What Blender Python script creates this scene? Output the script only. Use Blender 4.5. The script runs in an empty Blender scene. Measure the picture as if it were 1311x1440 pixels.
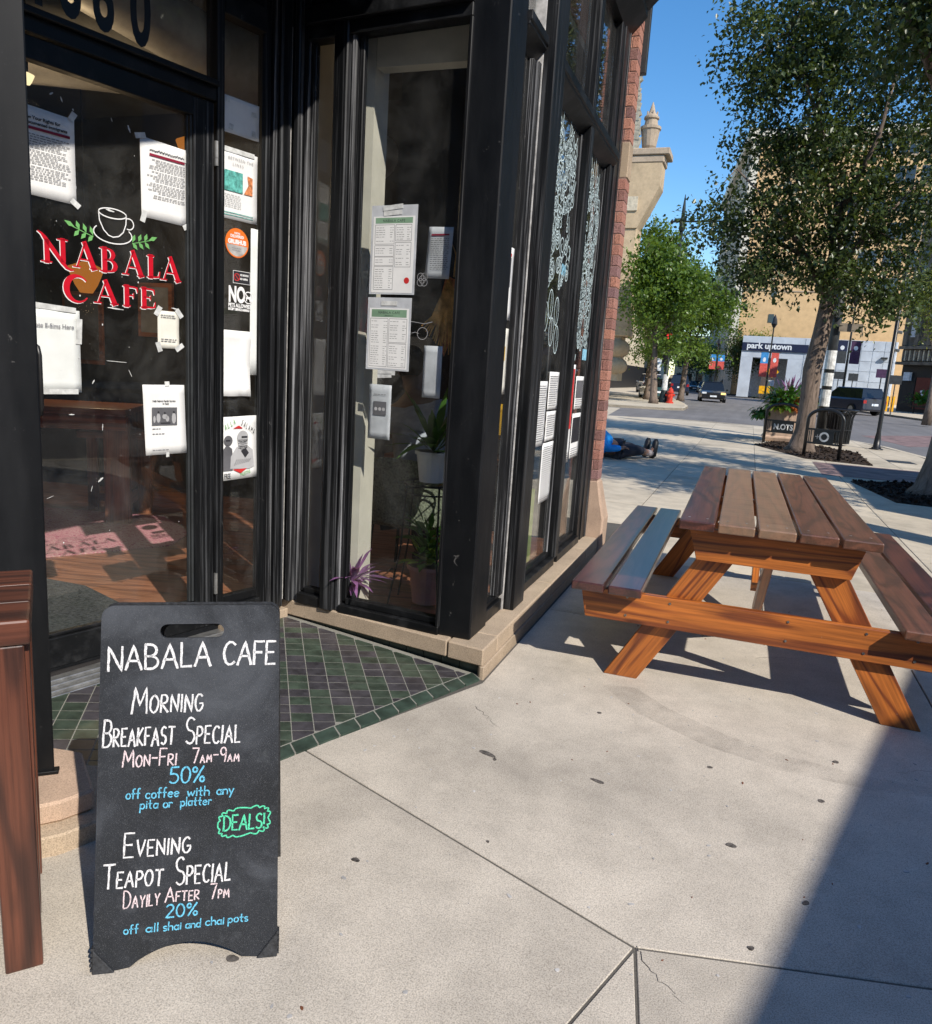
import bpy, bmesh, math, random
import numpy as np
from math import sin, cos, pi, radians, atan2, hypot
from mathutils import Vector, Matrix
random.seed(7)
C = bpy.context.scene.collection
scn = bpy.context.scene

# ------------------------------------------------------------------ camera, sky, sun, exposure
cam_d = bpy.data.cameras.new('camera'); cam = bpy.data.objects.new('camera', cam_d); C.objects.link(cam)
scn.camera = cam
F_PX, PITCH, ROLL, CAM_H, YAW = 1081.1, 0.1868, 0.0634, 1.4593, 0.3397
cam_d.sensor_fit = 'HORIZONTAL'; cam_d.sensor_width = 36.0
cam_d.lens = F_PX/1311*36.0
cam_d.clip_start = 0.05; cam_d.clip_end = 3000
_F = Vector((-sin(YAW)*cos(PITCH), cos(YAW)*cos(PITCH), -sin(PITCH)))
_R = Vector((cos(YAW), sin(YAW), 0)); _U = _R.cross(_F)
_R2 = _R*cos(ROLL)+_U*sin(ROLL); _U2 = -_R*sin(ROLL)+_U*cos(ROLL)
cam.matrix_world = Matrix(((_R2.x,_U2.x,-_F.x,0),(_R2.y,_U2.y,-_F.y,0),(_R2.z,_U2.z,-_F.z,CAM_H),(0,0,0,1)))

SUN_EL, SUN_AZ = radians(39.8), radians(127.3)      # azimuth clockwise from +Y
world = bpy.data.worlds.new('World'); scn.world = world; world.use_nodes = True
wn = world.node_tree; wn.nodes.clear()
sky = wn.nodes.new('ShaderNodeTexSky'); sky.sky_type = 'NISHITA'; sky.sun_disc = False
sky.sun_elevation = SUN_EL; sky.sun_rotation = SUN_AZ; sky.altitude = 200
sky.air_density = 1.0; sky.dust_density = 0.2; sky.ozone_density = 2.2
hsv = wn.nodes.new('ShaderNodeHueSaturation'); hsv.inputs['Saturation'].default_value = 1.3; hsv.inputs['Value'].default_value = 1.12
bg = wn.nodes.new('ShaderNodeBackground'); bg.inputs['Strength'].default_value = 0.15
wo = wn.nodes.new('ShaderNodeOutputWorld')
wn.links.new(sky.outputs[0], hsv.inputs['Color']); wn.links.new(hsv.outputs[0], bg.inputs[0]); wn.links.new(bg.outputs[0], wo.inputs[0])
sun_d = bpy.data.lights.new('sun', 'SUN'); sun_d.energy = 5.0; sun_d.angle = radians(0.53); sun_d.color = (1, 0.93, 0.83)
sun = bpy.data.objects.new('sun', sun_d); C.objects.link(sun)
to_sun = Vector((sin(SUN_AZ)*cos(SUN_EL), cos(SUN_AZ)*cos(SUN_EL), sin(SUN_EL)))
sun.rotation_euler = to_sun.to_track_quat('Z', 'Y').to_euler(); sun.location = to_sun*40
scn.view_settings.view_transform = 'Standard'; scn.view_settings.look = 'None'
scn.view_settings.gamma = 1; scn.view_settings.exposure = 0.18; scn.view_settings.use_curve_mapping = False

# ------------------------------------------------------------------ materials
MAT = {}
class NT:
    def __init__(s, name):
        s.m = bpy.data.materials.new(name); s.m.use_nodes = True; s.t = s.m.node_tree; s.t.nodes.clear()
        s.out = s.t.nodes.new('ShaderNodeOutputMaterial'); MAT[name] = s.m
    def n(s, typ, **kw):
        nd = s.t.nodes.new(typ)
        for k, v in kw.items():
            if k.startswith('i_'):
                key = k[2:].replace('_', ' ')
                key = int(key) if key.isdigit() else key
                nd.inputs[key].default_value = v
            else: setattr(nd, k, v)
        return nd
    def l(s, a, b): s.t.links.new(a, b)
    def coords(s, kind='Object', scale=(1,1,1), rand=False):
        tc = s.n('ShaderNodeTexCoord'); mp = s.n('ShaderNodeMapping'); mp.inputs['Scale'].default_value = scale
        src = tc.outputs[kind]
        if rand:
            oi = s.n('ShaderNodeObjectInfo'); mul = s.n('ShaderNodeMath', operation='MULTIPLY', i_1=37.0); s.l(oi.outputs['Random'], mul.inputs[0])
            ad = s.n('ShaderNodeVectorMath', operation='ADD'); s.l(src, ad.inputs[0]); s.l(mul.outputs[0], ad.inputs[1]); src = ad.outputs[0]
        s.l(src, mp.inputs['Vector']); return mp.outputs[0]
    def noise(s, vec, scale, detail=4, rough=0.6, dist=0):
        nz = s.n('ShaderNodeTexNoise', i_Scale=scale, i_Detail=detail, i_Roughness=rough, i_Distortion=dist); s.l(vec, nz.inputs['Vector']); return nz.outputs['Fac']
    def ramp(s, fac, stops):
        r = s.n('ShaderNodeValToRGB'); e = r.color_ramp.elements
        while len(e) > 1: e.remove(e[-1])
        e[0].position = stops[0][0]; e[0].color = tuple(stops[0][1])+(1,)
        for p, c in stops[1:]:
            x = e.new(p); x.color = tuple(c)+(1,)
        s.l(fac, r.inputs[0]); return r.outputs[0]
    def mix(s, fac, a, b, mode='MIX'):
        m = s.n('ShaderNodeMix', data_type='RGBA', blend_type=mode)
        for v, k in ((fac, 0), (a, 6), (b, 7)):
            if hasattr(v, 'links'): s.l(v, m.inputs[k])
            else: m.inputs[k].default_value = v if k == 0 else tuple(v)+(1,)
        return m.outputs[2]
    def bsdf(s, color, rough=0.6, spec=0.5, metal=0.0, bump=None, bstr=0.2, bdist=0.01, coat=0, coat_r=.1, **kw):
        b = s.n('ShaderNodeBsdfPrincipled')
        for v, k in ((color, 'Base Color'), (rough, 'Roughness'), (spec, 'Specular IOR Level'), (metal, 'Metallic'), (coat, 'Coat Weight'), (coat_r, 'Coat Roughness')):
            if hasattr(v, 'links'): s.l(v, b.inputs[k])
            else: b.inputs[k].default_value = (tuple(v)+(1,)) if k == 'Base Color' else v
        for k, v in kw.items(): b.inputs[k.replace('_', ' ')].default_value = v
        if bump is not None:
            bp = s.n('ShaderNodeBump', i_Strength=bstr, i_Distance=bdist); s.l(bump, bp.inputs['Height']); s.l(bp.outputs[0], b.inputs['Normal'])
        s.l(b.outputs[0], s.out.inputs[0]); return b
g3 = lambda v: (v, v, v)
def plain(name, col, rough=0.6, spec=0.4, metal=0, var=0.12, nscale=6, bstr=0.0, coat=0):
    t = NT(name); v = t.coords('Object', rand=True); nz = t.noise(v, nscale, 5)
    dk = tuple(c*(1-var*2) for c in col); lt = tuple(min(1, c*(1+var*2)) for c in col)
    c = t.ramp(nz, [(.3, dk), (.7, lt)])
    t.bsdf(c, rough, spec, metal, bump=nz if bstr else None, bstr=bstr, coat=coat)
def emis(name, col, st):
    t = NT(name); e = t.n('ShaderNodeEmission', i_Strength=st); e.inputs[0].default_value = tuple(col)+(1,); t.l(e.outputs[0], t.out.inputs[0])
def concrete(name, base, tint=0.12, aggregate=1.0, blotch=1.0):
    t = NT(name); v = t.coords('Object', rand=True); 
    big = t.noise(v, 0.9*blotch, 6, .62); mid = t.noise(v, 6, 5, .6); fine = t.noise(v, 260, 2, .7); sp = t.noise(v, 700, 1, .5)
    c1 = t.ramp(big, [(.3, tuple(x*.72 for x in base)), (.5, tuple(x*.97 for x in base)), (.75, tuple(x*1.14 for x in base))])
    c2 = t.ramp(mid, [(.3, g3(.70)), (.6, g3(1.0))]); c = t.mix(.55, c1, c2, 'MULTIPLY')
    c3 = t.ramp(fine, [(.34, g3(.45)), (.5, g3(.92)), (.68, g3(1.22))]); c = t.mix(.7*aggregate, c, c3, 'MULTIPLY')
    vo = t.n('ShaderNodeTexVoronoi', i_Scale=34.0); t.l(v, vo.inputs['Vector'])
    pit = t.ramp(vo.outputs['Distance'], [(.03, g3(.5)), (.09, g3(1))]); c = t.mix(.5*aggregate, c, pit, 'MULTIPLY')
    oi = t.n('ShaderNodeObjectInfo'); ov = t.ramp(oi.outputs['Random'], [(0, g3(1-tint)), (1, g3(1+tint*.6))]); c = t.mix(1, c, ov, 'MULTIPLY')
    ad = t.n('ShaderNodeMath', operation='ADD'); t.l(fine, ad.inputs[0]); t.l(mid, ad.inputs[1])
    t.bsdf(c, .88, .25, bump=ad.outputs[0], bstr=.35, bdist=.004)
concrete('concrete', (.56, .505, .43), .10)
concrete('concrete_far', (.58, .505, .39), .10, .3)
concrete('limestone', (.52, .40, .28), .10, .8)
concrete('limestone_pink', (.54, .39, .29), .10, .8)
concrete('terracotta', (.58, .44, .28), .08, .3)
concrete('joint_dirt', (.13, .12, .105), 0, .8)
concrete('tile_grout', (.27, .265, .235), 0, .8)
concrete('stone_cap', (.47, .37, .27), .08, 1)
def asphalt():
    t = NT('asphalt'); v = t.coords('Object'); big = t.noise(v, .25, 5); f = t.noise(v, 60, 3, .7)
    vs = t.coords('Object', (1, .06, 1)); st = t.noise(vs, 2.2, 4)
    c = t.ramp(big, [(.3, (.155, .148, .145)), (.7, (.215, .205, .2))]); c = t.mix(.5, c, t.ramp(f, [(.3, g3(.6)), (.7, g3(1.2))]), 'MULTIPLY')
    c = t.mix(.5, c, t.ramp(st, [(.35, g3(.75)), (.6, g3(1.1))]), 'MULTIPLY')
    t.bsdf(c, .8, .3, bump=f, bstr=.3)
asphalt()
plain('paver_brick', (.21, .14, .13), .85, var=.2, nscale=3)
plain('mulch', (.045, .033, .026), .95, .1, var=.4, nscale=30, bstr=.8)
def brick():
    t = NT('brick'); v = t.coords('Object', rand=True); f = t.noise(v, 120, 3, .7); m = t.noise(v, 22, 4)
    oi = t.n('ShaderNodeObjectInfo')
    c = t.ramp(oi.outputs['Random'], [(0, (.22, .12, .11)), (.3, (.38, .18, .14)), (.6, (.46, .22, .155)), (.85, (.36, .19, .165)), (1, (.23, .14, .145))])
    c = t.mix(.9, c, t.ramp(f, [(.34, g3(.35)), (.48, g3(.9)), (.7, g3(1.35))]), 'MULTIPLY')
    c = t.mix(t.ramp(m, [(.6, g3(0)), (.8, g3(.35))]), c, (.5, .38, .3))
    t.bsdf(c, .9, .2, bump=f, bstr=.7, bdist=.004)
brick()
plain('mortar', (.26, .17, .14), .95, .1, var=.15, nscale=60, bstr=.5)
def blackpaint(name, base, streak, rough=.32, dens=(34, 34, 1.2), coat=0):
    t = NT(name); v = t.coords('Object', dens, rand=True); s1 = t.noise(v, 1.0, 5, .7)
    v2 = t.coords('Object', (1, 1, 1), rand=True); d = t.noise(v2, 420, 1, .5); big = t.noise(v2, 3.0, 6, .65); sc = t.noise(v2, 14, 6, .75, .6)
    c = t.mix(t.ramp(s1, [(.52, g3(0)), (.68, g3(1))]), base, streak)
    c = t.mix(t.ramp(big, [(.42, g3(0)), (.75, g3(.45))]), c, tuple(x*1.2+.008 for x in base))
    c = t.mix(t.ramp(d, [(.77, g3(0)), (.80, g3(.25))]), c, (.25, .245, .24))
    c = t.mix(t.ramp(sc, [(.66, g3(0)), (.70, g3(.3)), (.73, g3(0))]), c, (.3, .29, .28))
    r = t.ramp(s1, [(.3, g3(rough)), (.7, g3(min(1, rough+.3)))])
    t.bsdf(c, r, .30, bump=s1, bstr=.12, bdist=.003, coat=coat)
blackpaint('black_metal', (.0035, .0042, .0055), (.007, .008, .010), .30, (3, 3, .6))
blackpaint('black_frame', (.0045, .005, .006), (.075, .078, .084), .28, (60, 60, .8))
blackpaint('black_rail', (.0045, .005, .006), (.02, .021, .023), .28, (5, 5, 5))
blackpaint('black_frame_worn', (.012, .0125, .014), (.32, .325, .34), .30, (70, 70, .7))
plain('black_iron', (.012, .012, .013), .4, .5, var=.2)
plain('dark_metal', (.03, .033, .035), .45, .5, var=.2)
plain('green_black', (.01, .016, .014), .45, .5, var=.2)
plain('aluminium', (.42, .42, .41), .35, .5, .8, var=.15, nscale=20)
plain('dark_rubber', (.012, .012, .012), .7, .3)
plain('grey_sticker', (.38, .38, .37), .5, .4, .3, var=.25, nscale=40)
plain('caulk', (.42, .41, .40), .7, .3, var=.2, nscale=20)
plain('paper', (.78, .78, .77), .75, .2, var=.03, nscale=9)
plain('paper_old', (.72, .70, .62), .75, .2, var=.06, nscale=9)
plain('plastic_sleeve', (.50, .52, .55), .22, .5, var=.1, nscale=9)
plain('tape', (.58, .59, .58), .3, .5, var=.15, nscale=30)
plain('ink', (.03, .03, .035), .8, .1)
plain('ink_grey', (.22, .22, .24), .8, .1)
plain('ink_mid', (.12, .12, .13), .8, .1)
plain('ink_light', (.38, .38, .39), .8, .1)
plain('maroon', (.26, .018, .045), .6, .3)
plain('red_vinyl', (.52, .006, .02), .35, .5, var=.05)
plain('white_vinyl', (.8, .8, .8), .4, .5, var=.03)
plain('green_vinyl', (.16, .42, .13), .4, .5, var=.05)
plain('sage', (.20, .33, .22), .6, .3)
plain('orange_vinyl', (.72, .16, .02), .4, .5, var=.05)
plain('teal_print', (.10, .36, .32), .6, .3, var=.35, nscale=50)
plain('orange_print', (.55, .2, .08), .6, .3, var=.3, nscale=60)
plain('yellow_print', (.6, .38, .08), .6, .3)
plain('red_print', (.55, .03, .03), .6, .3)
plain('doodle_paint', (.52, .64, .66), .7, .3, var=.15, nscale=30)
plain('doodle_blue', (.25, .52, .68), .7, .3, var=.15, nscale=30)
def chalk(name, col):
    t = NT(name); v = t.coords('Object'); n = t.noise(v, 420, 2, .8)
    c = t.ramp(n, [(.34, tuple(x*.32 for x in col)), (.5, tuple(x*.85 for x in col)), (.6, col)]); t.bsdf(c, .9, .1)
chalk('chalk_white', (.80, .80, .82)); chalk('chalk_pink', (.80, .66, .69)); chalk('chalk_blue', (.16, .55, .78)); chalk('chalk_green', (.12, .70, .42))
def chalkboard():
    t = NT('chalkboard'); v = t.coords('Object'); a = t.noise(v, 2.6, 6, .6, .6); b = t.noise(v, 11, 6, .7); vs = t.coords('Object', (14, 1, 14)); s_ = t.noise(vs, 2, 5, .7); f = t.noise(v, 520, 2, .7)
    c = t.ramp(a, [(.35, (.010, .012, .015)), (.52, (.018, .021, .027)), (.68, (.060, .067, .080))])
    c = t.mix(t.ramp(s_, [(.55, g3(0)), (.8, g3(.30))]), c, (.10, .11, .125))
    c = t.mix(t.ramp(b, [(.62, g3(0)), (.78, g3(.28))]), c, (.13, .14, .15))
    c = t.mix(t.ramp(f, [(.56, g3(0)), (.72, g3(.5))]), c, (.16, .165, .18))
    t.bsdf(c, .72, .35, bump=f, bstr=.35, bdist=.002)
chalkboard()
plain('sign_plastic', (.028, .03, .034), .6, .4, var=.25, nscale=80, bstr=.3)
def wood(name, base, dark, rough=.45, coat=.25, coat_r=.15, gl=1.0, wear=0.0, worncol=(.36,.24,.14)):
    t = NT(name); v = t.coords('Object', (1.1, 11, 11), rand=True)
    vg = t.coords('Object', (.55, 4.2, 4.2), rand=True); gn = t.noise(vg, 1.0, 2.5, .45, .35); mu = t.n('ShaderNodeMath', operation='MULTIPLY', i_1=58.0*gl); t.l(gn, mu.inputs[0]); sn = t.n('ShaderNodeMath', operation='SINE'); t.l(mu.outputs[0], sn.inputs[0])
    mr = t.n('ShaderNodeMath', operation='MULTIPLY_ADD', i_1=.5, i_2=.5); t.l(sn.outputs[0], mr.inputs[0])
    v2 = t.coords('Object', (3, 110, 110), rand=True); f = t.noise(v2, 1, 4, .6); v3 = t.coords('Object', (1.5, 6, 6), rand=True); b = t.noise(v3, 1.2, 4, .6)
    c = t.mix(t.ramp(mr.outputs[0], [(.2, g3(.0)), (.7, g3(.35)), (.97, g3(.95))]), base, dark)
    c = t.mix(.75, c, t.ramp(f, [(.32, g3(.5)), (.62, g3(1.2))]), 'MULTIPLY'); c = t.mix(.7, c, t.ramp(b, [(.3, g3(.6)), (.7, g3(1.2))]), 'MULTIPLY')
    v4 = t.coords('Object', (2.4, 9, 9), rand=True); vo = t.n('ShaderNodeTexVoronoi', i_Scale=.8); t.l(v4, vo.inputs['Vector'])
    c = t.mix(t.ramp(vo.outputs['Distance'], [(.05, g3(.85)), (.13, g3(0))]), c, tuple(x*.35 for x in dark))
    if wear:
        v5 = t.coords('Object', (30, 5, 10), rand=True); wn_ = t.noise(v5, 1, 6, .75); c = t.mix(t.ramp(wn_, [(.34, g3(.18*wear)), (.5, g3(.32*wear)), (.7, g3(.45*wear))]), c, worncol)
    spk = t.noise(t.coords('Object', rand=True), 90, 2, .6); c = t.mix(t.ramp(spk, [(.76, g3(0)), (.79, g3(.5))]), c, (.5, .47, .42))
    t.bsdf(c, rough, .5, bump=f, bstr=.25, bdist=.003, coat=coat, coat_r=coat_r)
wood('wood_orange', (.46, .138, .022), (.17, .040, .009), .5, .3)
wood('wood_brown', (.115, .036, .024), (.05, .018, .014), .42, .45, .25)
wood('wood_gloss', (.085, .028, .024), (.04, .015, .014), .34, 1.0, .22)
wood('wood_worn_sheen', (.15, .056, .030), (.06, .023, .014), .42, .4, .3, wear=1.35, worncol=(.40, .27, .17))  # pale tan is wear plus reflected sheen painted into the colour
wood('wood_worn_slight', (.14, .048, .028), (.055, .02, .013), .42, .4, .25, wear=.5, worncol=(.32, .18, .10))
wood('wood_redbrown', (.12, .038, .020), (.045, .016, .010), .45, .35, .15)
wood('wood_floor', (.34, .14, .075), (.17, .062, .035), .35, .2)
wood('wood_table_in', (.34, .13, .06), (.2, .07, .03), .4, .2)
def glass(name='glass', dust=.03, tint=(.97, .985, .98), ior=1.42, boost=1.0):
    t = NT(name); tr = t.n('ShaderNodeBsdfTransparent'); tr.inputs[0].default_value = tuple(tint)+(1,)
    gl = t.n('ShaderNodeBsdfGlossy', i_Roughness=0.012); gl.inputs[0].default_value = (boost, boost, boost, 1)
    ge = t.n('ShaderNodeNewGeometry'); dt = t.n('ShaderNodeVectorMath', operation='DOT_PRODUCT'); t.l(ge.outputs['Incoming'], dt.inputs[0]); t.l(ge.outputs['Normal'], dt.inputs[1])
    ab = t.n('ShaderNodeMath', operation='ABSOLUTE'); t.l(dt.outputs['Value'], ab.inputs[0]); om = t.n('ShaderNodeMath', operation='SUBTRACT', i_0=1.0); t.l(ab.outputs[0], om.inputs[1]); pw = t.n('ShaderNodeMath', operation='POWER', i_1=5.0); t.l(om.outputs[0], pw.inputs[0])
    f0 = ((ior-1)/(ior+1))**2; ma = t.n('ShaderNodeMath', operation='MULTIPLY_ADD', i_1=1-f0, i_2=f0); t.l(pw.outputs[0], ma.inputs[0]); mx = t.n('ShaderNodeMixShader'); t.l(ma.outputs[0], mx.inputs[0]); t.l(tr.outputs[0], mx.inputs[1]); t.l(gl.outputs[0], mx.inputs[2])
    df = t.n('ShaderNodeBsdfDiffuse'); df.inputs[0].default_value = (.6, .59, .56, 1)
    v = t.coords('Object', (1, 1, 1), rand=True); d1 = t.noise(v, 3, 6, .7, .4); d2 = t.noise(v, 160, 1, .5)
    r1 = t.ramp(d1, [(.45, g3(0)), (.8, g3(dust))]); r2 = t.ramp(d2, [(.77, g3(dust*.12)), (.80, g3(.25))])
    ad = t.mix(1.0, r1, r2, 'ADD'); m2 = t.n('ShaderNodeMixShader'); t.l(ad, m2.inputs[0]); t.l(mx.outputs[0], m2.inputs[1]); t.l(df.outputs[0], m2.inputs[2])
    t.l(m2.outputs[0], t.out.inputs[0])
glass('glass', .035); glass('glass_facade', .04, ior=1.5)
def window_dark(name, col):
    t = NT(name); t.bsdf(col, .08, .8)
window_dark('pane_dark', (.02, .026, .03)); window_dark('car_glass', (.012, .014, .016))
plain('tile_green', (.044, .062, .046), .32, .5, var=.25, nscale=14); plain('tile_purple', (.048, .045, .052), .32, .5, var=.25, nscale=14); plain('tile_border', (.036, .058, .045), .4, .5, var=.25, nscale=14)
def rugmat():
    t = NT('rug'); v = t.coords('Object', (26, 60, 1)); n = t.noise(v, 1, 5, .7, .5); v2 = t.coords('Object'); b = t.noise(v2, 2.2, 3)
    c = t.ramp(n, [(.30, (.20, .03, .08)), (.42, (.40, .10, .17)), (.5, (.55, .40, .36)), (.56, (.42, .14, .20)), (.7, (.62, .50, .44))]); c = t.mix(.4, c, t.ramp(b, [(.35, (.9, .35, .55)), (.65, (1, .95, .9))]), 'MULTIPLY'); t.bsdf(c, .95, .1, bump=n, bstr=.4)
rugmat()
plain('doormat', (.055, .058, .06), .95, .1, var=.3, nscale=60, bstr=.5)
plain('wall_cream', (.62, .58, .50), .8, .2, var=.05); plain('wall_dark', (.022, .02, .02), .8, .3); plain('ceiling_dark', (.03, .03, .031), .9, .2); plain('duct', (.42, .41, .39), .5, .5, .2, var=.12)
plain('grey_tee', (.32, .35, .40), .9, .1, var=.1, nscale=20); plain('skin', (.32, .17, .11), .55, .4, var=.08); plain('skin_dark', (.16, .085, .055), .5, .4, var=.08); plain('hair_dark', (.02, .015, .013), .8, .2)
plain('wicker', (.17, .19, .14), .8, .2, var=.35, nscale=70, bstr=.6); plain('pot_white', (.62, .63, .66), .4, .4, var=.04); plain('pot_pink', (.40, .20, .17), .7, .2, var=.1); plain('gold_basket', (.60, .30, .08), .6, .4, var=.3, nscale=25); plain('yellow_thing', (.62, .35, .02), .6, .3)
plain('jacket_blue', (.015, .30, .80), .6, .3, var=.15); plain('trousers_dark', (.03, .033, .045), .85, .2, var=.2); plain('sock_grey', (.30, .27, .27), .9, .1); plain('shoe_black', (.01, .01, .012), .5, .4)
plain('hydrant_red', (.50, .04, .02), .45, .4, var=.15); plain('white_wrap', (.62, .62, .60), .7, .2, var=.2, nscale=8); plain('sign_white', (.66, .70, .74), .5, .3); plain('sign_blue', (.04, .18, .42), .5, .3); plain('sign_navy', (.012, .018, .05), .5, .3); plain('banner_red', (.58, .10, .08), .7, .2, var=.15); plain('banner_blue', (.05, .25, .55), .7, .2, var=.15); plain('banner_dark', (.06, .03, .07), .7, .2)
plain('yellow_sign', (.75, .38, .01), .5, .3); plain('panel_white', (.47, .52, .58), .45, .4, var=.08, nscale=.8); plain('tan_brick', (.56, .38, .20), .85, .2, var=.06, nscale=1.2); plain('ivory', (.60, .56, .47), .8, .2, var=.1); plain('cream_stone', (.55, .48, .36), .85, .2, var=.15); plain('brown_stone', (.17, .145, .115), .9, .2, var=.25, nscale=2); plain('dark_store', (.014, .014, .016), .5, .4); plain('red_door', (.16, .035, .025), .5, .3); plain('concrete_planter', (.50, .36, .27), .9, .1, var=.1, nscale=10, bstr=.2)
plain('gum', (.10, .09, .082), .85, .2, var=.4, nscale=60); plain('leaf_litter', (.16, .06, .03), .8, .2)
for nm, c in (('car_black', (.008, .009, .011)), ('car_navy', (.012, .02, .045)), ('car_grey', (.10, .105, .11)), ('car_white', (.62, .63, .64)), ('car_teal', (.03, .08, .09)), ('car_silver', (.35, .36, .37))): plain(nm, c, .3, .5, .1, var=.03, coat=1.0)
emis('red_lamp', (1, .03, .05), 1.6); emis('head_lamp', (1, .62, .2), 2.2); emis('amber_lamp', (1, .33, .05), .36); emis('warm_bulb', (1, .8, .45), 1.2); plain('tail_red', (.3, .01, .01), .3, .5)
def bark(name, col):
    t = NT(name); v = t.coords('Object', (9, 9, 1.6), rand=True); n = t.noise(v, 1.6, 6, .72, .8); v2 = t.coords('Object'); b = t.noise(v2, 1.5, 4)
    c = t.ramp(n, [(.3, tuple(x*.35 for x in col)), (.5, col), (.7, tuple(x*1.5 for x in col))]); c = t.mix(.5, c, t.ramp(b, [(.3, g3(.6)), (.7, g3(1.2))]), 'MULTIPLY')
    t.bsdf(c, .95, .15, bump=n, bstr=1.0, bdist=.03)
bark('bark', (.19, .145, .115))
def leafmat(name, dk, lt, trans=.35):
    t = NT(name); v = t.coords('Object'); n = t.noise(v, 1.5, 4, .6); f = t.noise(v, 9, 2, .6)
    c = t.ramp(n, [(.35, dk), (.62, lt)]); c = t.mix(.7, c, t.ramp(f, [(.3, g3(.6)), (.7, g3(1.35))]), 'MULTIPLY')
    b = t.bsdf(c, .36, .5); tl = t.n('ShaderNodeBsdfTranslucent'); tc = t.mix(1, c, (1.5, 1.35, .5), 'MULTIPLY'); t.l(tc, tl.inputs[0])
    mx = t.n('ShaderNodeMixShader', i_0=trans); t.l(b.outputs[0], mx.inputs[1]); t.l(tl.outputs[0], mx.inputs[2]); t.l(mx.outputs[0], t.out.inputs[0])
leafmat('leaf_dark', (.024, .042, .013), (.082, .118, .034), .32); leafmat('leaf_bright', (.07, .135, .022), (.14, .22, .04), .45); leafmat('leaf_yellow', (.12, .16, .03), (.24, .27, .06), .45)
leafmat('leaf_plant', (.04, .12, .02), (.10, .22, .04), .4); leafmat('leaf_purple', (.14, .05, .16), (.34, .16, .36), .3); leafmat('leaf_red', (.30, .04, .02), (.48, .16, .05), .3); leafmat('leaf_lime', (.20, .30, .03), (.34, .42, .06), .3)
def stain():
    t = NT('damp_stain'); tr = t.n('ShaderNodeBsdfTransparent'); df = t.n('ShaderNodeBsdfDiffuse'); df.inputs[0].default_value = (.10, .09, .085, 1)
    v = t.coords('Object'); n = t.noise(v, 7, 5, .7); r = t.ramp(n, [(.3, g3(.0)), (.7, g3(.17))]); m = t.n('ShaderNodeMixShader'); t.l(r, m.inputs[0]); t.l(tr.outputs[0], m.inputs[1]); t.l(df.outputs[0], m.inputs[2]); t.l(m.outputs[0], t.out.inputs[0])
stain()

# ------------------------------------------------------------------ object helpers
class Fr:                                       # a flat frame: x along, y up, z out towards the street
    def __init__(s, o, u, v=(0, 0, 1)):
        s.o = Vector(o); s.u = Vector(u).normalized(); s.v = Vector(v).normalized(); s.w = s.u.cross(s.v)
    def __call__(s, x, y, z=0): return s.o+s.u*x+s.v*y+s.w*z
    def M(s, x=0, y=0, z=0):
        p = s(x, y, z); return Matrix(((s.u.x, s.v.x, s.w.x, p.x), (s.u.y, s.v.y, s.w.y, p.y), (s.u.z, s.v.z, s.w.z, p.z), (0, 0, 0, 1)))
WORLD = Fr((0, 0, 0), (1, 0, 0), (0, 1, 0))     # x, y, z as they are
def tag(o, label=None, cat=None, group=None, kind=None):
    if label: o['label'] = label
    if cat: o['category'] = cat
    if group: o['group'] = group
    if kind: o['kind'] = kind
    return o
def tmat(o):
    return Matrix.Translation(o.location) @ o.rotation_euler.to_matrix().to_4x4()
def wmat(o):
    m = tmat(o)
    if o.parent: m = wmat(o.parent) @ o.matrix_parent_inverse @ m
    return m
def put(o, parent):
    if parent is not None:
        o.parent = parent; o.matrix_parent_inverse = wmat(parent).inverted()
def link_mesh(name, me, mat, parent=None, smooth=False):
    o = bpy.data.objects.new(name, me); C.objects.link(o)
    if mat and not me.materials: me.materials.append(MAT[mat])
    if smooth: me.polygons.foreach_set('use_smooth', [True]*len(me.polygons))
    put(o, parent); return o
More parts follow.
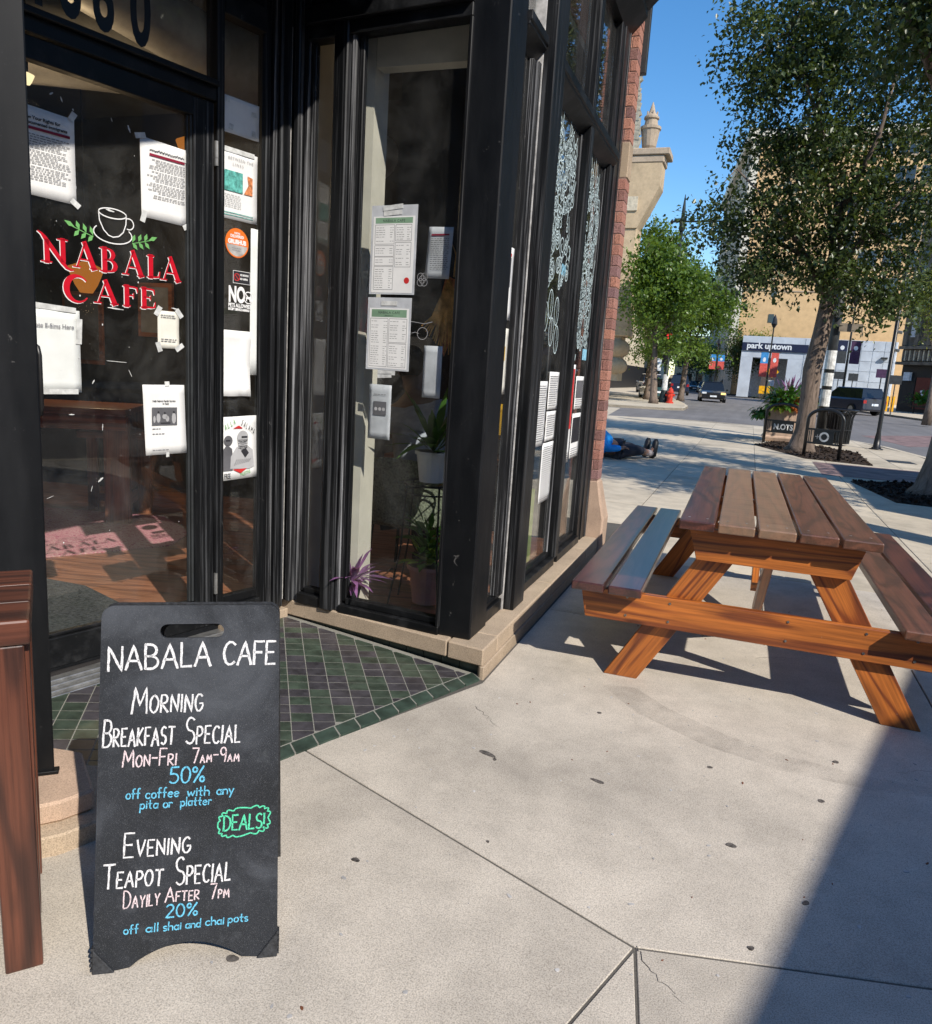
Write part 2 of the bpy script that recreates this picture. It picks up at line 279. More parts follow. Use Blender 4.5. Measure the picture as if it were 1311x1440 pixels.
class MB:
    def __init__(s, fr=WORLD): s.v = []; s.f = []; s.fr = fr
    def add(s, vs, fs, fr=None):
        b = len(s.v); fr = fr or s.fr
        s.v += [fr(*p) for p in vs]; s.f += [tuple(b+i for i in f) for f in fs]; return s
    def box(s, x0, x1, y0, y1, z0, z1, fr=None):
        return s.add([(x0,y0,z0),(x1,y0,z0),(x1,y1,z0),(x0,y1,z0),(x0,y0,z1),(x1,y0,z1),(x1,y1,z1),(x0,y1,z1)],
                     [(0,3,2,1),(4,5,6,7),(0,1,5,4),(1,2,6,5),(2,3,7,6),(3,0,4,7)], fr)
    def poly(s, pts, z, fr=None): return s.add([(x, y, z) for x, y in pts], [tuple(range(len(pts)))], fr)
    def prism(s, pts, z0, z1, fr=None):
        n = len(pts); return s.add([(x, y, z0) for x, y in pts]+[(x, y, z1) for x, y in pts],
            [tuple(range(n-1, -1, -1)), tuple(range(n, 2*n))]+[(i, (i+1) % n, n+(i+1) % n, n+i) for i in range(n)], fr)
    def hprism(s, pts, y0, y1, fr=None):         # outline in x,z extruded along y
        n = len(pts); return s.add([(x, y0, z) for x, z in pts]+[(x, y1, z) for x, z in pts],
            [tuple(range(n)), tuple(range(2*n-1, n-1, -1))]+[(i, n+i, n+(i+1) % n, (i+1) % n) for i in range(n)], fr)
    def tube(s, pts, rad, n=8, cap=True, fr=None):
        pts = [Vector(p) for p in pts]; rad = rad if hasattr(rad, '__len__') else [rad]*len(pts); vs = []; prev = None
        for i, p in enumerate(pts):
            d = (pts[min(i+1, len(pts)-1)]-pts[max(i-1, 0)]).normalized()
            a = prev if prev is not None else (Vector((0, 0, 1)) if abs(d.z) < .9 else Vector((1, 0, 0)))
            a = (a-d*a.dot(d)).normalized(); prev = a; b = d.cross(a)
            vs += [tuple(p+(a*cos(2*pi*k/n)+b*sin(2*pi*k/n))*rad[i]) for k in range(n)]
        fs = [(i*n+k, i*n+(k+1) % n, (i+1)*n+(k+1) % n, (i+1)*n+k) for i in range(len(pts)-1) for k in range(n)]
        if cap: fs += [tuple(range(n-1, -1, -1)), tuple((len(pts)-1)*n+k for k in range(n))]
        return s.add(vs, fs, fr)
    def lathe(s, prof, c=(0, 0), n=16, fr=None):  # prof of (r, z)
        return s.tube([(c[0], c[1], z) for r, z in prof], [max(r, .0005) for r, z in prof], n, True, fr)
    def ribbon(s, pts, w, z, fr=None):            # flat stroke in x,y
        P = [Vector((x, y)) for x, y in pts]; n = len(P); W = w if hasattr(w, '__len__') else [w]*n; vs = []
        for i in range(n):
            d = (P[min(i+1, n-1)]-P[max(i-1, 0)])
            d = d.normalized() if d.length > 1e-9 else Vector((1, 0)); q = Vector((-d.y, d.x))*W[i]/2
            a, b = P[i]+q, P[i]-q
            if i == 0: a -= d*W[i]*.3; b -= d*W[i]*.3
            if i == n-1: a += d*W[i]*.3; b += d*W[i]*.3
            vs += [(a.x, a.y, z), (b.x, b.y, z)]
        return s.add(vs, [(2*i, 2*i+1, 2*i+3, 2*i+2) for i in range(n-1)], fr)
    def build(s, name, mat, parent=None, bevel=0, smooth=False, local=None, seg=1):
        me = bpy.data.meshes.new(name)
        if local is None:
            me.from_pydata([tuple(v) for v in s.v], [], s.f)
            o = link_mesh(name, me, mat, None, smooth)
        else:
            iv = local.inverted(); me.from_pydata([tuple(iv @ v) for v in s.v], [], s.f)
            o = link_mesh(name, me, mat, None, smooth); o.location = local.to_translation(); o.rotation_euler = local.to_euler()
        put(o, parent)
        if bevel:
            m = o.modifiers.new('edge', 'BEVEL'); m.width = bevel; m.segments = seg; m.limit_method = 'ANGLE'; m.angle_limit = radians(50)
        return o
def empty(name, loc=(0, 0, 0), label=None, cat=None, group=None, rz=0, kind=None):
    o = bpy.data.objects.new(name, None); C.objects.link(o); o.location = loc; o.rotation_euler = (0, 0, rz); o.empty_display_size = .2
    return tag(o, label, cat, group, kind)
def copy_tree(o, parent=None):
    c = o.copy(); C.objects.link(c)
    if parent is not None: c.parent = parent
    for ch in list(o.children): copy_tree(ch, c)
    return c
def board(name, mat, parent, a, b, w, t, up=(0, 0, 1), bevel=.004, cut=None):
    """plank from a to b, width w across, thickness t along up; own axes along its length so that the grain follows"""
    a, b = Vector(a), Vector(b); x = (b-a); L = x.length; x.normalize(); z = Vector(up); z = (z-x*z.dot(x)).normalized(); y = z.cross(x)
    M = Matrix(((x.x, y.x, z.x, a.x), (x.y, y.y, z.y, a.y), (x.z, y.z, z.z, a.z), (0, 0, 0, 1)))
    c0, c1 = cut or (0, 0)                       # mitre offsets at the lower edge of each end (along y)
    m = MB(); m.add([(c0, -w/2, -t/2), (L-c1, -w/2, -t/2), (L, w/2, -t/2), (0, w/2, -t/2), (c0, -w/2, t/2), (L-c1, -w/2, t/2), (L, w/2, t/2), (0, w/2, t/2)],
          [(0,3,2,1),(4,5,6,7),(0,1,5,4),(1,2,6,5),(2,3,7,6),(3,0,4,7)])
    me = bpy.data.meshes.new(name); me.from_pydata([tuple(v) for v in m.v], [], m.f); o = link_mesh(name, me, mat)
    o.location = a; o.rotation_euler = M.to_euler(); put(o, parent)
    if bevel: md = o.modifiers.new('edge', 'BEVEL'); md.width = bevel; md.segments = 2; md.limit_method = 'ANGLE'
    return o
def text(s_, size, fr, x, y, z, mat, name='lettering', parent=None, align='LEFT', bold=0.0, extr=0, sx=1, shear=0, spacing=1):
    cu = bpy.data.curves.new('txt', 'FONT'); cu.body = s_; cu.size = size; cu.align_x = align; cu.offset = bold; cu.extrude = extr; cu.shear = shear; cu.space_character = spacing; cu.resolution_u = 4
    o = bpy.data.objects.new('txt', cu); C.objects.link(o); dg = bpy.context.evaluated_depsgraph_get(); me = bpy.data.meshes.new_from_object(o.evaluated_get(dg)); bpy.data.objects.remove(o)
    me.materials.clear(); M = fr.M(x, y, z) @ Matrix.Diagonal((sx, 1, 1, 1)); me.transform(M)
    me.name = name; return link_mesh(name, me, mat, parent)

# single-stroke lettering: every glyph is a list of polylines on a 1-high grid
def arc(cx, cy, rx, ry, a0, a1, n=10): return [(cx+rx*cos(radians(a0+(a1-a0)*i/n)), cy+ry*sin(radians(a0+(a1-a0)*i/n))) for i in range(n+1)]
GL = {
 'A': (.62, [[(0,0),(.31,1),(.62,0)],[(.12,.36),(.5,.36)]]), 'B': (.5, [[(0,0),(0,1)],[(0,1)]+arc(.18,.76,.25,.24,90,-90)+[(0,.52)],[(0,.52)]+arc(.2,.26,.3,.26,90,-90)+[(0,0)]]),
 'C': (.5, [arc(.3,.5,.3,.5,50,310)]), 'D': (.52, [[(0,0),(0,1)],[(0,1)]+arc(.12,.5,.4,.5,90,-90)+[(0,0)]]), 'E': (.42, [[(.42,1),(0,1),(0,0),(.42,0)],[(0,.52),(.34,.52)]]),
 'F': (.42, [[(.44,1),(0,1),(0,0)],[(0,.52),(.34,.52)]]), 'G': (.54, [arc(.3,.5,.3,.5,50,340)+[(.56,.45),(.34,.45)]]), 'I': (.06, [[(.03,0),(.03,1)]]), 'K': (.48, [[(0,0),(0,1)],[(.45,1),(0,.42),(.48,0)]]),
 'L': (.4, [[(0,1),(0,0),(.4,.02)]]), 'M': (.7, [[(0,0),(.08,1),(.35,.3),(.62,1),(.7,0)]]), 'N': (.52, [[(0,0),(0,1),(.52,0),(.52,1)]]), 'O': (.58, [arc(.29,.5,.29,.5,90,450,16)]),
 'P': (.46, [[(0,0),(0,1)]+arc(.18,.74,.27,.26,90,-90)+[(0,.48)]]), 'R': (.5, [[(0,0),(0,1)]+arc(.18,.75,.26,.25,90,-90)+[(0,.5),(.5,0)]]), 'S': (.46, [arc(.24,.75,.22,.25,40,270,9)+arc(.24,.25,.24,.25,90,-140,9)]),
 'T': (.56, [[(0,1),(.56,1)],[(.28,1),(.28,0)]]), 'V': (.54, [[(0,1),(.27,0),(.54,1)]]), 'Y': (.54, [[(0,1),(.27,.5),(.54,1)],[(.27,.5),(.27,0)]]), 'U': (.5, [[(0,1),(0,.3)]+arc(.25,.27,.25,.27,180,360)+[(.5,1)]]), 'W': (.8, [[(0,1),(.2,0),(.4,.8),(.6,0),(.8,1)]]), 'H': (.5,[[(0,0),(0,1)],[(.5,0),(.5,1)],[(0,.5),(.5,.5)]]),
 '7': (.44, [[(0,1),(.44,1),(.16,0)]]), '9': (.42, [arc(.2,.72,.2,.27,0,360,12)+[(.38,.35),(.34,0)]]), '5': (.44, [[(.42,1),(.06,1),(.03,.58)]+arc(.2,.3,.24,.3,100,-140,10)]), '0': (.46, [arc(.23,.5,.23,.5,90,450,16)]), '2': (.46, [arc(.22,.74,.21,.26,160,-30,8)+[(0,0),(.46,0)]]),
 '%': (.62, [[(.56,1),(.08,0)],arc(.11,.8,.11,.17,0,360,10),arc(.5,.18,.11,.17,0,360,10)]), '!': (.08, [[(.04,1),(.04,.3)],[(.04,.08),(.04,.02)]]), '-': (.34, [[(0,.48),(.32,.48)]]), ' ': (.4, []),
 'o': (.44, [arc(.22,.26,.22,.26,90,450,12)]), 'f': (.36, [arc(.26,.82,.13,.16,60,180,6)+[(.13,0)],[(0,.5),(.32,.5)]]), 'c': (.4, [arc(.22,.26,.22,.26,45,315,9)]), 'e': (.44, [[(.02,.28),(.42,.3)]+arc(.22,.26,.21,.26,10,315,11)]), 'w': (.6, [[(0,.5),(.12,0),(.3,.42),(.44,0),(.6,.5)]]),
 'i': (.06, [[(.03,.5),(.03,0)],[(.03,.72),(.03,.66)]]), 't': (.34, [[(.16,.85),(.14,.08),(.28,0)],[(0,.5),(.32,.5)]]), 'h': (.4, [[(0,.95),(0,0)],[(0,.3)]+arc(.2,.3,.2,.2,170,0,6)+[(.4,0)]]), 'a': (.42, [arc(.2,.25,.2,.25,30,390,12),[(.4,.5),(.4,0)]]), 'n': (.4, [[(0,.5),(0,0)],[(0,.3)]+arc(.2,.3,.2,.2,170,0,6)+[(.4,0)]]),
 'y': (.42, [[(0,.5),(.2,.05)],[(.42,.5),(.1,-.35)]]), 'p': (.42, [[(0,.5),(0,-.38)],arc(.2,.25,.2,.25,-180,180,12)]), 'r': (.32, [[(0,.5),(0,0)],[(0,.28)]+arc(.17,.3,.17,.2,170,40,5)]), 'l': (.06, [[(.03,.95),(.03,0)]]), 's': (.34, [arc(.17,.38,.15,.13,40,270,6)+arc(.17,.12,.16,.13,90,-140,6)]), 'd': (.42, [arc(.2,.25,.2,.25,30,390,12),[(.4,.95),(.4,0)]]),
}
def strokes(m, s_, x, y, h, w, z, width=None, small=.66, caps=True, rnd=random.Random(3), wob=.03, track=.15, skew=.04, slope=0.0):
    """hand lettering of text s_ fitted to width; with caps, lower-case letters are drawn as small capitals"""
    def gl(ch): return (ch.upper(), small) if (caps and ch.islower()) else (ch, 1.0)
    tot = sum(GL[gl(c)[0]][0]*gl(c)[1]+track for c in s_)-track; k = (width/tot) if width else h
    cx = x
    for ch in s_:
        g, sc = gl(ch); adv, ls = GL[g]; dy = rnd.uniform(-.02, .02)*h; tilt = rnd.uniform(-.02, .02)
        for pl in ls:
            P = [(cx+px*sc*k+py*sc*h*(skew+tilt), y+dy+(cx-x)*slope+py*sc*h) for px, py in pl]
            Q = []
            for i in range(len(P)-1):
                a, b = P[i], P[i+1]; n = max(1, int(hypot(b[0]-a[0], b[1]-a[1])/(h*.14)))
                Q += [(a[0]+(b[0]-a[0])*j/n+rnd.uniform(-1, 1)*wob*h*.3, a[1]+(b[1]-a[1])*j/n+rnd.uniform(-1, 1)*wob*h*.3) for j in range(n)]
            Q.append(P[-1]); m.ribbon(Q, [w*rnd.uniform(.8, 1.15) for _ in Q], z)
        cx += (adv*sc+track)*k
    return m

# ================================================================== SETTING
def clip(poly, a, b, c):                        # keep a*x+b*y<=c
    out = []
    for i in range(len(poly)):
        p, q = poly[i], poly[(i+1) % len(poly)]; dp = a*p[0]+b*p[1]-c; dq = a*q[0]+b*q[1]-c
        if dp <= 0: out.append(p)
        if dp*dq < 0: t = dp/(dp-dq); out.append((p[0]+(q[0]-p[0])*t, p[1]+(q[1]-p[1])*t))
    return out
def clip_convex(poly, reg):                     # reg counter-clockwise
    for i in range(len(reg)):
        p, q = reg[i], reg[(i+1) % len(reg)]; nx, ny = q[1]-p[1], -(q[0]-p[0])
        poly = clip(poly, nx, ny, nx*p[0]+ny*p[1])
        if len(poly) < 3: return []
    return poly
def area(P): return .5*sum(P[i][0]*P[(i+1) % len(P)][1]-P[(i+1) % len(P)][0]*P[i][1] for i in range(len(P)))
def inset(P, d):
    if area(P) < 0: P = P[::-1]
    n = len(P); L = []
    for i in range(n):
        p, q = P[i], P[(i+1) % n]; dx, dy = q[0]-p[0], q[1]-p[1]; l = hypot(dx, dy) or 1e-9; nx, ny = -dy/l, dx/l; L.append((p[0]+nx*d, p[1]+ny*d, dx/l, dy/l))
    out = []
    for i in range(n):
        x1, y1, a1, b1 = L[i-1]; x2, y2, a2, b2 = L[i]; den = a1*b2-b1*a2
        if abs(den) < 1e-4: out.append((x2, y2)); continue
        t = ((x2-x1)*b2-(y2-y1)*a2)/den; out.append((x1+a1*t, y1+b1*t))
    return out
def structure(o): o['kind'] = 'structure'; return o
# road sheet to the horizon
structure(MB().poly([(-1500, -1500), (1500, -1500), (1500, 1500), (-1500, 1500)], -.13).build('road', 'asphalt'))
curb = [(4.6, -14), (4.55, 10), (4.24, 20.9), (4.09, 21.9), (3.75, 24), (3.03, 25.8), (2.1, 28.2), (.57, 30.0), (-1.0, 30.4), (-2.27, 30.2), (-4.93, 28.8), (-12, 26.5), (-30, 20)]
side = curb+[(-30, -14)]
sw = structure(MB().prism(side, -.3, -.0035).build('sidewalk', 'joint_dirt'))
def offset_line(P, d):
    out = []
    for i, p in enumerate(P):
        a = P[max(i-1, 0)]; b = P[min(i+1, len(P)-1)]; dx, dy = b[0]-a[0], b[1]-a[1]; l = hypot(dx, dy); out.append((p[0]-dy/l*d, p[1]+dx/l*d))
    return out
def kerb(P, name='kerb', w=.16, mat='concrete_far', parent=None, z=.002):
    Q = offset_line(P, w); m = MB()
    for i in range(len(P)-1): m.prism([P[i], P[i+1], Q[i+1], Q[i]], -.14, z)
    return m.build(name, mat, parent)
kerb(curb, parent=sw)
def slab(P, mat='concrete', gap=.004, top=0.0, th=.011):
    Q = inset(P, gap)
    if len(Q) < 3 or area(Q) < .01: return
    return MB().prism(Q, top-th, top).build('slab', mat, sw, bevel=.002)
P0 = (-.106, 1.834); PA = (-1.415, 2.345)
slab([PA, P0, (1.0, 2.10), (1.0, 4.55), (-1.02, 4.55), (-1.02, 3.26)])
slab([P0, (.53, -2), (1.0, -2), (1.0, 2.10)]); slab([P0, (-1.45, -2), (.53, -2)]); slab([P0, PA, (-1.67, 1.66), (-1.72, 1.50), (-3.2, .22), (-3.2, -2), (-1.45, -2)])
gx = [-1.02, .25, 1.62, 3.0, 4.39]; gy = [4.55, 6.25, 7.7, 9.05, 10.68, 12.3, 13.9, 15.6, 17.2, 18.8, 20.6, 22.4, 24.2, 26, 27.8, 29.8]
gx2 = [-8.6, -7.1, -5.6, -4.1, -2.6, -1.02]
def under_curb(P):
    cc = [(-4.93, 28.65), (-2.27, 30.04), (.57, 29.84), (3.0, 25.6), (4.0, 21.8), (4.4, 10)]
    for i in range(len(cc)-1):
        (x1, y1), (x2, y2) = cc[i], cc[i+1]; nx, ny = -(y2-y1), (x2-x1); P = clip(P, nx, ny, nx*x1+ny*y1)
        if len(P) < 3: return []
    return P
for j in range(len(gy)-1):
    for i in range(len(gx)-1):
        P = under_curb([(gx[i], gy[j]), (gx[i+1], gy[j]), (gx[i+1], gy[j+1]), (gx[i], gy[j+1])])
        if len(P) > 2: slab(P, 'concrete_far' if gy[j] > 6 else 'concrete')
    if gy[j] > 6.2:
        for i in range(len(gx2)-1):
            P = under_curb([(gx2[i], gy[j]), (gx2[i+1], gy[j]), (gx2[i+1], gy[j+1]), (gx2[i], gy[j+1])])
            if len(P) > 2 and not (gy[j] < 6.6): slab(P, 'concrete_far')
for (x0, x1, y0, y1) in ((1.0, 2.7, -2, 1.0), (2.7, 4.39, -2, 1.0), (1.0, 2.7, 1.0, 2.9), (2.7, 4.39, 1.0, 2.9), (1.0, 2.7, 2.9, 4.55), (2.7, 4.39, 2.9, 4.55)): slab([(x0, y0), (x1, y0), (x1, y1), (x0, y1)])
# brick paver strip and tree pits
MB().poly([(1.35, 14.6), (4.3, 14.6), (4.15, 17.0), (1.35, 17.0)], .004).build('paver_strip', 'paver_brick', sw)
def mulch_pit(P, name='mulch_bed'):
    m = MB(); rnd = random.Random(5); cx = sum(p[0] for p in P)/len(P); cy = sum(p[1] for p in P)/len(P)
    m.prism(P, -.01, .012)
    xs = [p[0] for p in P]; ys = [p[1] for p in P]; ccw = P if area(P) > 0 else P[::-1]
    for _ in range(1500):
        x, y = rnd.uniform(min(xs), max(xs)), rnd.uniform(min(ys), max(ys))
        if not clip_convex([(x, y), (x+.001, y), (x, y+.001)], ccw): continue
        a = rnd.uniform(0, 6.28); l = rnd.uniform(.02, .055); w = rnd.uniform(.008, .02); h = rnd.uniform(.012, .06)
        dx, dy = cos(a)*l, sin(a)*l
        m.add([(x-dx, y-dy, .01), (x+dx, y+dy, .01+h*.3), (x-dy*w/l, y+dx*w/l, h)], [(0, 1, 2)]); m.add([(x-dx, y-dy, h), (x+dy*.4, y-dx*.4, .01), (x+dx, y+dy, h*.5)], [(0, 1, 2)])
    o = m.build(name, 'mulch', sw); o['kind'] = 'stuff'; return o
mulch_pit([(.25, 20.3), (1.25, 17.6), (2.5, 17.3), (2.6, 20.6), (.95, 23.0)]); mulch_pit([(1.72, 13.9), (2.05, 11.75), (3.6, 11.5), (3.7, 14.4), (2.6, 14.6)])
MB().poly([(3.0, 18.7), (3.55, 18.7), (3.5, 19.3), (3.0, 19.3)], .004).build('drain_grate', 'dark_metal', sw)
# gum, leaves and chips trodden into the slabs, each spot measured from the photograph
rg = random.Random(11)
def blob(x, y, r, el=1.0, a=0.0, z=.0018):
    n = 13; pts = []; p1, p2 = rg.uniform(0, 6), rg.uniform(0, 6)
    for k in range(n):
        t = 2*pi*k/n; rr = .85*r*(1+.13*sin(t*2+p1)+.09*sin(t*3+p2)+rg.uniform(-.03, .03)); u, v = cos(t)*rr*el, sin(t)*rr; pts.append((x+u*cos(a)-v*sin(a), y+u*sin(a)+v*cos(a)))
    return pts
gm = MB()
for x, y, r, el, a in ((-.93, 1.845, .011, 1.3, .2), (-.53, 1.37, .012, 1, 0), (.12, 2.42, .014, 1.3, .3), (-.35, 2.62, .012, 2.4, -.2), (-.78, 2.63, .016, 2.6, -.4), (-.74, 2.60, .009, 1, 0), (.03, 2.92, .011, 1, 0), (.42, 2.85, .012, 1.2, 0), (.18, 1.96, .010, 1, 0), (.33, 2.22, .010, 1.3, 1), (-.77, 1.20, .012, 1.2, 0), (-.72, 1.22, .010, 1, 0), (-1.02, 1.38, .012, 1.6, .5), (-.45, 3.20, .009, 1.4, 0), (.5, 3.2, .012, 1.3, .2), (-.6, 2.1, .006, 1, 0), (.75, 1.95, .012, 1, 0), (-.1, 1.3, .008, 1, 0)):
    P = blob(x, y, r, el, a); gm.prism(P, -.001, .0022)
ck = MB(); rc = random.Random(19)
for (x0, y0, x1, y1) in ((-.106, 1.834, .02, 1.70), (1.0, 3.4, .72, 3.22), (-.95, 3.0, -.80, 2.86), (.2, 4.3, .5, 4.45)):
    P = [(x0+(x1-x0)*t+rc.uniform(-.012, .012), y0+(y1-y0)*t+rc.uniform(-.012, .012)) for t in np.linspace(0, 1, 14)]; ck.ribbon(P, [.0022*(1-t*.7) for t in np.linspace(0, 1, 14)], .0012)
ck.build('hairline_cracks', 'ink', sw)['kind'] = 'stuff'
gm.build('gum_spots', 'gum', sw)['kind'] = 'stuff'
cm = MB()
for _ in range(150):
    x, y = rg.uniform(-1.4, .9), rg.uniform(.9, 4.4)
    if x < -1.0-(3.3-y)*.4 and y > 1.5: continue
    cm.prism(blob(x, y, rg.choice((.002, .003, .004, .006)), rg.uniform(1, 2), rg.uniform(0, 3)), -.001, .0018)
cm.build('pale_specks', 'caulk', sw)['kind'] = 'stuff'
dm = MB()
for _ in range(150):
    x, y = rg.uniform(-1.4, 3), rg.uniform(.9, 9)
    if x < -1.0-(3.3-y)*.4 and y > 1.5: continue
    if x < -1.0: continue
    dm.prism(blob(x, y, rg.choice((.002, .003, .004)), rg.uniform(1, 2.5), rg.uniform(0, 3)), -.001, .0018)
dm.build('dark_specks', 'leaf_litter', sw)['kind'] = 'stuff'
# damp arc beside the picnic table
pts = [(-.50, 3.52), (-.30, 3.28), (.0, 3.10), (.30, 3.02), (.62, 3.02), (.86, 3.08)]; top = [(-.34, 3.56), (-.18, 3.40), (.08, 3.24), (.34, 3.16), (.62, 3.13), (.86, 3.16)]
m = MB()
for i in range(len(pts)-1): m.add([(pts[i][0], pts[i][1], .0012), (pts[i+1][0], pts[i+1][1], .0012), (top[i+1][0], top[i+1][1], .0012), (top[i][0], top[i][1], .0012)], [(0, 1, 2, 3)])
m.build('damp_stain', 'damp_stain', sw)
# pavements across the two streets
swb_line = [(-40, 37), (-6.8, 40.4), (-4.2, 41.4), (-3.2, 43.0), (-3.3, 47), (-3.9, 52), (-5.4, 62), (-8.7, 85), (-13.5, 120), (-42, 330)]
swb = structure(MB().prism([(-200, 37)]+swb_line+[(-200, 330)], -.3, 0).build('pavement_beyond', 'concrete_far')); kerb([(x, y) for x, y in swb_line], parent=swb)
swd_line = [(30, -30), (19, 20), (14, 40), (10.6, 55.2), (8.4, 65.4), (5.4, 82), (1.8, 100), (-3, 125), (-12, 170), (-46, 340)]
swd = structure(MB().prism([(p[0], p[1]) for p in swd_line]+[(300, 340), (300, -30)], -.3, 0).build('pavement_opposite', 'concrete_far')); kerb([(p[0], p[1]) for p in swd_line][::-1], parent=swd)
MB().poly([(-9.6, 30), (-6.1, 31.3), (-6.8, 39.8), (-10.5, 39.4)], -.126).build('crossing_pavers', 'paver_brick', structure(empty('crossing', (0, 0, 0))))
MB().poly([(-6.05, 31.3), (-5.3, 31.5), (-6.1, 39.9), (-6.75, 39.8)], -.126).build('crossing_border', 'concrete_far', bpy.data.objects['crossing'])
MB().poly([(4.8, 27), (12.5, 36.5), (11.2, 41.5), (4.0, 31.5)], -.126).build('crossing_pavers', 'paver_brick', bpy.data.objects['crossing'])

# ================================================================== CORNER CAFE BUILDING
cafe = empty('cafe_building', (-2, 4, 0), 'black framed corner cafe shopfront with recessed entrance and red brick pier', 'cafe')
FAC = Fr((-1.15, 0, 0), (0, 1, 0)); CN = (-2.285, 3.493); KC = (-1.13, 3.372)
SID = Fr((CN[0], CN[1], 0), (KC[0]-CN[0], KC[1]-CN[1], 0)); SL = hypot(KC[0]-CN[0], KC[1]-CN[1])
ua = radians(15.65); DOO = Fr((-2.275-1.41*sin(ua), 3.49-1.41*cos(ua), 0), (sin(ua), cos(ua), 0))
PUX = Vector((.75, .66, 0)).normalized(); PC = Vector((-1.897, 1.663, 0)); PIL = Fr(PC-PUX*1.5, PUX)
def part(fr, name, mat, boxes, bevel=.003, parent=None):
    m = MB(fr)
    for b in boxes: m.box(*b)
    return m.build(name, mat, parent or cafe, bevel=bevel)
TOP = 3.72
# --- street facade
part(FAC, 'corner_column', 'black_metal', [(3.385, 3.628, .148, 3.95, -.165, .015)], .006)
part(FAC, 'frame_rail', 'black_rail', [(3.628, 3.935, .148, .215, -.05, .0), (3.628, 3.935, .216, .24, -.05, -.015)])
part(FAC, 'frame_rib', 'black_frame_worn', [(3.86, 3.885, .24, 2.93, -.05, -.012)]); part(FAC, 'frame_rib', 'black_frame_worn', [(3.90, 3.934, .24, 2.93, -.05, .004)])
part(FAC, 'caulk_strip', 'caulk', [(3.937, 3.946, .148, 3.95, -.05, .008)], .001)
part(FAC, 'mullion', 'black_frame', [(3.95, 4.16, .148, 3.95, -.05, .066)], .004)
part(FAC, 'frame_rail', 'black_rail', [(4.161, 5.079, .148, .205, -.06, .02), (4.161, 5.079, .206, .235, -.06, -.02)])
part(FAC, 'mullion', 'black_frame', [(5.08, 5.17, .2, 3.95, -.06, .025)], .004); part(FAC, 'frame_rib', 'black_frame_worn', [(5.06, 5.079, .236, 2.93, -.06, -.028)])
part(FAC, 'frame_rail', 'black_rail', [(5.171, 5.899, .148, .205, -.06, .02), (5.171, 5.899, .206, .235, -.06, -.02)])
part(FAC, 'mullion', 'black_frame', [(5.90, 6.0, .149, 3.95, -.06, .002)], .004); part(FAC, 'frame_rib', 'black_frame_worn', [(5.88, 5.899, .236, 2.93, -.06, -.028)]); part(FAC, 'frame_rib', 'black_frame', [(6.001, 6.14, .149, 3.95, -.06, .012)]); part(FAC, 'frame_rib', 'black_frame_worn', [(6.141, 6.185, .149, 3.95, -.06, .02)])
def cove(name, x0, x1, P, mat='black_rail'):     # moulding whose underside slopes outwards; P = outline (depth, height)
    m = MB(FAC); n = len(P); m.add([(x0, y, d) for d, y in P]+[(x1, y, d) for d, y in P], [tuple(range(n-1, -1, -1)), tuple(range(n, 2*n))]+[(i, (i+1) % n, n+(i+1) % n, n+i) for i in range(n)]); return m.build(name, mat, cafe, bevel=.003)
cove('transom_bar', 3.629, 3.934, [(-.05, 2.93), (-.04, 2.93), (.025, 2.99), (.025, 3.0), (.035, 3.005), (.035, 3.045), (-.05, 3.045)])
cove('transom_bar', 4.161, 5.995, [(-.058, 2.93), (-.042, 2.93), (.035, 2.99), (.035, 3.002), (.047, 3.007), (.047, 3.055), (-.058, 3.055)])
cove('cornice', 3.45, 6.19, [(-.05, 3.90), (.0, 3.90), (.12, 4.03), (.12, 4.07), (.21, 4.16), (.21, 4.5), (-.05, 4.5)])
for n, x0, x1, z0 in (('a', 3.628, 3.934, .24), ('b', 4.161, 5.06, .235), ('c', 5.171, 5.88, .235)):
    MB(FAC).box(x0, x1, z0, 2.93, -.048, -.042).build('pane', 'glass_facade', cafe); MB(FAC).box(x0, x1 if n == 'a' else x1+.018, 3.046 if n == 'a' else 3.056, 3.92, -.048, -.042).build('pane', 'glass_facade', cafe)
part(FAC, 'fascia', 'black_metal', [(3.386, 6.19, 4.51, 5.6, -.2, .18)])
part(FAC, 'wall', 'brick', [(3.3, 6.19, 5.61, 9.5, -.5, .05)], 0)
# --- brick pier
m = MB(FAC); m.box(6.1935, 6.349, .6, 9.5, -.25, .0735); m.build('mortar_core', 'mortar', cafe)
rb = random.Random(2)
z = .625; k = 0
while z < 5.2:
    if 2.93 < z < 3.19: z = 3.2; continue
    d = rb.uniform(.0755, .0775); h = .0745
    if k % 2 == 0: spl = [(-.10, d)]
    else: spl = [(-.10, .024), (.028, d)]
    for a, b in spl: part(FAC, 'brick', 'brick', [(6.190+rb.uniform(-.001, .001), 6.352, z, z+h, a, b)], .003)
    z += .0795; k += 1
part(FAC, 'limestone_block', 'limestone_pink', [(6.192, 6.352, 2.935, 3.19, -.1, .014)], .006); part(FAC, 'limestone_block', 'limestone', [(6.191, 6.353, 2.935, 3.19, .017, .081)], .006)
base = MB(FAC); base.add([(6.185, 0, -.045), (6.185, 0, .15), (6.185, .30, .155), (6.19, .44, .12), (6.19, .62, .085), (6.19, .62, -.045), (6.42, 0, -.045), (6.42, 0, .15), (6.42, .30, .155), (6.40, .44, .12), (6.352, .62, .085), (6.352, .62, -.045)],
    [(5,4,3,2,1,0), (6,7,8,9,10,11), (0,1,7,6), (1,2,8,7), (2,3,9,8), (3,4,10,9), (4,5,11,10)])
base.build('pier_base', 'limestone_pink', cafe, bevel=.015)
part(FAC, 'gutter', 'dark_metal', [(6.36, 6.42, 3.72, 6.5, .06, .115)], .004)
part(FAC, 'end_wall', 'brick', [(6.2, 6.348, 0, 9.5, -8.0, -.26)], 0)
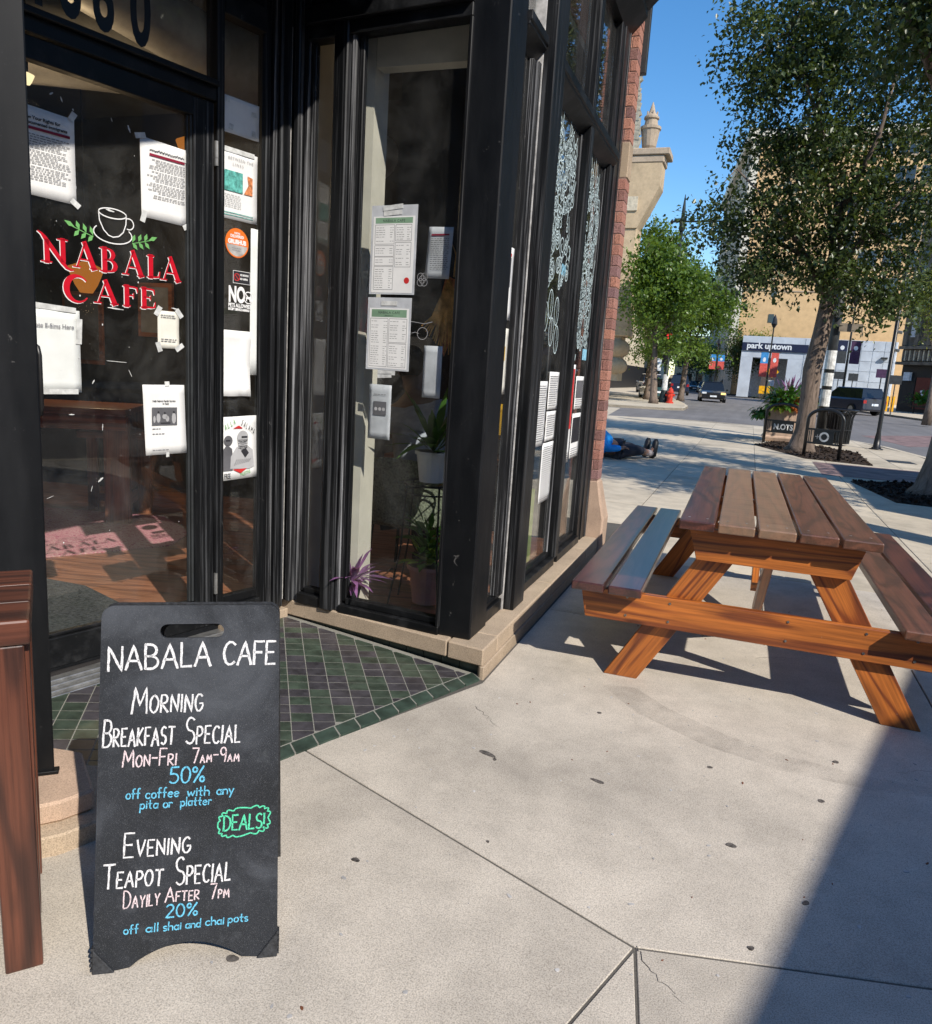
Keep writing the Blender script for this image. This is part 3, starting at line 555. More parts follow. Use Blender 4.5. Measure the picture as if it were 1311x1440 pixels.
# --- sill stones (wedge towards the entrance, joint near the corner)
sm = MB(); sm.prism([(-2.30, 3.50), (-1.235, 3.332), (-1.235, 3.56), (-2.30, 3.60)], .063, .148); sm.build('sill_stone', 'stone_cap', cafe, bevel=.006)
MB().prism([(-1.229, 3.331), (-1.034, 3.301), (-1.034, 3.52), (-1.229, 3.52)], .060, .1475).build('sill_stone', 'stone_cap', cafe, bevel=.007)
for y0, y1 in ((3.5225, 4.62), (4.624, 5.70), (5.704, 6.18)): MB().prism([(-1.30, y0), (-1.034+(y0-3.5)*.003, y0), (-1.034+(y1-3.5)*.003, y1), (-1.30, y1)], .062, .148).build('sill_stone', 'stone_cap', cafe, bevel=.006)
MB().prism([(-1.062, 3.318), (-1.048, 3.300), (-1.026, 3.300), (-1.03, 6.18), (-1.3, 6.18), (-1.3, 3.5), (-1.09, 3.5)], -.01, .0615).build('plinth_stone', 'stone_cap', cafe, bevel=.004)
# --- entrance side wall
part(SID, 'corner_post', 'black_frame', [(-.02, .05, .148, TOP, -.06, .012)]); part(SID, 'frame_rib', 'black_frame_worn', [(.052, .085, .148, TOP, -.06, .03)], .006); part(SID, 'frame_rib', 'black_frame_worn', [(.087, .118, .149, TOP, -.06, -.005)], .006); part(SID, 'frame_rib', 'black_frame_worn', [(.12, .146, .21, 2.93, -.05, -.018)], .004)
part(SID, 'mullion', 'black_frame', [(.28, .36, .148, TOP, -.06, .03)], .006); part(SID, 'frame_rib', 'black_frame_worn', [(.362, .392, .149, TOP, -.06, .005)], .006); part(SID, 'frame_rib', 'black_frame', [(.394, .42, .2, 2.93, -.05, -.018)], .004)
part(SID, 'frame_rail', 'black_rail', [(.12, .279, .148, .205, -.06, .015), (.147, .279, .206, .235, -.06, -.012)]); part(SID, 'frame_rail', 'black_rail', [(.395, .99, .148, .19, -.06, .018), (.42, .985, .191, .225, -.06, -.010)])
part(SID, 'frame_rib', 'black_frame', [(.975, .992, .19, 2.93, -.06, .02)]);
part(SID, 'transom_bar', 'black_rail', [(.12, .99, 2.93, 2.985, -.06, .02), (.12, .99, 2.986, 3.06, -.06, .05)])
MB(SID).box(.147, .28, .235, 2.93, -.045, -.039).build('pane', 'glass', cafe); MB(SID).box(.42, .976, .225, 2.93, -.045, -.039).build('pane', 'glass', cafe)
part(SID, 'wall_panel', 'black_metal', [(.12, .99, 3.061, TOP, -.055, .0)])
# --- door wall
DL = 1.41
part(DOO, 'door_jamb', 'black_frame', [(.972, 1.012, .11, TOP, -.06, .022)]); part(DOO, 'door_jamb', 'black_frame', [(-.06, -.003, .11, TOP, -.06, .022)])
part(DOO, 'transom_bar', 'black_rail', [(-.003, .97, 2.545, 2.60, -.06, .02), (-.003, .97, 2.601, 2.625, -.06, .045)])
part(DOO, 'corner_post', 'black_frame', [(1.25, 1.30, .11, TOP, -.05, -.012)]); part(DOO, 'frame_rib', 'black_frame_worn', [(1.302, 1.33, .11, TOP, -.05, .012)], .006); part(DOO, 'frame_rib', 'black_frame', [(1.332, 1.395, .11, TOP, -.05, .03)], .008)
part(DOO, 'frame_rib', 'caulk', [(1.398, 1.404, .149, 3.0, -.02, .018)], .001)
part(DOO, 'frame_rail', 'black_rail', [(1.013, 1.249, .10, .19, -.05, .015), (1.013, 1.249, .191, .235, -.05, -.01)]); part(DOO, 'transom_bar', 'black_rail', [(1.013, 1.249, 2.92, 3.02, -.05, .02)])
MB(DOO).box(1.013, 1.25, .235, 2.92, -.035, -.029).build('sidelight_pane', 'glass', cafe)
MB(DOO).box(-.003, .97, 2.626, 3.40, -.035, -.029).build('transom_pane', 'glass', cafe)
part(DOO, 'wall_panel', 'black_metal', [(-.06, .971, 3.40, TOP, -.06, .0), (1.013, 1.249, 3.021, TOP, -.06, .0)])
hn = empty('house_number', DOO(.5, 2.7, -.027)); put(hn, cafe)
for ch_, x_ in (('4', .165), ('6', .300), ('6', .432), ('0', .590)): text(ch_, .37, DOO, x_, 2.672, -.027, 'black_iron', 'digit', hn, bold=.010, sx=.50)
door = empty('door', DOO(0, .1, 0)); put(door, cafe)
part(DOO, 'door_stile', 'black_frame', [(.862, .968, .105, 2.54, -.045, .004)], .004, door); part(DOO, 'door_stile', 'black_frame', [(.0, .11, .105, 2.54, -.045, .004)], .004, door)
part(DOO, 'door_rail', 'black_rail', [(.111, .861, .105, .235, -.045, .003), (.111, .861, .236, .25, -.045, -.015)], .003, door); part(DOO, 'door_rail', 'black_rail', [(.111, .861, 2.46, 2.54, -.045, .003)], .003, door)
part(DOO, 'glazing_bead', 'dark_metal', [(.85, .861, .25, 2.46, -.03, -.005), (.838, .846, .25, 2.46, -.03, -.012)], .001, door)
MB(DOO).box(.111, .861, .25, 2.46, -.030, -.024).build('door_pane', 'glass', door)
for y0 in (2.275, .27): 
    hm = MB(DOO); hm.tube([(.971, y0, .016), (.971, y0+.105, .016)], .010, 10); hm.tube([(.971, y0+.034, .016), (.971, y0+.036, .016)], .0115, 10); hm.build('hinge', 'aluminium', door, smooth=False)
hm = MB(DOO); hp = [(.13, 1.44, .0), (.135, 1.44, .03), (.14, 1.43, .048), (.142, 1.40, .055), (.142, 1.30, .056), (.142, 1.20, .055), (.14, 1.175, .048), (.135, 1.165, .03), (.13, 1.165, .0)]
hm.tube(hp, .0095, 10); hm.build('handle', 'black_iron', door, smooth=True)
part(DOO, 'threshold', 'aluminium', [(-.05, 1.0, .045, .075, -.05, .055), (-.05, 1.0, .04, .066, .057, .085), (-.05, 1.0, .035, .057, .087, .12), (-.05, 1.0, .03, .048, .122, .15)], .002); part(DOO, 'threshold', 'black_metal', [(-.05, 1.0, .03, .103, -.05, -.002)], .001)
part(DOO, 'sill_stone', 'stone_cap', [(1.005, 1.42, .03, .10, -.10, .045)], .004)
# lettering and sticker marks on the door pane
ZP = -.0232
def dtext(s_, size, xs, ys, mat, **k): return text(s_, size, DOO, xs, ys, ZP, mat, parent=door, **k)
def serif(m, ch, x, y, h, w, z, thick):          # thick stems, thin hairlines and slab serifs
    def st(x0, y0, x1, y1, a, b=None): m.ribbon([(x+x0*w, y+y0*h), (x+x1*w, y+y1*h)], [a*thick, (b or a)*thick], z)
    def se(px, py, l=.3): m.ribbon([(x+px*w-l*w/2, y+py*h), (x+px*w+l*w/2, y+py*h)], .28*thick, z)
    def cv(P, W): m.ribbon([(x+a*w, y+b*h) for a, b in P], [q*thick for q in W], z)
    if ch == 'A': st(.5, 1.02, .10, 0, .35); st(.48, 1.04, .92, 0, .95, 1.15); st(.22, .33, .74, .33, .28); se(.09, 0, .34); se(.92, 0, .36)
    if ch == 'B': st(.2, 0, .2, 1, 1.1); se(.1, 1, .35); se(.1, 0, .35); cv([(.2,1)]+[(.35+.38*cos(t), .75+.25*sin(t)) for t in np.linspace(1.5, -1.5, 9)]+[(.2,.5)], [.25,.3,.4,.7,.9,1,.9,.7,.4,.3,.25]); cv([(.2,.5)]+[(.42+.44*cos(t), .26+.26*sin(t)) for t in np.linspace(1.5, -1.5, 9)]+[(.2,0)], [.25,.3,.4,.7,.9,1.1,1,.8,.4,.3,.3])
    if ch == 'L': st(.25, 0, .25, 1, 1.1); se(.25, 1, .5); se(.2, 0, .4); cv([(.2,.01),(.6,.01),(.85,.05),(.92,.3)], [.3,.35,.5,.25])
    if ch in 'FE':
        st(.22, 0, .22, 1, 1.1); se(.2, 1, .4); se(.22, 0, .45); cv([(.2,.98),(.7,.98),(.88,.95),(.92,.72)], [.35,.35,.5,.2]); cv([(.22,.54),(.6,.54),(.66,.54)], [.3,.3,.35]); cv([(.66,.66),(.66,.42)], [.2,.25])
        if ch == 'E': cv([(.2,.02),(.75,.02),(.92,.06),(.97,.32)], [.35,.35,.5,.2])
    if ch == 'C': P = [(.55+.52*cos(t), .5+.55*sin(t)) for t in np.linspace(.75, 5.6, 22)]; cv(P, [.25,.3,.4,.5,.65,.85,1,1.15,1.25,1.3,1.3,1.25,1.15,1,.85,.7,.55,.45,.4,.35,.3,.25])
    if ch == 'N': st(.22, -.02, .22, .86, 1.0); se(.2, -.02, .42); st(.88, .1, .88, 1, 1.0); se(.88, 1, .42); cv([(-.12,1.22),(.02,1.14),(.15,.98),(.5,.5),(.85,.02),(1.02,-.18),(1.2,-.26),(1.34,-.24)], [.2,.45,.8,.9,.8,.6,.4,.15])
for mat_, dz, dx, dy, th in (('white_vinyl', -.0228, -.0028, -.0032, .0200), ('red_vinyl', -.0218, .0, .0, .0195)):
    m = MB(DOO)
    for ch, x_, yb, h_, w_ in (('N', .203, 1.760, .088, .094), ('A', .332, 1.755, .092, .085), ('B', .442, 1.753, .090, .070), ('A', .540, 1.753, .092, .085), ('L', .648, 1.755, .088, .064), ('A', .718, 1.753, .092, .086)): serif(m, ch, x_+dx, yb+dy, h_, w_, dz, th)
    for ch, x_, yb, h_, w_ in (('C', .292, 1.622, .092, .090), ('A', .415, 1.624, .086, .088), ('F', .535, 1.624, .080, .070), ('E', .615, 1.624, .080, .070)): serif(m, ch, x_+dx, yb+dy, h_, w_, dz, th)
    m.build('lettering', mat_, door)
m = MB(DOO)                                     # outlined cup and saucer
ell = lambda cx, cy, rx, ry, a0, a1, n=18: [(cx+rx*cos(radians(a0+(a1-a0)*i/n)), cy+ry*sin(radians(a0+(a1-a0)*i/n))) for i in range(n+1)]
m.ribbon(ell(.495, 1.985, .060, .019, 0, 360, 22), .0045, -.022); m.ribbon([(.435, 1.985), (.438, 1.95), (.455, 1.915), (.475, 1.897), (.495, 1.892), (.52, 1.899), (.54, 1.918), (.552, 1.95), (.555, 1.985)], .0045, -.022)
m.ribbon(ell(.565, 1.955, .022, .022, 110, -110, 10), .0045, -.022); m.ribbon(ell(.495, 1.905, .083, .038, 148, 392, 22), .0045, -.022)
m.build('cup_drawing', 'white_vinyl', door)
m = MB(DOO)
def leaf2(cx, cy, a, l, w): m.add([(cx, cy, -.022), (cx+cos(a)*l*.5-sin(a)*w, cy+sin(a)*l*.5+cos(a)*w, -.022), (cx+cos(a)*l, cy+sin(a)*l, -.022), (cx+cos(a)*l*.5+sin(a)*w, cy+sin(a)*l*.5-cos(a)*w, -.022)], [(0, 1, 2, 3)])
for s_, ox in ((-1, .41), (1, .58)):
    for i in range(3):
        bx, by = ox+s_*i*.028, 1.885+i*.006
        for da in (70, -50): leaf2(bx, by, radians(90-s_*90+s_*da) if s_ > 0 else radians(180-da), .036, .0085)
    leaf2(ox+s_*.075, 1.905, radians(25 if s_ > 0 else 155), .045, .009); m.ribbon([(ox, 1.88), (ox+s_*.09, 1.908)], .003, -.0221)
m.build('leaf_sprig', 'green_vinyl', door)
# --- left pillar on its stone plinth
PB = PC+Vector((-.80, .60, 0))*.34; PA0 = PC-PUX*2.5
MB().prism([(PC.x, PC.y), (PB.x, PB.y), (PB.x-PUX.x*2.5, PB.y-PUX.y*2.5), (PA0.x, PA0.y)], .135, TOP).build('pillar', 'black_metal', cafe, bevel=.004)
part(PIL, 'pillar_foot', 'black_metal', [(-1.0, 1.512, .13, .142, -.02, .012)], .002)
MB().prism([(-1.665, 1.615), (-1.705, 1.515), (-1.77, 1.435), (-3.2, .18), (-3.4, .4), (-2.2, 1.75), (-1.9, 1.85)], -.01, .062).build('plinth_stone', 'stone_cap', cafe, bevel=.006)
MB().prism([(-1.72, 1.645), (-1.755, 1.555), (-1.82, 1.475), (-3.25, .22), (-3.4, .4), (-2.2, 1.75), (-1.93, 1.80)], .0625, .130).build('plinth_stone', 'limestone_pink', cafe, bevel=.008)
part(PIL, 'wall', 'brick', [(-7, -1.01, -.1, 9.5, -.35, 0.0)], 0)
MB().prism([(-2.16, 1.868), (-2.30, 1.75), (-2.80, 2.10), (-2.668, 2.135)], 0, TOP).build('jamb_wall', 'black_metal', cafe)
# --- upper storey and soffit, room shell
PW = PIL(-7, 0, 0)
foot = [(-1.03, 3.27), (-1.12, 3.37), (-1.36, 3.45), (-1.36, 6.34), (-9.2, 6.34), (-9.2, -4.0), (PW.x, PW.y), (-1.72, 1.52)]
MB().prism(foot, TOP, 9.5).build('upper_storey', 'brick', cafe)
floor_poly = [(-2.64, 2.12), (-2.31, 3.50), (-1.28, 3.44), (-1.22, 6.2), (-9, 6.2), (-9, -3.6), (-6, -2.6), (-2.30, 1.80)]
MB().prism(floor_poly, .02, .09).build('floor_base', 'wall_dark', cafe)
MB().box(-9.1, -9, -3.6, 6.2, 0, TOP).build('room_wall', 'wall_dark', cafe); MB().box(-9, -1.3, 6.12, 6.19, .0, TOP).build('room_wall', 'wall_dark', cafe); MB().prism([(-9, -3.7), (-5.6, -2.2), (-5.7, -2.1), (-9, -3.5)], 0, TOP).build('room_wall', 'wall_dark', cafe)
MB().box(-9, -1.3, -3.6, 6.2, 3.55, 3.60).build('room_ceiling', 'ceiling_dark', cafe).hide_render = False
cutp = [(-9, -3), (-2.12, 1.80), (-2.66, 2.14), (-2.33, 3.50), (-1.28, 3.44), (-1.22, 6.2), (-9, 6.2)]
# floor boards by the door: each board its own piece
fu = Vector((.97, .24)).normalized(); fv = Vector((-fu.y, fu.x)); org = Vector((-2.31, 3.50)); nD = (DOO.w.x, DOO.w.y)
for i in range(-14, 24):
    a = org+fv*(i*.125); st_ = (i*37 % 10)/10*1.4
    for jx in range(-4, 3):
        x0, x1 = jx*1.7-st_, jx*1.7+1.697-st_
        P = [tuple(a+fu*x0), tuple(a+fu*x1), tuple(a+fu*x1+fv*.123), tuple(a+fu*x0+fv*.123)]
        c0 = nD[0]*-2.34+nD[1]*3.50-.03
        Q1 = clip(P, nD[0], nD[1], c0); Q2 = clip(clip(P, -nD[0], -nD[1], -c0), SID.w.x, SID.w.y, SID.w.x*CN[0]+SID.w.y*CN[1]-.07) if len(clip(P, -nD[0], -nD[1], -c0)) > 2 else []
        for P in (Q1, Q2):
            for h_ in ((1, 0, -1.30), (0, 1, 6.1), (-1, 0, 7.0)):
                if len(P) > 2: P = clip(P, *h_)
            if len(P) < 3 or abs(area(P)) < .004 or min(p[1] for p in P) < 1.9: continue
            M = Matrix.Translation((a.x, a.y, .095)) @ Matrix.Rotation(atan2(fu.y, fu.x), 4, 'Z')
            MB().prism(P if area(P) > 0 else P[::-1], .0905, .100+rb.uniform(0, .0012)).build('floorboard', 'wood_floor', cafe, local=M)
# --- tiled entrance floor, falling towards the pavement
B0, B1 = Vector((-1.035, 3.285)), Vector((-1.69, 1.60)); bd = (B1-B0).normalized(); bn = Vector((bd.y, -bd.x)); 
if bn.dot(Vector((-2.2, 3.4))-B0) < 0: bn = -bn
SLP = .040
tz = lambda x, y: .003+SLP*max(0, (Vector((x, y))-B0).dot(bn))
reg = [(-1.075, 3.30), (-2.29, 3.48), (-2.70, 2.10), (-1.97, 1.70), (-1.715, 1.63)]
reg = reg if area(reg) > 0 else reg[::-1]
gb = inset(reg, -.03); gm2 = MB(); gm2.add([(x, y, tz(x, y)+.0024) for x, y in gb]+[(x, y, -.08) for x, y in gb], [tuple(range(len(gb)))]+[(i, len(gb)+i, len(gb)+(i+1) % len(gb), (i+1) % len(gb)) for i in range(len(gb))]); 
tfl = structure(gm2.build('entrance_floor', 'tile_grout'))
def tilep(P, mat, gap=.0035, jit=0.0, h=.0035):
    Q = inset(P, gap)
    if len(Q) < 3 or area(Q) < .0003: return
    m = MB(); n = len(Q); z0 = rb.uniform(-.0006, .0006)
    m.add([(x, y, tz(x, y)-.01) for x, y in Q]+[(x, y, tz(x, y)+h+z0) for x, y in Q], [tuple(range(n-1, -1, -1)), tuple(range(n, 2*n))]+[(i, (i+1) % n, n+(i+1) % n, n+i) for i in range(n)]); m.build('tile', mat, tfl)
nb_ = 17; BL = (B1-B0).length
for i in range(nb_):
    a = B0+bd*(BL*i/nb_); b = B0+bd*(BL*(i+1)/nb_); sk = bd*-.03
    P = [tuple(a), tuple(b), tuple(b+bn*.078+sk), tuple(a+bn*.078+sk)]; P = P if area(P) > 0 else P[::-1]; tilep(P, 'tile_border')
e1 = Vector((.87, .49)).normalized(); e2 = Vector((-.57, .82)).normalized(); o_ = Vector((-1.5, 2.7)); lines = [(B0+bn*.080, bd, bn)]
q0 = B0+bn*.08; q1 = B1+bn*.08; reg2 = clip(reg, -bn.x, -bn.y, -(bn.x*q0.x+bn.y*q0.y)); reg2 = reg2 if area(reg2) > 0 else reg2[::-1]
cells = []
for i in range(-22, 22):
    for j in range(-26, 26):
        a = o_+e1*(i*.088)+e2*(j*.0735); P = [tuple(a), tuple(a+e1*.088), tuple(a+e1*.088+e2*.0735), tuple(a+e2*.0735)]
        P = clip_convex(P, reg2)
        if len(P) < 3: continue
        blk = ((i+(j//2))//2) % 2; rr = rb.random()
        cells.append((hypot(a.x, a.y), P, 'tile_purple' if (blk == 0) != (rr < .10) else 'tile_green'))
cells.sort(key=lambda c: c[0])
for _, P, mt_ in cells[:265]: tilep(P, mt_, gap=.0021)
for mt_ in ('tile_purple', 'tile_green'):       # the rest, farther back, joined by colour
    m = MB()
    for _, P, m2_ in cells[265:]:
        if m2_ != mt_: continue
        Q = inset(P, .0021)
        if len(Q) < 3 or area(Q) < .0003: continue
        n = len(Q); z0 = rb.uniform(-.0005, .0005); m.add([(x, y, tz(x, y)-.01) for x, y in Q]+[(x, y, tz(x, y)+.0035+z0) for x, y in Q], [tuple(range(n, 2*n))]+[(i, (i+1) % n, n+(i+1) % n, n+i) for i in range(n)])
    m.build('back_tiles', mt_, tfl)['kind'] = 'stuff'
# riser tiles under the sill
ru = Vector((-1.07+2.29, 3.335-3.50)); rl = ru.length; ru.normalize()
for i in range(12):
    a = Vector((-2.29, 3.515))+ru*(rl*i/12); b = Vector((-2.29, 3.515))+ru*(rl*(i+1)/12-.004); nrm = Vector((-ru.y, ru.x))
    MB().prism([tuple(a), tuple(b), tuple(b+nrm*.02), tuple(a+nrm*.02)], -.01, .0625).build('tile', 'tile_border', tfl)

# ================================================================== A-FRAME CHALKBOARD
sign = empty('sandwich_board', (-1.2, 1.36, 0), 'black plastic A-frame chalkboard lettered NABALA CAFE with morning and evening specials, standing before the entrance', 'signboard')
su = Vector((.359, .226, 0)).normalized(); snb = Vector((-su.y, su.x, 0)); sup = snb*sin(radians(12))+Vector((0, 0, cos(radians(12))))
SG = Fr((-1.289, 1.211, 0), su, sup); SW, SH = .424, .865
def panel_outline(W=SW, H=SH, r=.028):
    P = [(0, 0), (.052, .0)]
    for i in range(0, 15):
        t = i/14; P.append((.082+.258*t, .004+.048*sin(pi*t)**.8))
    P += [(.372, 0), (W, 0), (W-.012, H-r)]
    P += [(W-.012-r+r*cos(radians(a)), H-r+r*sin(radians(a))) for a in range(10, 91, 16)]
    P += [(r+r*cos(radians(a)), H-r+r*sin(radians(a))) for a in range(90, 181, 15)]
    return P
def panel_with_slot(name, fr, z0, z1, mat, sy=.803, sh=.017):
    O = panel_outline(); S = [(.150+.018*cos(radians(a)), sy+sh*sin(radians(a))) for a in range(90, 271, 20)]+[(.262+.018*cos(radians(a)), sy+sh*sin(radians(a))) for a in range(-90, 91, 20)]
    bm = bmesh.new(); ov = [bm.verts.new(fr(x, y, z1)) for x, y in O]; sv = [bm.verts.new(fr(x, y, z1)) for x, y in S]
    es = [bm.edges.new((ov[i], ov[(i+1) % len(ov)])) for i in range(len(ov))]+[bm.edges.new((sv[i], sv[(i+1) % len(sv)])) for i in range(len(sv))]
    bmesh.ops.triangle_fill(bm, use_beauty=True, use_dissolve=False, edges=es)
    r = bmesh.ops.extrude_face_region(bm, geom=bm.faces[:]); vs = [g for g in r['geom'] if isinstance(g, bmesh.types.BMVert)]
    bmesh.ops.translate(bm, verts=vs, vec=fr.w*(z0-z1)); bmesh.ops.recalc_face_normals(bm, faces=bm.faces[:])
    me = bpy.data.meshes.new(name); bm.to_mesh(me); bm.free(); return link_mesh(name, me, mat, sign)
fp = panel_with_slot('front_panel', SG, -.011, 0, 'chalkboard')
SB = Fr(SG(0, SH, -.030)-(snb*-sin(radians(12))+Vector((0, 0, cos(radians(12)))))*SH, su, snb*-sin(radians(12))+Vector((0, 0, cos(radians(12)))))
bp = panel_with_slot('back_panel', SB, -.011, 0, 'sign_plastic', .778, .028)
def spart(name, boxes, mat='sign_plastic', fr=SG, bevel=.003):
    m = MB(fr)
    for b in boxes: m.box(*b)
    return m.build(name, mat, sign, bevel=bevel)
spart('hinge', [(.03, .09, SH-.012, SH-.001, -.045, -.015)]); spart('hinge', [(.32, .38, SH-.012, SH-.001, -.045, -.015)])
for pts_ in ([(0, -.004), (.052, -.004), (.0, .055)], [(SW, -.004), (SW-.052, -.004), (SW, .060)]):
    m = MB(SG); q = [(x, y) for x, y in pts_]; q = q if area(q) > 0 else q[::-1]; m.prism(q, -.026, .007); m.build('corner_foot', 'sign_plastic', sign, bevel=.002)
m = MB(SG)
for k in range(5): m.box(-.004, .004, .004+k*.012, .010+k*.012, -.02, .004); m.box(SW-.003, SW+.004, .004+k*.012, .010+k*.012, -.02, .004)
m.build('grip_ridges', 'sign_plastic', sign)['kind'] = 'stuff'
ZC = .0009; LW = .0046
def chalkline(mat, items):
    m = MB(SG); rr = random.Random(hash(mat) % 7+1 if False else 5)
    for it in items:
        m = MB(SG); s_, x, y, h, wd = it[:5]; kw = it[5] if len(it) > 5 else {}; lw = kw.pop('lw', LW); strokes(m, s_, x, y, h, lw, ZC, width=wd, rnd=rr, **kw); m.build('lettering', mat, fp)
chalkline('chalk_white', [('NABALA', .018, .709, .058, .232, dict(lw=.0058, slope=.045, skew=.0)), ('CAFE', .281, .720, .056, .122, dict(lw=.006)), ('Morning', .073, .608, .062, .160, {}), ('Breakfast', .010, .530, .063, .160, {}), ('Special', .196, .529, .063, .127, {}),
  ('Evening', .063, .266, .057, .149, {}), ('Teapot', .018, .194, .056, .133, {}), ('Special', .181, .192, .065, .126, {})])
chalkline('chalk_pink', [('Mon-Fri', .055, .480, .040, .121, dict(lw=.0036)), ('7am-9am', .213, .483, .035, .109, dict(lw=.0034, small=.5)), ('Dayily', .065, .146, .041, .080, dict(lw=.0034)), ('After', .159, .152, .034, .077, dict(lw=.0034)), ('7pm', .262, .151, .036, .044, dict(lw=.0034, small=.55))])
chalkline('chalk_blue', [('50%', .162, .436, .038, .080, dict(lw=.0042)), ('20%', .161, .115, .030, .072, dict(lw=.0038)),
  ('off', .065, .404, .024, .031, dict(caps=False, lw=.0031)), ('coffee', .109, .403, .024, .075, dict(caps=False, lw=.0031)), ('with', .204, .403, .024, .050, dict(caps=False, lw=.0031)), ('any', .272, .403, .024, .039, dict(caps=False, lw=.0031)),
  ('pita', .097, .379, .023, .040, dict(caps=False, lw=.003)), ('or', .149, .379, .022, .021, dict(caps=False, lw=.003)), ('platter', .189, .380, .022, .071, dict(caps=False, lw=.003)),
  ('off', .067, .084, .021, .033, dict(caps=False, lw=.003)), ('all', .117, .084, .021, .027, dict(caps=False, lw=.003)), ('shai', .156, .084, .021, .040, dict(caps=False, lw=.003)), ('and', .207, .085, .021, .034, dict(caps=False, lw=.003)), ('chai', .253, .087, .021, .042, dict(caps=False, lw=.003)), ('pots', .306, .089, .021, .046, dict(caps=False, lw=.003))])
m = MB(SG); rr = random.Random(4); strokes(m, 'DEALS!', .290, .314, .036, .0042, ZC, width=.096, rnd=rr)
cl = []
for i in range(121):
    t = 2*pi*i/120; b = abs(sin(t*8.5))*.006; ex = .0565; ey = .0295; sx_ = abs(cos(t))**.6*(1 if cos(t) > 0 else -1); sy_ = abs(sin(t))**.6*(1 if sin(t) > 0 else -1); cl.append((.3385+sx_*(ex+b), .3335+sy_*(ey+b)+(sx_*ex)*.10))
m.ribbon(cl, .0034, ZC); m.build('lettering', 'chalk_green', fp)

# ================================================================== PICNIC TABLE
TB = dict(cx=.1767, cy=4.7735, th=.0086, g=.0141, w=.1555, L=1.2218, ht=.8412, hs=.4867, ws=.8793, gs=.0202, wf=.7045, yb=1.140, wl=.1627, Ls=1.2297, wb=.8459)
TT = .042
pt = empty('picnic_table', (TB['cx'], TB['cy'], 0), 'large brown stained wooden picnic table with attached benches on the pavement', 'picnic table', rz=TB['th'])
def TP(x, y, z): c, s = cos(TB['th']), sin(TB['th']); return Vector((TB['cx']+x*c-y*s, TB['cy']+x*s+y*c, z))
W5 = 5*TB['w']+4*TB['g']; rt = random.Random(9)
for i in range(5):
    x = -W5/2+i*(TB['w']+TB['g'])+TB['w']/2; e = rt.uniform(-.012, .012)
    board('top_board', ['wood_brown', 'wood_worn_sheen', 'wood_worn_sheen', 'wood_worn_slight', 'wood_worn_slight'][i], pt, TP(x, -TB['L']+e*.3, TB['ht']-TT/2), TP(x, TB['L']+e, TB['ht']-TT/2), TB['w'], TT, bevel=.006)
for s in (-1, 1):
    for k in (0, 1):
        x = s*(TB['ws']-TB['w']/2-k*(TB['w']+TB['gs']))
        board('seat_board', 'wood_gloss' if s < 0 else ('wood_worn_slight' if k else 'wood_brown'), pt, TP(x, -TB['Ls'], TB['hs']-TT/2), TP(x, TB['Ls'], TB['hs']-TT/2), TB['w'], TT, bevel=.006)
BD = .150
X = TP(1, 0, 0)-TP(0, 0, 0); Y = TP(0, 1, 0)-TP(0, 0, 0)
for s in (-1, 1):
    y = s*(TB['yb']-TT/2)
    board('seat_bearer', 'wood_orange', pt, TP(-TB['wb'], y, TB['hs']-TT-BD/2-.001), TP(TB['wb'], y, TB['hs']-TT-BD/2-.001), BD, TT, up=-Y, bevel=.003, cut=(.03, .03))
    board('top_bearer', 'wood_orange', pt, TP(-.372, y, TB['ht']-TT-BD/2-.001), TP(.372, y, TB['ht']-TT-BD/2-.001), BD, TT, up=-Y, bevel=.003, cut=(.045, .045))
    yl = s*(TB['yb']-TT*1.5-.002)
    for q in (-1, 1):                            # splayed legs, cut level at both ends
        m = MB(); xb, xt = q*TB['wf'], q*.235; wl = TB['wl']*q; f = Fr(TP(0, yl, 0), X); zt = TB['ht']-TT-.002
        P = [(xb, 0), (xb-wl, 0), (xt-wl, zt), (xt, zt)]; P = P if area(P) > 0 else P[::-1]
        m.prism(P, -TT/2, TT/2, f)
        ax = Vector((xt-xb, 0, zt)); ang = atan2(zt, xt-xb)
        Mx = f.M((xb+xt)/2, zt/2, 0) @ Matrix.Rotation(ang, 4, 'Z')
        m.build('leg', 'wood_orange', pt, local=Mx, bevel=.003)
    board('brace', 'wood_orange', pt, TP(0, s*(TB['yb']-TT-.004), TB['ht']-TT-.03), TP(0, s*.28, TB['hs']-.28), .085, TT, up=X, bevel=.003)
board('centre_bearer', 'wood_orange', pt, TP(-.36, 0, TB['ht']-TT-.05), TP(.36, 0, TB['ht']-TT-.05), .09, TT, up=Y, bevel=.003)
m = MB()
for s in (-1, 1):
    for x in (-.62, -.42, .42, .62, .1):
        for dz in (.05, -.04): c = TP(x, -TB['yb']-.0012, TB['hs']-TT-BD/2+dz); f = Fr(c, X); m.prism([(cos(a)*.006, sin(a)*.006) for a in np.linspace(0, 5.5, 8)], -.001, .002, f)
for i in range(5):
    for dx in (-.04, .04):
        for s in (-1, 1): c = TP(-W5/2+i*(TB['w']+TB['g'])+TB['w']/2+dx, s*(TB['yb']-.02), TB['ht']); m.lathe([(.0055, c.z-.002), (.0055, c.z+.0012)], (c.x, c.y), 8)
m.build('screw_heads', 'aluminium', pt)['kind'] = 'stuff'

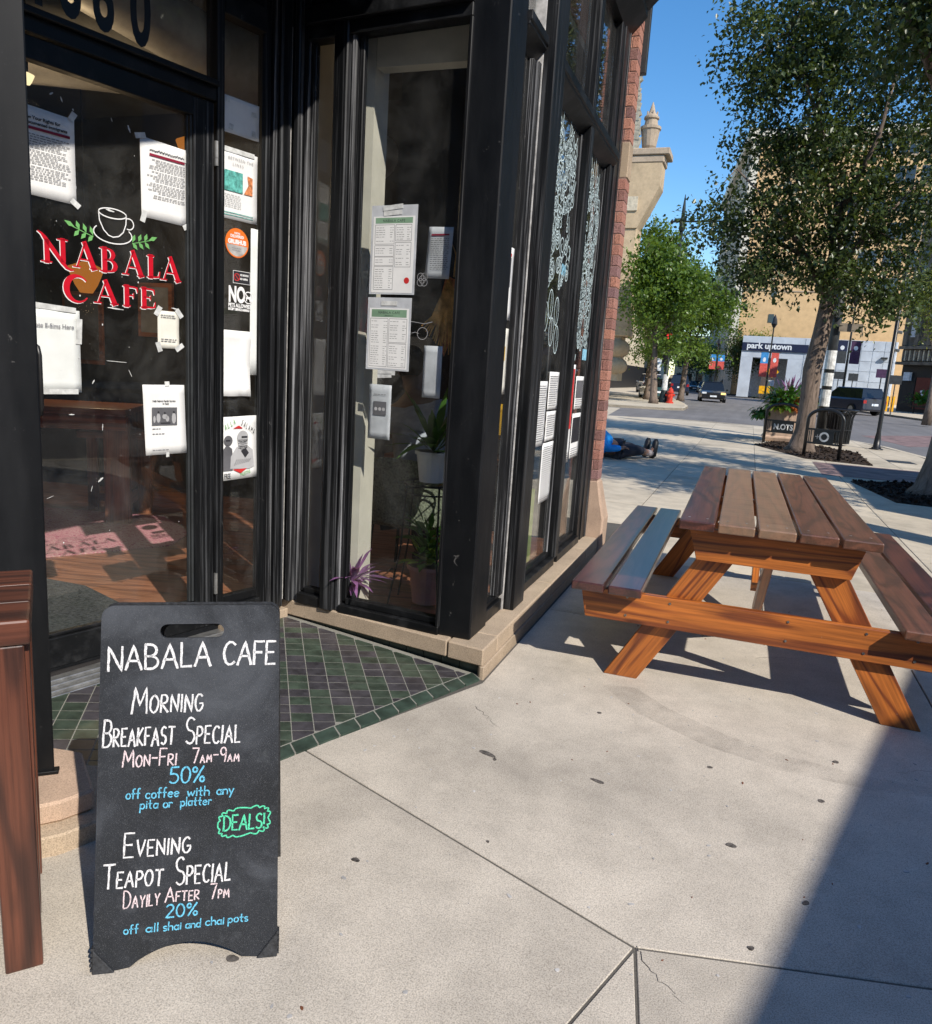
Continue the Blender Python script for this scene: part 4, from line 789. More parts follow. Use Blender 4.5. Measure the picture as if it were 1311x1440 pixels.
# ================================================================== BROWN WOODEN TABLE AT THE LEFT EDGE
bt = empty('wooden_bench', (-1.6, 1.1, 0), 'red brown stained wooden table cut off by the left edge, beside the black pillar', 'table')
a = Vector((-.66, -.74, 0)).normalized(); b_ = Vector((-.74, .66, 0)).normalized(); K0 = Vector((-1.425, 1.185, 0))
up = Vector((0, 0, 1))
for i in range(3): board('top_board', 'wood_redbrown', bt, K0+b_*(.07+i*.145)+up*.828+a*-.012, K0+b_*(.07+i*.145)+a*1.5+up*.828, .142, .058, bevel=.006)
board('apron', 'wood_redbrown', bt, K0+b_*.03+a*.03+up*.73, K0+b_*.03+a*1.4+up*.73, .13, .03, up=-b_, bevel=.003)
board('apron', 'wood_redbrown', bt, K0+b_*.06+a*.016+up*.72, K0+b_*.39+a*.016+up*.72, .14, .03, up=a, bevel=.003)
board('leg', 'wood_redbrown', bt, K0+b_*.025+a*.040+up*.797, Vector((-1.450, 1.167, .0)), .078, .04, up=-b_, bevel=.004)
board('leg', 'wood_redbrown', bt, K0+b_*.065+a*.012+up*.797, K0+b_*.065+a*.012+up*.10, .06, .04, up=-a, bevel=.004)
board('leg', 'wood_redbrown', bt, K0+b_*.36+a*.05+up*.797, K0+b_*.37+a*.05, .11, .04, up=b_, bevel=.004)
for k in range(3): board('side_board', 'wood_redbrown', bt, K0+b_*.05+a*.09+up*(.16+k*.19+.09), K0+b_*.05+a*1.4+up*(.16+k*.19+.09), .18, .02, up=-b_, bevel=.003)

# ================================================================== PAPERS AND STICKERS ON THE GLASS
def dashes(m, x0, x1, y, h, z, rnd, ind=0):
    x = x0+ind
    while x < x1-.006:
        w = rnd.uniform(.006, .020); w = min(w, x1-x); m.box(x, x+w, y, y+h, z, z+.0002); x += w+.004
def paper(fr, x0, x1, y0, y1, z, name, label, mat='paper', cat='notice', sk=(0, 0, 0, 0), group=None, curl=.003):
    """sheet with slightly uneven corners and a little curl; returns the thing"""
    m = MB(fr); nx, ny = 6, 8; vs = []
    rnd = random.Random(int(abs(x0*1000+y0*777)))
    for j in range(ny+1):
        for i in range(nx+1):
            u, v = i/nx, j/ny; x = x0+(x1-x0)*u+(sk[0]*(1-v)+sk[1]*v); y = y0+(y1-y0)*v+(sk[2]*(1-u)+sk[3]*u)
            zz = z+curl*abs(sin(u*pi*1.3+rnd.random()*.2))*(.4+.6*abs(v-.5)*2)*(1 if i in (0, nx) or j in (0, ny) else .35)
            vs.append((x, y, zz))
    m.add(vs, [(j*(nx+1)+i, j*(nx+1)+i+1, (j+1)*(nx+1)+i+1, (j+1)*(nx+1)+i) for j in range(ny) for i in range(nx)])
    root = empty(name, fr((x0+x1)/2, y0, z), label, cat, group)
    o = m.build('sheet', mat, root, smooth=True); sd = o.modifiers.new('thickness', 'SOLIDIFY'); sd.thickness = .0004; return root
def printed(root, fr, mat, fn, name='print'):
    m = MB(fr); fn(m); return m.build(name, mat, root)
def tapes(root, fr, L, z):
    for (x, y, a, l) in L:
        c, s = cos(radians(a)), sin(radians(a)); w = .011
        MB(fr).prism([(x-c*l+s*w, y-s*l-c*w), (x+c*l+s*w*1.2, y+s*l-c*w*.9), (x+c*l-s*w, y+s*l+c*w), (x-c*l-s*w*1.1, y-s*l+c*w)], z, z+.0006).build('tape', 'tape', root)
ZD = -.0235
rn = random.Random(21)
# rights notice in English, upper left of the door
r = paper(DOO, .135, .345, 1.99, 2.305, ZD, 'notice', 'white rights notice with maroon bar taped to upper left of the door glass', sk=(0, 0, .004, -.003))
text('Know Your Rights for', .0165, DOO, .142, 2.262, ZD+.0045, 'ink', parent=r, bold=.0005); text('Undocumented Immigrants', .0158, DOO, .142, 2.244, ZD+.0045, 'ink', parent=r, bold=.0005)
printed(r, DOO, 'maroon', lambda m: m.box(.142, .326, 2.226, 2.236, ZD+.0042, ZD+.0045)); printed(r, DOO, 'ink_mid', lambda m: [dashes(m, .144, .33-rn.uniform(0, .05), 2.208-k*.0088-(k//6)*.004, .0024, ZD+.0042, rn) for k in range(18)])
tapes(r, DOO, [(.338, 2.31, 60, .018), (.34, 1.992, -35, .02)], ZD+.004)
r = paper(DOO, .625, .845, 1.995, 2.314, ZD, 'notice', 'white notice in Arabic taped to the upper right of the door glass', sk=(0, -.003, .003, -.002))
printed(r, DOO, 'ink', lambda m: [m.ribbon([(.665+i*.0125, 2.272+rn.uniform(-.002, .002)), (.671+i*.0125, 2.276+rn.uniform(-.003, .005)), (.677+i*.0125, 2.272)], .0032, ZD+.0045) for i in range(13)])
printed(r, DOO, 'maroon', lambda m: m.box(.663, .832, 2.250, 2.260, ZD+.0042, ZD+.0045)); printed(r, DOO, 'ink_mid', lambda m: [dashes(m, .645+rn.uniform(0, .06), .832, 2.236-k*.0088-(k//5)*.004, .0024, ZD+.0042, rn) for k in range(17)])
tapes(r, DOO, [(.622, 2.318, 15, .024), (.845, 2.28, 80, .022), (.852, 2.15, 90, .02), (.632, 2.0, 75, .024), (.838, 1.992, 30, .016)], ZD+.004)
r = paper(DOO, .150, .345, 1.255, 1.582, ZD-.003, 'notice', 'large white sheet headed Donate E-Sims Here on the lower left of the door glass'); 
text('Donate E-Sims Here', .023, DOO, .128, 1.508, ZD+.0025, 'ink_grey', parent=r, bold=.0004); tapes(r, DOO, [(.24, 1.586, -3, .09), (.34, 1.50, 88, .05), (.24, 1.258, 0, .09)], ZD+.001)
r = paper(DOO, .694, .800, 1.455, 1.618, ZD, 'notice', 'small cream sheet held by four strips of tape under the letters CAFE', 'paper_old'); printed(r, DOO, 'ink_grey', lambda m: [dashes(m, .708, .785, y, .003, ZD+.0042, rn) for y in (1.598, 1.589, 1.494, 1.485)])
tapes(r, DOO, [(.694, 1.615, 60, .022), (.80, 1.612, -50, .022), (.697, 1.46, 110, .022), (.80, 1.462, 35, .022)], ZD+.004)
# appeal sheet with a photo
r = paper(DOO, .622, .830, .978, 1.293, ZD, 'notice', 'white appeal sheet with a grey photograph hanging low on the door glass', sk=(.006, -.006, -.001, .001))
text('Help Sejood Family Survive', .0105, DOO, .662, 1.218, ZD+.0045, 'ink', parent=r, bold=.0003); text('in Gaza', .0105, DOO, .712, 1.206, ZD+.0045, 'ink', parent=r, bold=.0003)
printed(r, DOO, 'ink_mid', lambda m: m.box(.658, .785, 1.112, 1.192, ZD+.0042, ZD+.0044), 'photo'); printed(r, DOO, 'ink_light', lambda m: [m.prism([(x+cos(t)*w, 1.145+dy+sin(t)*h) for t in np.linspace(0, 5.6, 9)], ZD+.0044, ZD+.0046) for x, w, h, dy in ((.690, .010, .022, 0), (.722, .013, .012, .006), (.735, .009, .014, -.004), (.768, .011, .026, -.002), (.670, .006, .016, -.006))], 'photo')
printed(r, DOO, 'ink', lambda m: [m.prism([(x+cos(t)*.005, y+sin(t)*.006) for t in np.linspace(0, 5.6, 7)], ZD+.0046, ZD+.0048) for x, y in ((.690, 1.170), (.722, 1.166), (.768, 1.170))]+[m.box(.70, .75, 1.118, 1.124, ZD+.0046, ZD+.0048)], 'photo')
printed(r, DOO, 'ink_grey', lambda m: [dashes(m, .66, x, y, .003, ZD+.0042, rn) for x, y in ((.70, 1.095), (.725, 1.072), (.74, .998))]); tapes(r, DOO, [(.735, 1.298, 5, .012), (.735, .976, 0, .008)], ZD+.004)
# loose strips of tape and paper shreds on the door glass
sh = MB(DOO); rsh = random.Random(17)
for x, y, a, l, w in ((.262, 2.372, 40, .008, .008), (.30, 2.362, -70, .010, .006), (.50, 2.345, 110, .008, .003), (.575, 2.33, 110, .014, .009), (.485, 1.995, -5, .018, .010), (.50, 1.606, -3, .035, .007), (.78, 1.632, -6, .017, .007), (.50, 1.387, -3, .045, .0035), (.395, 1.30, 60, .010, .006), (.43, 1.11, 85, .014, .005), (.415, .885, 40, .014, .010), (.20, .83, 20, .014, .003), (.375, .85, 75, .013, .0025), (.30, 1.165, 0, .012, .005), (.345, 2.05, 80, .010, .004), (.56, 1.34, 115, .016, .004)):
    n_ = 7; c, s = cos(radians(a)), sin(radians(a)); P = []
    for k in range(n_): t_ = -1+2*k/(n_-1); P.append((x+c*l*t_-s*w*rsh.uniform(.25, .6)*(1-abs(t_)*.6), y+s*l*t_+c*w*rsh.uniform(.25, .6)*(1-abs(t_)*.6)))
    for k in range(n_): t_ = 1-2*k/(n_-1); P.append((x+c*l*t_+s*w*rsh.uniform(.25, .6)*(1-abs(t_)*.6), y+s*l*t_-c*w*rsh.uniform(.25, .6)*(1-abs(t_)*.6)))
    sh.prism(P, ZD, ZD+.0005)
for _ in range(22):
    x, y = rsh.uniform(.15, .85), rsh.uniform(.6, 2.4); r_ = rsh.choice((.001, .0015, .0015, .003)); sh.prism([(x+cos(t)*r_, y+sin(t)*r_*rsh.uniform(.7, 2)) for t in (0, 1.2, 2.6, 3.9, 5.1)], ZD, ZD+.0003)
sh.build('tape_remnants', 'tape', door)['kind'] = 'stuff'
# --- sidelight
ZS = -.0275
S = lambda s_: 1.41-s_
r = paper(DOO, S(.386), S(.168), 2.446, 2.604, ZS, 'notice', 'blank white sheet at the top of the narrow sidelight, half in shade', sk=(0, 0, .0, .002)); tapes(r, DOO, [(S(.35), 2.585, 0, .010), (S(.20), 2.56, 0, .014), (S(.33), 2.475, 80, .012), (S(.20), 2.475, 90, .012)], ZS+.004)
r = paper(DOO, S(.392), S(.176), 2.070, 2.380, ZS, 'poster', 'faded flyer with a teal picture in the sidelight', 'paper', 'poster'); text('BETWEEN THE', .019, DOO, S(.345), 2.335, ZS+.0045, 'ink_light', parent=r, spacing=1.2); text('LINES', .019, DOO, S(.32), 2.31, ZS+.0045, 'ink_light', parent=r, spacing=1.4)
printed(r, DOO, 'teal_print', lambda m: m.box(S(.365), S(.262), 2.195, 2.285, ZS+.0042, ZS+.0045), 'picture'); printed(r, DOO, 'orange_print', lambda m: m.prism([(S(.255), 2.195), (S(.205), 2.195), (S(.205), 2.275), (S(.235), 2.28), (S(.228), 2.24)], ZS+.0042, ZS+.0045), 'picture')
printed(r, DOO, 'ink_light', lambda m: [dashes(m, S(.37), S(.27), 2.178-k*.009, .0022, ZS+.0042, rn) for k in range(7)]); printed(r, DOO, 'teal_print', lambda m: [m.box(S(.38), S(.20), 2.098-k*.011, 2.101-k*.011, ZS+.0042, ZS+.0044) for k in range(2)]); tapes(r, DOO, [(S(.28), 2.375, 0, .085)], ZS+.004)
r = empty('sticker', DOO(S(.29), 1.9, ZS), 'round orange delivery sticker with the word GRUBHUB', 'sticker'); circ = lambda cx, cy, rr_, n=28, a0=0, a1=360: [(cx+rr_*cos(radians(a0+(a1-a0)*i/n)), cy+rr_*sin(radians(a0+(a1-a0)*i/n))) for i in range(n)]
MB(DOO).prism(circ(S(.290), 1.968, .0675), ZS, ZS+.0006).build('disc', 'orange_vinyl', r); MB(DOO).prism([(S(.290)+.061*cos(radians(a)), 1.968+.061*sin(radians(a))) for a in range(-172, -7, 9)], ZS+.0007, ZS+.001).build('lower_half', 'caulk', r)
text("WE'RE", .012, DOO, S(.290), 2.008, ZS+.0012, 'white_vinyl', parent=r, align='CENTER', bold=.0004); text('DELIVERED', .0175, DOO, S(.290), 1.992, ZS+.0012, 'white_vinyl', parent=r, align='CENTER', bold=.0007, sx=.9); text('GRUBHUB', .027, DOO, S(.290), 1.964, ZS+.0012, 'white_vinyl', parent=r, align='CENTER', bold=.0016, sx=.84)
printed(r, DOO, 'ink_grey', lambda m: [dashes(m, S(.32), S(.262), 1.942-k*.010, .003, ZS+.0011, rn) for k in range(2)])
r = empty('sticker', DOO(S(.26), 1.78, ZS), 'small black no smoking sticker with red symbol', 'sticker'); MB(DOO).box(S(.312), S(.211), 1.783, 1.842, ZS, ZS+.0004).build('backing', 'white_vinyl', r); MB(DOO).box(S(.310), S(.213), 1.785, 1.840, ZS+.0004, ZS+.0007).build('face', 'ink', r)
m = MB(DOO); m.ribbon(circ(S(.290), 1.812, .016, 20)+[(S(.290)+.016, 1.812)], .0035, ZS+.001); m.ribbon([(S(.302), 1.824), (S(.278), 1.800)], .0035, ZS+.001); m.build('symbol', 'red_print', r); text('NO SMOKING', .0125, DOO, S(.271), 1.820, ZS+.001, 'white_vinyl', parent=r, bold=.0006, sx=.62); text('NO VAPING', .0125, DOO, S(.271), 1.802, ZS+.001, 'white_vinyl', parent=r, bold=.0006, sx=.66)
r = empty('sticker', DOO(S(.26), 1.66, ZS), 'white NO PETS ALLOWED lettering on the sidelight glass', 'sticker')
text('NO', .100, DOO, S(.338), 1.697, ZS, 'white_vinyl', parent=r, bold=.0045, sx=.62); m = MB(DOO); m.ribbon(circ(S(.220), 1.722, .027, 22)+[(S(.220)+.027, 1.722)], .005, ZS); m.ribbon([(S(.239), 1.741), (S(.201), 1.703)], .005, ZS); m.prism([(S(.236), 1.716), (S(.206), 1.716), (S(.202), 1.735), (S(.212), 1.727), (S(.232), 1.727)], ZS, ZS+.0003); m.box(S(.234), S(.229), 1.705, 1.717, ZS, ZS+.0003); m.box(S(.213), S(.208), 1.705, 1.717, ZS, ZS+.0003); m.build('symbol', 'white_vinyl', r)
text('PETS ALLOWED', .0235, DOO, S(.338), 1.672, ZS, 'white_vinyl', parent=r, bold=.0011, sx=.78); text('EXCEPT SERVICE ANIMALS', .0155, DOO, S(.338), 1.656, ZS, 'white_vinyl', parent=r, bold=.001, sx=.68)
r = paper(DOO, S(.392), S(.214), 1.245, 1.560, ZS, 'notice', 'curled blank white sheet below the NO PETS lettering', curl=.02)
r = paper(DOO, S(.206), S(.165), 1.35, 2.05, ZS-.004, 'paper_strip', 'narrow white paper strip along the right edge of the sidelight', cat='paper strip')
r = paper(DOO, S(.390), S(.166), .825, 1.141, ZS, 'poster', 'white poster of two veiled figures with green, black and red lettering', 'paper', 'poster', sk=(.008, 0, .0, .008))
def figs(m, z=ZS+.0044): 
    m.prism([(S(.370), .875), (S(.375), .975), (S(.345), 1.005), (S(.315), .985), (S(.305), .90), (S(.31), .875)], z, z+.0002); m.prism(circ(S(.338), 1.025, .026, 14), z, z+.0002)
printed(r, DOO, 'ink_mid', figs, 'figure'); printed(r, DOO, 'ink_light', lambda m: [m.prism([(S(.325), .885), (S(.322), .945), (S(.29), .99), (S(.27), 1.0), (S(.22), .998), (S(.188), .975), (S(.178), .89), (S(.21), .878)], ZS+.0046, ZS+.0048), m.prism(circ(S(.250), 1.040, .034, 16), ZS+.0046, ZS+.0048), m.prism([(S(.282), 1.03), (S(.218), 1.03), (S(.222), .985), (S(.25), .97), (S(.275), .985)], ZS+.0046, ZS+.0048)], 'figure')
printed(r, DOO, 'ink', lambda m: [m.prism([(S(.262), .972), (S(.232), .985), (S(.212), .96), (S(.235), .935)], ZS+.005, ZS+.0052), m.box(S(.258), S(.222), 1.036, 1.046, ZS+.005, ZS+.0052), m.box(S(.352), S(.326), 1.022, 1.030, ZS+.005, ZS+.0052)]+[m.ribbon([(S(.30)+k*.012, .90+k*.002), (S(.285)+k*.012, .93)], .0025, ZS+.0051) for k in range(8)]+[m.ribbon([(S(.278), 1.022-k*.012), (S(.25), 1.015-k*.012), (S(.222), 1.022-k*.012)], .002, ZS+.0051) for k in range(4)], 'figure')
printed(r, DOO, 'red_print', lambda m: [m.prism([(S(.31), .880), (S(.262), .858), (S(.225), .882)], ZS+.0054, ZS+.0056), m.prism([(S(.31), 1.085), (S(.275), 1.10), (S(.25), 1.085)], ZS+.005, ZS+.0052)], 'figure')
for ch, i in zip('YALLA', range(5)): text(ch, .040, Fr(DOO(S(.372)+i*.017, 1.068+i*.009, ZS+.0056), DOO.u*1+Vector((0, 0, .45)), Vector((0, 0, 1))-DOO.u*.3), 0, 0, 0, 'green_vinyl', parent=r, sx=.45)
for ch, i in zip('SALAMA', range(6)): text(ch, .040, Fr(DOO(S(.262)+i*.014, 1.103-i*.009, ZS+.0056), DOO.u*1-Vector((0, 0, .5)), Vector((0, 0, 1))+DOO.u*.35), 0, 0, 0, 'ink', parent=r, sx=.42)
text('FREE', .038, DOO, S(.362), .836, ZS+.0056, 'ink', parent=r, sx=.5); text('PALESTINE', .026, Fr(DOO(S(.262), .842, ZS+.0056), DOO.u+Vector((0, 0, .25)), Vector((0, 0, 1))-DOO.u*.2), 0, 0, 0, 'green_vinyl', parent=r, sx=.52)
# --- menus in the entrance side window (frame SID, x measured from the inner corner)
ZW = -.0375
def menu(x0, x1, y0, y1, label, title, sub, cols):
    r = empty('menu', SID((x0+x1)/2, y0, ZW), label, 'menu'); MB(SID).box(x0-.012, x1+.012, y0-.008, y1+.05, ZW, ZW+.0012).build('sleeve', 'plastic_sleeve', r); MB(SID).box(x0, x1, y0, y1, ZW+.0013, ZW+.0018).build('sheet', 'paper', r)
    z = ZW+.0019; MB(SID).box(x0+.012, x1-.012, y1-.042 if sub else y1-.032, y1-.006, z, z+.0002).build('header', 'sage', r); text(title, .017, SID, (x0+x1)/2, y1-.026, z+.0004, 'ink', parent=r, align='CENTER', spacing=1.15)
    if sub: text(sub, .009, SID, (x0+x1)/2, y1-.038, z+.0004, 'ink', parent=r, align='CENTER')
    m = MB(SID)
    for a, b, c, d in cols:
        X0, X1, Y0, Y1 = x0+(x1-x0)*a, x0+(x1-x0)*b, y0+(y1-y0)*c, y0+(y1-y0)*d
        for P in ([(X0, Y0), (X1, Y0)], [(X1, Y0), (X1, Y1)], [(X1, Y1), (X0, Y1)], [(X0, Y1), (X0, Y0)]): m.ribbon(P, .0018, z)
        y = Y1-.014
        while y > Y0+.006: dashes(m, X0+.006, X0+(X1-X0)*.55-rn.uniform(0, .01), y, .0018, z, rn); dashes(m, X1-.024, X1-.004, y, .0018, z, rn); y -= .0105 if rn.random() > .25 else .019
    m.build('print', 'ink_mid', r); return r
r1 = menu(.493, .722, 1.785, 2.135, 'upper menu sheet in a plastic sleeve with green header, in the side window', 'NABALA CAFE', None, [(.05, .52, .64, .89), (.55, .93, .68, .89), (.05, .52, .48, .62), (.55, .93, .34, .66), (.05, .52, .36, .47), (.05, .52, .04, .345)])
printed(r1, SID, 'red_print', lambda m: m.prism(circ(.690, 1.842, .015, 10), ZW+.002, ZW+.0024), 'emblem'); tapes(r1, SID, [(.60, 2.175, 5, .055), (.60, 2.15, 3, .05)], ZW+.003)
r2 = menu(.490, .712, 1.425, 1.712, 'lower menu sheet with green header hanging under the first', 'NABALA CAFE', 'BREAKFAST', [(.03, .48, .03, .83), (.51, .96, .44, .83), (.51, .96, .03, .42)]); tapes(r2, SID, [(.60, 1.735, 0, .045), (.60, 1.405, 0, .05), (.59, 1.39, 4, .04)], ZW+.003)
r = paper(SID, .795, .925, 1.855, 2.085, ZW-.006, 'notice', 'grey notice taped inside the side window to the right of the menus', 'plastic_sleeve', sk=(-.012, 0, 0, -.004)); printed(r, SID, 'ink_mid', lambda m: [dashes(m, .81, .905, 2.03-k*.0085, .0026, ZW-.0015, rn) for k in range(17)]); printed(r, SID, 'maroon', lambda m: m.box(.812, .905, 2.045, 2.052, ZW-.002, ZW-.0015))
r = paper(SID, .800, .900, 1.30, 1.545, ZW-.006, 'notice', 'pale translucent slip below the hanging fan in the side window', 'plastic_sleeve')
r = paper(SID, .50, .63, 1.075, 1.345, ZW-.006, 'notice', 'pale leaflet low in the side window under the menus', 'plastic_sleeve'); printed(r, SID, 'ink_mid', lambda m: [dashes(m, .53, .60, 1.295, .003, ZW-.0015, rn), m.box(.53, .605, 1.195, 1.262, ZW-.0018, ZW-.0015)]); printed(r, SID, 'ink_light', lambda m: [m.prism(circ(x, 1.225, .009, 8), ZW-.0014, ZW-.0012) for x in (.545, .568, .59)])
m = MB(SID)
for cx, cy in ((.765, 1.86), (.785, 1.86), (.765, 1.835), (.785, 1.835), (.775, 1.848)): m.ribbon(circ(cx, cy, .017, 16)+[(cx+.017, cy)], .0022, ZW)
m.ribbon(circ(.79, 1.60, .028, 16)+[(.818, 1.60)], .0022, ZW); m.ribbon([(.72, 1.655), (.80, 1.645), (.84, 1.655)], .0022, ZW); m.ribbon([(.73, 1.60), (.75, 1.605), (.77, 1.60)], .002, ZW); m.build('window_doodle', 'ink_light', cafe)
# --- street windows: painted scrollwork and papers
def swirl(m, x0, x1, y0, y1, z, n, rnd, w=.006):
    for _ in range(n):
        cx, cy = rnd.uniform(x0+.04, x1-.04), rnd.uniform(y0+.03, y1-.03); R = rnd.uniform(.03, .075); a0 = rnd.uniform(0, 6.28); sgn = rnd.choice((-1, 1)); turns = rnd.uniform(1.1, 2.0)*2*pi; N = 26
        P = [(min(x1, max(x0, cx+R*(1-.75*i/N)*cos(a0+sgn*turns*i/N))), cy+R*(1-.75*i/N)*sin(a0+sgn*turns*i/N)) for i in range(N+1)]
        m.ribbon(P, w, z)
        if rnd.random() < .6:
            ex, ey = P[0]; dx = rnd.uniform(-.05, .05); m.ribbon([(ex, ey), (min(x1, max(x0, ex+dx)), ey+rnd.uniform(.04, .1)), (min(x1, max(x0, ex+dx*2)), ey+rnd.uniform(.1, .16))], w, z)
rs = random.Random(8)
r = empty('window_painting', FAC(4.5, 2, -.04), 'white painted scrollwork on the second street window', 'window painting'); m = MB(FAC); swirl(m, 4.30, 5.05, 1.95, 2.88, -.0405, 130, rs, .0075); m.build('scrollwork', 'doodle_paint', r)['kind'] = 'stuff'
m = MB(FAC)
for cx, cy in ((4.66, 1.86), (4.82, 1.83), (4.56, 1.78), (4.72, 1.70), (4.86, 1.66)): m.ribbon([(cx+.055*cos(t), cy+.085*sin(t)) for t in np.linspace(0, 6.28, 16)], .008, -.0405); m.ribbon([(cx, cy-.07), (cx+.01, cy), (cx, cy+.07)], .005, -.0405)
m.build('flowers', 'doodle_paint', r); text('SMV', .09, FAC, 4.86, 2.06, -.0402, 'doodle_blue', parent=r, bold=.003, sx=.7)
r = empty('window_painting', FAC(5.4, 2, -.04), 'white and blue painted scrollwork on the third street window by the pier', 'window painting'); m = MB(FAC); swirl(m, 5.36, 5.87, 1.62, 2.88, -.0405, 110, rs, .0075); m.build('scrollwork', 'doodle_paint', r)['kind'] = 'stuff'; text('emv', .09, FAC, 5.38, 1.55, -.0402, 'doodle_paint', parent=r, bold=.003, sx=.7); MB(FAC).box(5.72, 5.86, 1.56, 1.64, -.041, -.0402).build('patch', 'doodle_blue', r)
r = paper(FAC, 3.66, 3.84, 1.70, 2.05, -.041, 'poster', 'tall poster with an orange figure in the narrow street window', 'paper', 'poster'); printed(r, FAC, 'ink_mid', lambda m: m.box(3.675, 3.80, 1.86, 2.0, -.0375, -.037)); printed(r, FAC, 'orange_vinyl', lambda m: m.prism([(3.68, 1.72), (3.75, 1.72), (3.77, 1.80), (3.72, 1.87), (3.68, 1.82)], -.037, -.0365)); printed(r, FAC, 'red_print', lambda m: m.box(3.675, 3.80, 2.005, 2.02, -.0375, -.037))
r = paper(FAC, 3.66, 3.84, 1.33, 1.66, -.041, 'poster', 'cream poster with yellow figures below the orange one', 'paper_old', 'poster'); printed(r, FAC, 'yellow_print', lambda m: [m.box(3.70, 3.80, 1.50, 1.57, -.0375, -.037), m.box(3.70, 3.78, 1.41, 1.45, -.0375, -.037)]); printed(r, FAC, 'ink', lambda m: [m.prism(circ(3.71+k*.05, 1.62, .016, 10), -.0375, -.037) for k in range(2)])
for x0, x1, y0, y1, lb in ((4.50, 4.74, 1.00, 1.40, 'lilac tinted sheet in the second street window'), (4.78, 5.03, 1.22, 1.46, 'upper white flyer beside the lilac sheet'), (4.78, 5.02, 1.02, 1.21, 'middle white flyer under the first'), (4.74, 5.02, .62, 1.01, 'long white poster with red mark low in the second street window')):
    r = paper(FAC, x0, x1, y0, y1, -.041, 'notice', lb); printed(r, FAC, 'ink_mid', lambda m: [dashes(m, x0+.015, x1-.015-rn.uniform(0, .03), y1-.03-k*.014, .004, -.037, rn) for k in range(int((y1-y0-.04)/.014))])
for x0, x1, y0, y1, mt, lb in ((5.34, 5.52, .82, 1.52, 'red_print', 'red edged paper in the third street window'), (5.58, 5.84, 1.20, 1.44, 'ink_mid', 'white flyer with grey picture in the third street window'), (5.56, 5.84, .84, 1.17, 'ink', 'white poster framing a black photograph in the third street window')):
    r = paper(FAC, x0, x1, y0, y1, -.041, 'poster', lb, cat='poster'); printed(r, FAC, mt, lambda m: m.box(x0+.02, x1-.02, y0+(y1-y0)*.35, y1-.03, -.037, -.0366), 'picture'); printed(r, FAC, 'ink_mid', lambda m: [dashes(m, x0+.02, x1-.02, y0+.02+k*.016, .004, -.037, rn) for k in range(4)])
MB(FAC).box(4.40, 4.72, .25, .72, -.09, -.06).build('green_card', 'leaf_lime', cafe)

# ================================================================== INSIDE THE CAFE
MB().box(-2.09, -1.875, 3.60, 3.75, .1, 3.55).build('room_post', 'wall_cream', cafe); MB().box(-2.285, -2.165, 3.70, 3.80, .1, 3.55).build('room_post', 'wall_cream', cafe); MB().box(-1.87, -1.25, 3.60, 3.68, 2.84, 3.55).build('bulkhead', 'wall_cream', cafe)
MB().box(-1.874, -1.28, 3.9, 3.95, 1.6, 3.55).build('hanging_panel', 'wall_dark', cafe)
m = MB(); m.tube([(-6.5, 2.6, 3.2), (-2.6, 4.6, 3.2)], .24, 20); m.build('air_duct', 'duct', cafe, smooth=True)
m = MB(); m.tube([(-3.0, 5.9, 3.05), (-3.5, 2.2, 3.35)], .17, 20); m.build('air_duct', 'duct', cafe, smooth=True)
rug = MB(); rug.prism([(-5.0, 3.35), (-4.15, 3.42), (-3.66, 4.22), (-3.80, 4.60), (-4.35, 4.95), (-5.6, 4.6)], .1015, .109); tag(rug.build('rug', 'rug'), 'magenta and pink patterned rug inside, under the brown table', 'rug')
mt = MB(); mt.prism([(-4.4, 2.6), (-2.82, 2.52), (-2.62, 2.95), (-3.40, 3.23), (-4.4, 3.2)], .1015, .108); tag(mt.build('doormat', 'doormat'), 'dark grey mat just inside the glass door', 'doormat')
# brown counter table behind the door
tb = empty('indoor_table', (-4.9, 4.6, .1), 'dark brown wooden table seen through the door behind the rug', 'table')
tu = Vector((.86, .50, 0)).normalized(); tv = Vector((-.5, .86, 0)); O_ = Vector((-4.37, 4.60, .1))
board('table_top', 'wood_table_in', tb, O_+tv*.3+up*.86, O_+tv*.3-tu*1.8+up*.86, .75, .05, bevel=.005); board('apron', 'wood_table_in', tb, O_+tv*-.04+up*.78, O_+tv*-.04-tu*1.8+up*.78, .11, .03, up=-tv)
board('leg', 'wood_table_in', tb, O_-tu*.08+up*.83, O_-tu*.08, .18, .07, up=-tv); board('leg', 'wood_table_in', tb, O_-tu*1.65+up*.83, O_-tu*1.65, .18, .07, up=-tv); board('leg', 'wood_table_in', tb, O_-tu*.08+tv*.6+up*.83, O_-tu*.08+tv*.6, .16, .07, up=-tv); board('rail', 'wood_table_in', tb, O_-tu*.06+tv*.55+up*.16, O_-tu*.06+tv*.05+up*.16, .10, .04, up=tu)
st = empty('stool', (-4.5, 5.1, .1), 'low brown stool leg and rail beyond the table', 'stool'); P_ = Vector((-4.60, 5.02, .1)); board('leg', 'wood_table_in', st, P_+up*.62, P_, .10, .05, up=-tv); board('leg', 'wood_table_in', st, P_+tu*-.4+up*.62, P_+tu*-.4, .08, .05, up=-tv); board('seat', 'wood_table_in', st, P_+tu*.06+up*.65, P_-tu*.46+up*.65, .4, .05); board('rail', 'wood_table_in', st, P_+up*.12, P_-tu*.4+up*.12, .06, .03, up=-tv)
